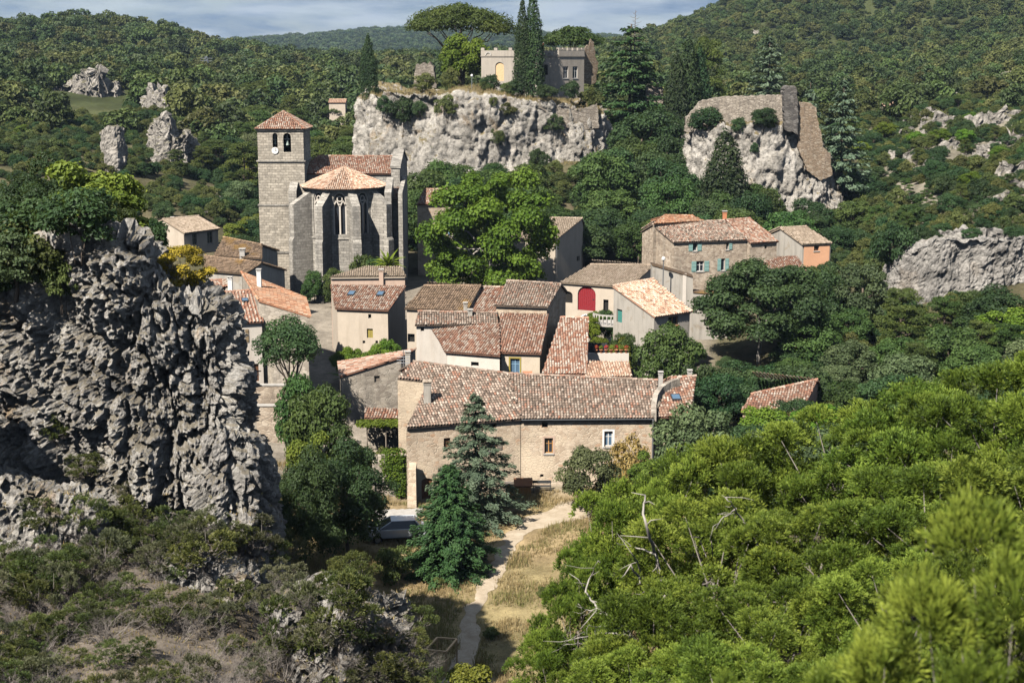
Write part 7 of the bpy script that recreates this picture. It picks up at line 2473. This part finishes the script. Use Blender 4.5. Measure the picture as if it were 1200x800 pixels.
leafy('ivy_curtain', 'ivy hanging over the courtyard wall by the barn door', 'ivy', lob, 3000, 0.17, M['lime'], (), 4, (P(464, 585, 101.5).x, 101.5, 0.0))
cw = thing('courtyard_wall', 'ivy-covered stone wall closing the courtyard beside the barn', 'wall', (P(460, 588, 101.6).x, 101.9, 0))
mb = MB()
a, b_ = P(436, 534, 101.8), P(479, 536, 101.8)
mb.box((a.x, 101.8, -0.6), (b_.x - a.x, 0, 0), (0, 0.5, 0), (0, 0, a.z + 0.6))
part('masonry', mb, M['stone_grey'], cw)
mb = MB()
q0, q1 = P(463, 566, 101.7), P(472, 588, 101.7)
mb.box((q0.x, 101.72, 0.0), (q1.x - q0.x, 0, 0), (0, 0.1, 0), (0, 0, q0.z))
part('door', mb, M['wood_brown'], cw)
for i, (px, py, Y) in enumerate(((421, 515, 110), (428, 519, 109), (458, 528, 108), (466, 529, 108.4), (478, 517, 109.2))):
    p = P(px, py, Y)
    tree('flowering_plant', 'flowers', 'potted red-flowering plant near the vine arbour', 'plant', (p.x, p.y, surf(p.x, p.y) - 0.02), 0.75 + 0.12 * i, 0.9, group='red flowers around the vine arbour')
# hedge of bushes along the courtyard wall
for px, yt, w_, Y, lb in ((425, 527, 36, 104, 'clipped bush under the vine arbour'), (447, 526, 40, 103.5, 'rounded bush under the vine arbour beside the ivy'), (404, 520, 36, 105, 'dark bush at the corner of the stone cottage')):
    tpx('courtyard_bush', 'bush0', lb, 'bush', px, yt, w_, Y)

def fronds(name, label, cat, loc, n, L_, wdt, arch, mat, seed, up0=0.9):
    rng = np.random.default_rng(seed)
    V, Fq, rn = [], [], []
    th = thing(name, label, cat, loc)
    for i in range(n):
        a = i * 2.39996 + rng.uniform(-.2, .2)
        el = up0 * (1 - 0.75 * i / n) + rng.uniform(-.1, .1)
        ll = L_ * rng.uniform(0.75, 1.1)
        k = 8
        p = np.array([0, 0, 0.4]) if arch > 0.3 else np.array([0, 0, 0.05])
        d = np.array([math.cos(a) * math.cos(el), math.sin(a) * math.cos(el), math.sin(el)])
        sd = np.array([-math.sin(a), math.cos(a), 0])
        o = len(V)
        for j in range(k + 1):
            t = j / k
            w_ = wdt * math.sin(math.pi * min(0.98, 0.12 + 0.88 * t)) ** 0.8
            V += [p - sd * w_ + np.array([0, 0, -w_ * 0.4]), p.copy(), p + sd * w_ + np.array([0, 0, -w_ * 0.4])]
            p = p + d * ll / k
            d = d + np.array([0, 0, -arch / k * 1.5])
            d /= np.linalg.norm(d)
        for j in range(k):
            b = o + 3 * j
            Fq += [(b, b + 1, b + 4, b + 3), (b + 1, b + 2, b + 5, b + 4)]
            rn += [0.3 + 0.5 * rng.random()] * 2
    link('fronds', mesh_from('fronds', np.array(V), [np.array(Fq)], False, {'rnd': rn}), mat, th)
    mb = MB()
    l0 = Vector(loc)
    mb.tube([l0 + Vector((0, 0, -0.4)), l0 + Vector((0, 0, 0.45))], [0.22, 0.16], 8)
    part('stem', mb, M['bark'], th)
q = P(455, 322, 156)
fronds('palm_plant', 'bushy palm rising behind the pink chimney below the church', 'palm', (q.x, 156, P(455, 317, 156).z), 34, 2.3, 0.18, 0.9, M['lime'], 4, 1.3)
q = P(455, 322, 156)
bp_ = [c_ for c_ in bpy.data.objects if c_.name.startswith('palm_plant')][0]
mb = MB()
mb.tube([(q.x, 156, surf(q.x, 156) - 0.4), (q.x, 156, P(455, 316, 156).z)], [0.26, 0.2], 8)
part('trunk', mb, M['bark'], bp_)
q = P(411, 420, 131)
fronds('agave_plant', 'spiky agave with long arching leaves before the skylight house', 'agave', (q.x, 131, surf(q.x, 131)), 24, 2.6, 0.16, 0.45, M['lime'], 6, 1.2)
for px, yt, w_, Y in ((400, 408, 30, 129), (416, 410, 26, 129.5), (440, 404, 30, 130), (449, 398, 20, 131), (428, 412, 26, 130)):
    tpx('terrace_bush', 'lime0', 'leafy green bush along the front of the skylight house', 'bush', px, yt, w_, Y, group='bushes before the skylight house')
for px, yt, w_, Y in ((364, 318, 12, 163), (355, 333, 14, 162), (388, 315, 24, 161), (424, 300, 24, 162), (437, 304, 20, 161.5)):
    tpx('church_bush', 'oak0', 'wild bush at the foot of the church buttresses', 'bush', px, yt, w_, Y, group='bushes at the foot of the apse', minh=1.2)
# garden between the long roof and the balcony house, and the lane
for px, yt, w_, Y, kd in ((692, 372, 16, 139, 'lime0'), (700, 366, 22, 143, 'lime0'), (712, 364, 18, 144, 'oak0'), (731, 380, 16, 139, 'oak0'), (728, 398, 26, 131, 'yg0'), (705, 396, 22, 134, 'lime0'), (694, 402, 14, 132, 'bush0'), (716, 402, 16, 133, 'bush1'), (735, 392, 14, 132, 'oak0')):
    tpx('garden_bush', kd, 'green shrub in the terraced garden by the balcony', 'bush', px, yt, w_, Y, group='shrubs of the terraced garden', minh=1.0)
gw = thing('garden_wall', 'pale low wall of the terraced garden above the barn', 'wall', P(712, 420, 124))
mb = MB()
a, b_ = P(688, 414, 125), P(737, 414, 125)
mb.box((a.x, 125, 0.5), (b_.x - a.x, 0, 0), (0, 0.35, 0), (0, 0, a.z - 0.5))
part('masonry', mb, M['plaster_white'], gw)
for i in range(7):
    x_ = a.x + (b_.x - a.x) * (0.22 + 0.12 * i)
    pt_ = thing('flower_pot', 'terracotta pot on the pale garden wall', 'pot', (x_, 125.17, a.z), 'terracotta pots on the garden wall')
    mb = MB()
    mb.lathe((x_, 125.17, a.z), [(0.10, 0), (0.15, 0.26), (0.17, 0.26), (0.17, 0.32), (0.13, 0.32), (0.12, 0.25)], 10)
    part('pot', mb, M['terracotta'], pt_, True)
    V, Fq, rn = lobed(np.random.default_rng(i), [((0, 0, 0.5), (0.2, 0.2, 0.22))], 90, 0.12)
    link('plant', mesh_from('plant', V, [Fq], False, {'rnd': rn}), M['lime' if i % 2 else 'flower_red'], pt_)
h = House('garden_shed', 'low tiled shed roof below the pale garden wall', 'shed', (P(712, 440, 120).x, 121, 1.2))
h.slope((686, 442), (741, 441), 5.7, 15, [(737, 424), (689, 423)], 'tile_peach', None, 0.6, 'plaster_pale', ridge=False)
fp = thing('screen_fence', 'dark green screen fence in the terraced garden', 'fence', P(700, 412, 128))
mb = MB()
a, b_ = P(687, 402, 128.5), P(711, 402, 128.5)
mb.box((a.x, 128.5, a.z - 1.0), (b_.x - a.x, 0, 0), (0, 0.05, 0), (0, 0, 1.0))
part('screen', mb, M['metal_dark'], fp)
for k in range(4):
    x_ = a.x + (b_.x - a.x) * k / 3
    mb = MB()
    mb.cbox((x_, 128.45, surf(x_, 128.45) - 0.2), 0.07, 0.07, a.z + 0.1 - surf(x_, 128.45) + 0.2)
    part('post', mb, M['metal_dark'], fp)

# trees filling the slope between the balcony house and the big round tree
for px, yt, w_, Y, kd, lb in ((828, 432, 50, 128, 'oakd1', 'dark bush at the foot of the tall rendered wall'), (858, 418, 50, 133, 'oakd2', 'shaded bush under the big round tree'), (935, 400, 60, 134, 'oakd0', 'shaded oak beside the trunk of the big round tree'), (960, 370, 60, 140, 'oakd1', 'oak touching the crown of the big round tree'), (812, 400, 34, 136, 'oak0', 'climbing bush on the tall rendered wall'), (870, 440, 40, 124, 'oak1', 'small bush behind the half-hidden cottage'), (940, 318, 60, 152, 'oakd2', 'oak just below the orange house')):
    tpx('slope_tree', kd, lb, 'tree', px, yt, w_, Y)
# left: low walls by the three-storey house
for (px0, px1, yt, Y, lb) in ((262, 336, 452, 121, 'low stone terrace wall before the three-storey house'), (300, 332, 476, 113, 'pale low wall beside the street below the round-headed tree')):
    a, b_ = P(px0, yt, Y), P(px1, yt, Y)
    w2 = thing('terrace_wall', lb, 'wall', ((a.x + b_.x) / 2, Y, surf((a.x + b_.x) / 2, Y)))
    mb = MB()
    mb.box((a.x, Y, 0.2), (b_.x - a.x, 0, 0), (0, 0.45, 0), (0, 0, a.z - 0.2))
    part('masonry', mb, M['stone_house'], w2)
    mb = MB()
    mb.box((a.x - 0.05, Y - 0.06, a.z + 0.002), (b_.x - a.x + 0.1, 0, 0), (0, 0.57, 0), (0, 0, 0.1))
    part('coping', mb, M['concrete'], w2)

for px, yt, w_, Y in [(1048 + 12 * i, 262 + 5 * ((i * 37) % 5), 34, 153 + 2.5 * (i % 4)) for i in range(18)]:
    tpx('cliff_top_bush', 'bushd%d' % (px % 3), 'dark bush along the rim of the smooth grey cliff', 'bush', px, yt, w_, Y, group='bushes along the rim of the smooth cliff', minh=1.4)
for i in range(16):  # dark-leaved bushes added so the bank reads as deep shade
    px = 826 + 9.5 * i
    Y = 118 + (i * 7) % 12
    tpx('shade_fill_bush', 'bushd%d' % (i % 3), 'dark bush standing in for shade on the bank under the big round tree', 'bush', px, 428 + (i * 11) % 30, 52, Y, group='bushes under the big round tree', minh=2.4)
# ------------------------------------------------------------------ cars
def car(label, loc, yaw, paint):
    th = thing('parked_car', label, 'car', loc)
    th.rotation_euler = (0, 0, yaw)
    def pc_(name, mb, mat, par=th, smooth=False):
        o = link(name, mb.mesh(name, smooth=smooth), mat, par)
        return o
    W2 = 0.86
    prof = [(-2.02, 0.32), (-2.06, 0.62), (-1.98, 0.86), (-1.15, 0.96), (1.55, 1.0), (1.98, 0.90), (2.05, 0.6), (2.0, 0.32)]
    b = MB()
    def shell(pr, w0, w1):
        L0 = [Vector((x, -w0, z)) for x, z in pr]
        R0 = [Vector((x, w0, z)) for x, z in pr]
        n = len(pr)
        o = len(b.v)
        b.v += [tuple(p) for p in L0] + [tuple(p) for p in R0]
        b.f.append(tuple(o + i for i in range(n)))
        b.f.append(tuple(o + 2 * n - 1 - i for i in range(n)))
        for i in range(n):
            j = (i + 1) % n
            b.f.append((o + j, o + i, o + n + i, o + n + j))
    shell(prof, W2, W2)
    body = pc_('body', b, paint)
    bv = body.modifiers.new('bevel', 'BEVEL')
    bv.width = 0.09
    bv.segments = 3
    c = MB()
    lo = [Vector((-1.2, -W2 + 0.03, 0.95)), Vector((1.75, -W2 + 0.03, 0.97)), Vector((1.75, W2 - 0.03, 0.97)), Vector((-1.2, W2 - 0.03, 0.95))]
    hi = [Vector((-0.35, -0.62, 1.42)), Vector((1.3, -0.62, 1.42)), Vector((1.3, 0.62, 1.42)), Vector((-0.35, 0.62, 1.42))]
    c.hexa(lo, hi)
    cab = pc_('windows', c, M['glass'])
    r = MB()
    r.hexa([p + Vector((0, 0, 0.002)) for p in hi], [p * 1.0 + Vector((0.0, 0, 0.06)) for p in hi])
    ro = pc_('roof', r, paint)
    bv = ro.modifiers.new('bevel', 'BEVEL')
    bv.width = 0.025
    bv.segments = 2
    for a_, b_ in zip(lo, hi):
        q_ = MB()
        q_.tube([a_, b_], [0.045, 0.04], 6)
        pc_('pillar', q_, paint)
    for x in (-1.28, 1.28):
        for y in (-W2, W2):
            t = MB()
            rim = MB()
            pts = []
            for k in range(16):
                an = 2 * math.pi * k / 16
                pts.append(Vector((x + 0.31 * math.cos(an), y - 0.1, 0.31 + 0.31 * math.sin(an))))
            t.prism(pts, (0, 0.2, 0))
            wh = pc_('wheel', t, M['dark'])
            rim.prism([Vector((x + 0.19 * math.cos(2 * math.pi * k / 12), y - 0.108, 0.31 + 0.19 * math.sin(2 * math.pi * k / 12))) for k in range(12)], (0, 0.216, 0))
            pc_('rim', rim, M['metal'], wh)
    for y in (-0.62, 0.62):
        l_ = MB()
        l_.cbox((-2.04, y, 0.62), 0.06, 0.3, 0.14)
        pc_('headlight', l_, M['paint_white'])
        l_ = MB()
        l_.cbox((2.03, y, 0.65), 0.06, 0.22, 0.2)
        pc_('tail_light', l_, M['paint_red'])
    return th
M['car_silver'] = m_plain('car_silver', (0.62, 0.66, 0.70), 0.25, 0.2, 0.6, 0.03)
M['car_white'] = m_plain('car_white', (0.80, 0.80, 0.80), 0.3, 0.0, 0.6, 0.03)
p = Pz(464, 626, 0.3)
car('silver car parked at the courtyard edge behind the holm oak', (p.x, p.y, surf(p.x, p.y) + 0.02), rad(8), M['car_silver'])
p = P(691, 366, 150)
car('small white car parked before the red arched door', (p.x, 150, surf(p.x, 150) + 0.02), rad(12), M['car_white'])

# ------------------------------------------------------------------ wooden frame, chest, bench, posts
p = Pz(519, 779, 0.05)
wf = thing('timber_pen', 'raw timber pen of posts and rails beside the footpath', 'pen', (p.x, p.y, 0))
cr_ = [Vector((p.x + x, p.y + y, surf(p.x + x, p.y + y) - 0.1)) for x, y in ((-0.85, -0.9), (0.22, -0.9), (0.72, 0.9), (-0.35, 0.95))]
for c_ in cr_:
    mb = MB()
    mb.cbox(c_, 0.085, 0.085, 1.45)
    part('post', mb, M['wood_raw'], wf)
for a, b_ in zip(cr_, cr_[1:] + cr_[:1]):
    mb = MB()
    d_ = (b_ - a).normalized()
    sd = Vector((-d_.y, d_.x, 0)) * 0.045
    a2, b2 = a + Vector((0, 0, 1.452)), b_ + Vector((0, 0, 1.452))
    mb.hexa([a2 - sd, b2 - sd, b2 + sd, a2 + sd], [a2 - sd + Vector((0, 0, 0.08)), b2 - sd + Vector((0, 0, 0.08)), b2 + sd + Vector((0, 0, 0.08)), a2 + sd + Vector((0, 0, 0.08))])
    part('rail', mb, M['wood_raw'], wf)
p = P(613, 572, 102.2)
z0 = surf(p.x, 102.2)
wc = thing('wooden_chest', 'orange plank chest with brown lid against the barn wall', 'chest', (p.x, 102.2, z0))
for k in range(6):
    mb = MB()
    mb.box((p.x - 0.6 + k * 0.2 + 0.005, 101.75, z0 - 0.1), (0.19, 0, 0), (0, 0.8, 0), (0, 0, 0.78))
    part('plank', mb, M['wood_orange'], wc)
mb = MB()
mb.hexa([(p.x - 0.7, 101.65, z0 + 0.70), (p.x + 0.7, 101.65, z0 + 0.70), (p.x + 0.7, 102.65, z0 + 1.05), (p.x - 0.7, 102.65, z0 + 1.05)], [(p.x - 0.7, 101.65, z0 + 0.78), (p.x + 0.7, 101.65, z0 + 0.78), (p.x + 0.7, 102.65, z0 + 1.13), (p.x - 0.7, 102.65, z0 + 1.13)])
part('lid', mb, M['wood_brown'], wc)
p = P(597, 572, 102.0)
z0 = surf(p.x, 102.0)
wb_ = thing('waste_bin', 'grey-lidded bin standing next to the plank chest', 'bin', (p.x, 102.0, z0))
mb = MB()
mb.hexa([(p.x - 0.26, 101.8, z0), (p.x + 0.26, 101.8, z0), (p.x + 0.26, 102.3, z0), (p.x - 0.26, 102.3, z0)], [(p.x - 0.32, 101.75, z0 + 0.9), (p.x + 0.32, 101.75, z0 + 0.9), (p.x + 0.32, 102.35, z0 + 0.9), (p.x - 0.32, 102.35, z0 + 0.9)])
part('body', mb, M['wood_orange'], wb_)
mb = MB()
mb.cbox((p.x, 102.05, z0 + 0.902), 0.7, 0.66, 0.08)
part('lid', mb, M['metal'], wb_)
p = P(635, 569, 102.4)
z0 = surf(p.x, 102.4)
be = thing('iron_bench', 'thin iron bench against the barn wall in the grass', 'bench', (p.x, 102.4, z0))
mb = MB()
mb.box((p.x - 0.7, 102.2, z0 + 0.42), (1.4, 0, 0), (0, 0.4, 0), (0, 0, 0.04))
part('seat', mb, M['metal_dark'], be)
mb = MB()
mb.box((p.x - 0.7, 102.58, z0 + 0.60), (1.4, 0, 0), (0, 0.04, 0), (0, 0, 0.22))
part('backrest', mb, M['metal_dark'], be)
for x_, y_, h_ in ((-0.65, 102.22, 0.42), (0.62, 102.22, 0.42), (-0.65, 102.57, 0.8), (0.62, 102.57, 0.8)):
    mb = MB()
    mb.box((p.x + x_, y_, z0 - 0.05), (0.04, 0, 0), (0, 0.04, 0), (0, 0, h_ + 0.05))
    part('leg', mb, M['metal_dark'], be)

def lamp_post(label, px, ybase, ytop, Y):
    x_ = Xat(px, Y, ybase)
    z0 = surf(x_, Y)
    zt = P(px, ytop, Y).z
    lp_ = thing('lamp_post', label, 'lamp', (x_, Y, z0))
    mb = MB()
    mb.tube([(x_, Y, z0 - 0.3), (x_, Y, zt - 0.3)], [0.07, 0.05], 8)
    part('pole', mb, M['metal'], lp_)
    mb = MB()
    mb.lathe((x_, Y, zt - 0.3), [(0.10, 0), (0.2, 0.1), (0.2, 0.28), (0.06, 0.42)], 10)
    part('lantern', mb, M['paint_white'], lp_)
lamp_post('thin lamp post on the grassy cliff top before the castle house', 553, 108, 88, 228.5)
lamp_post('lamp post beside the tall rendered wall below the shuttered house', 777, 330, 302, 144.5)

# lattice pylon on the far hillside
X_ = Xat(242.5, 540, 90)
z0 = surf(X_, 540)
zt = P(242.5, 66, 540).z
py_ = thing('power_pylon', 'thin steel lattice pylon standing in the far woods', 'pylon', (X_, 540, z0))
mb = MB()
Hh = zt - z0
def cnr(t, sx, sy):
    w_ = 1.5 * (1 - 0.82 * t)
    return Vector((X_ + sx * w_, 540 + sy * w_, z0 + Hh * t))
for sx in (-1, 1):
    for sy in (-1, 1):
        mb.tube([cnr(0, sx, sy), cnr(1, sx, sy)], [0.13, 0.09], 4)
for k in range(7):
    t0, t1 = k / 7, (k + 1) / 7
    for (s0, s1) in (((-1, -1), (1, -1)), ((1, -1), (1, 1)), ((1, 1), (-1, 1)), ((-1, 1), (-1, -1))):
        mb.tube([cnr(t0, *s0), cnr(t1, *s1)], [0.07, 0.07], 4)
part('lattice', mb, M['metal'], py_)
mb = MB()
for t in (0.78, 0.9):
    mb.tube([Vector((X_ - 2.2, 540, z0 + Hh * t)), Vector((X_ + 2.2, 540, z0 + Hh * t))], [0.08, 0.08], 4)
part('cross_arms', mb, M['metal'], py_)

# far villas among the pines
for px, yb_, wp_, Y, lb, rt in ((231, 131, 16, 390, 'pale villa with beige roof among the valley pines', 'tile_peach'), (255, 131, 14, 392, 'smaller villa beside the beige-roofed one in the pines', 'tile_peach'), (396, 120, 20, 345, 'white-walled villa half hidden behind the castle cliff', 'tile_peach'), (1040, 128, 14, 300, 'white villa on the slope behind the blue-green cedar', 'tile_peach')):
    x_ = Xat(px, Y, yb_)
    z0 = surf(x_, Y)
    zb_ = max(z0 + 0.3, P(px, yb_, Y).z - 2.6)
    h = House('far_villa', lb, 'house', (x_, Y, z0))
    wd = wp_ * Y / F
    h.slope(None, None, 0, 18, [('uw', wd, 2.2), ('uw', 0, 2.2)], rt, 2.0, z0 - 1.5, 'plaster_pale', e_pts=(Vector((x_ - wd / 2, Y - 2, zb_ + 2.6)), Vector((x_ + wd / 2, Y - 2, zb_ + 2.6))), spacing=0.4)

# ------------------------------------------------------------------ air
hz = MB()
hz.box((-7200, -60, -60), (14400, 0, 0), (0, 7400, 0), (0, 0, 330))
m = new_mat('haze')
g = NT(m)
pv = g.n('ShaderNodeVolumePrincipled')
pv.inputs['Color'].default_value = (0.55, 0.74, 1.0, 1)
pv.inputs['Density'].default_value = 0.00007
pv.inputs['Anisotropy'].default_value = 0.0
ou = g.n('ShaderNodeOutputMaterial')
g.l(pv.outputs['Volume'], ou.inputs['Volume'])
hzo = link('haze', hz.mesh('haze'), m, None, 'stuff')
tag(hzo, 'thin bluish air over the valley', 'haze')
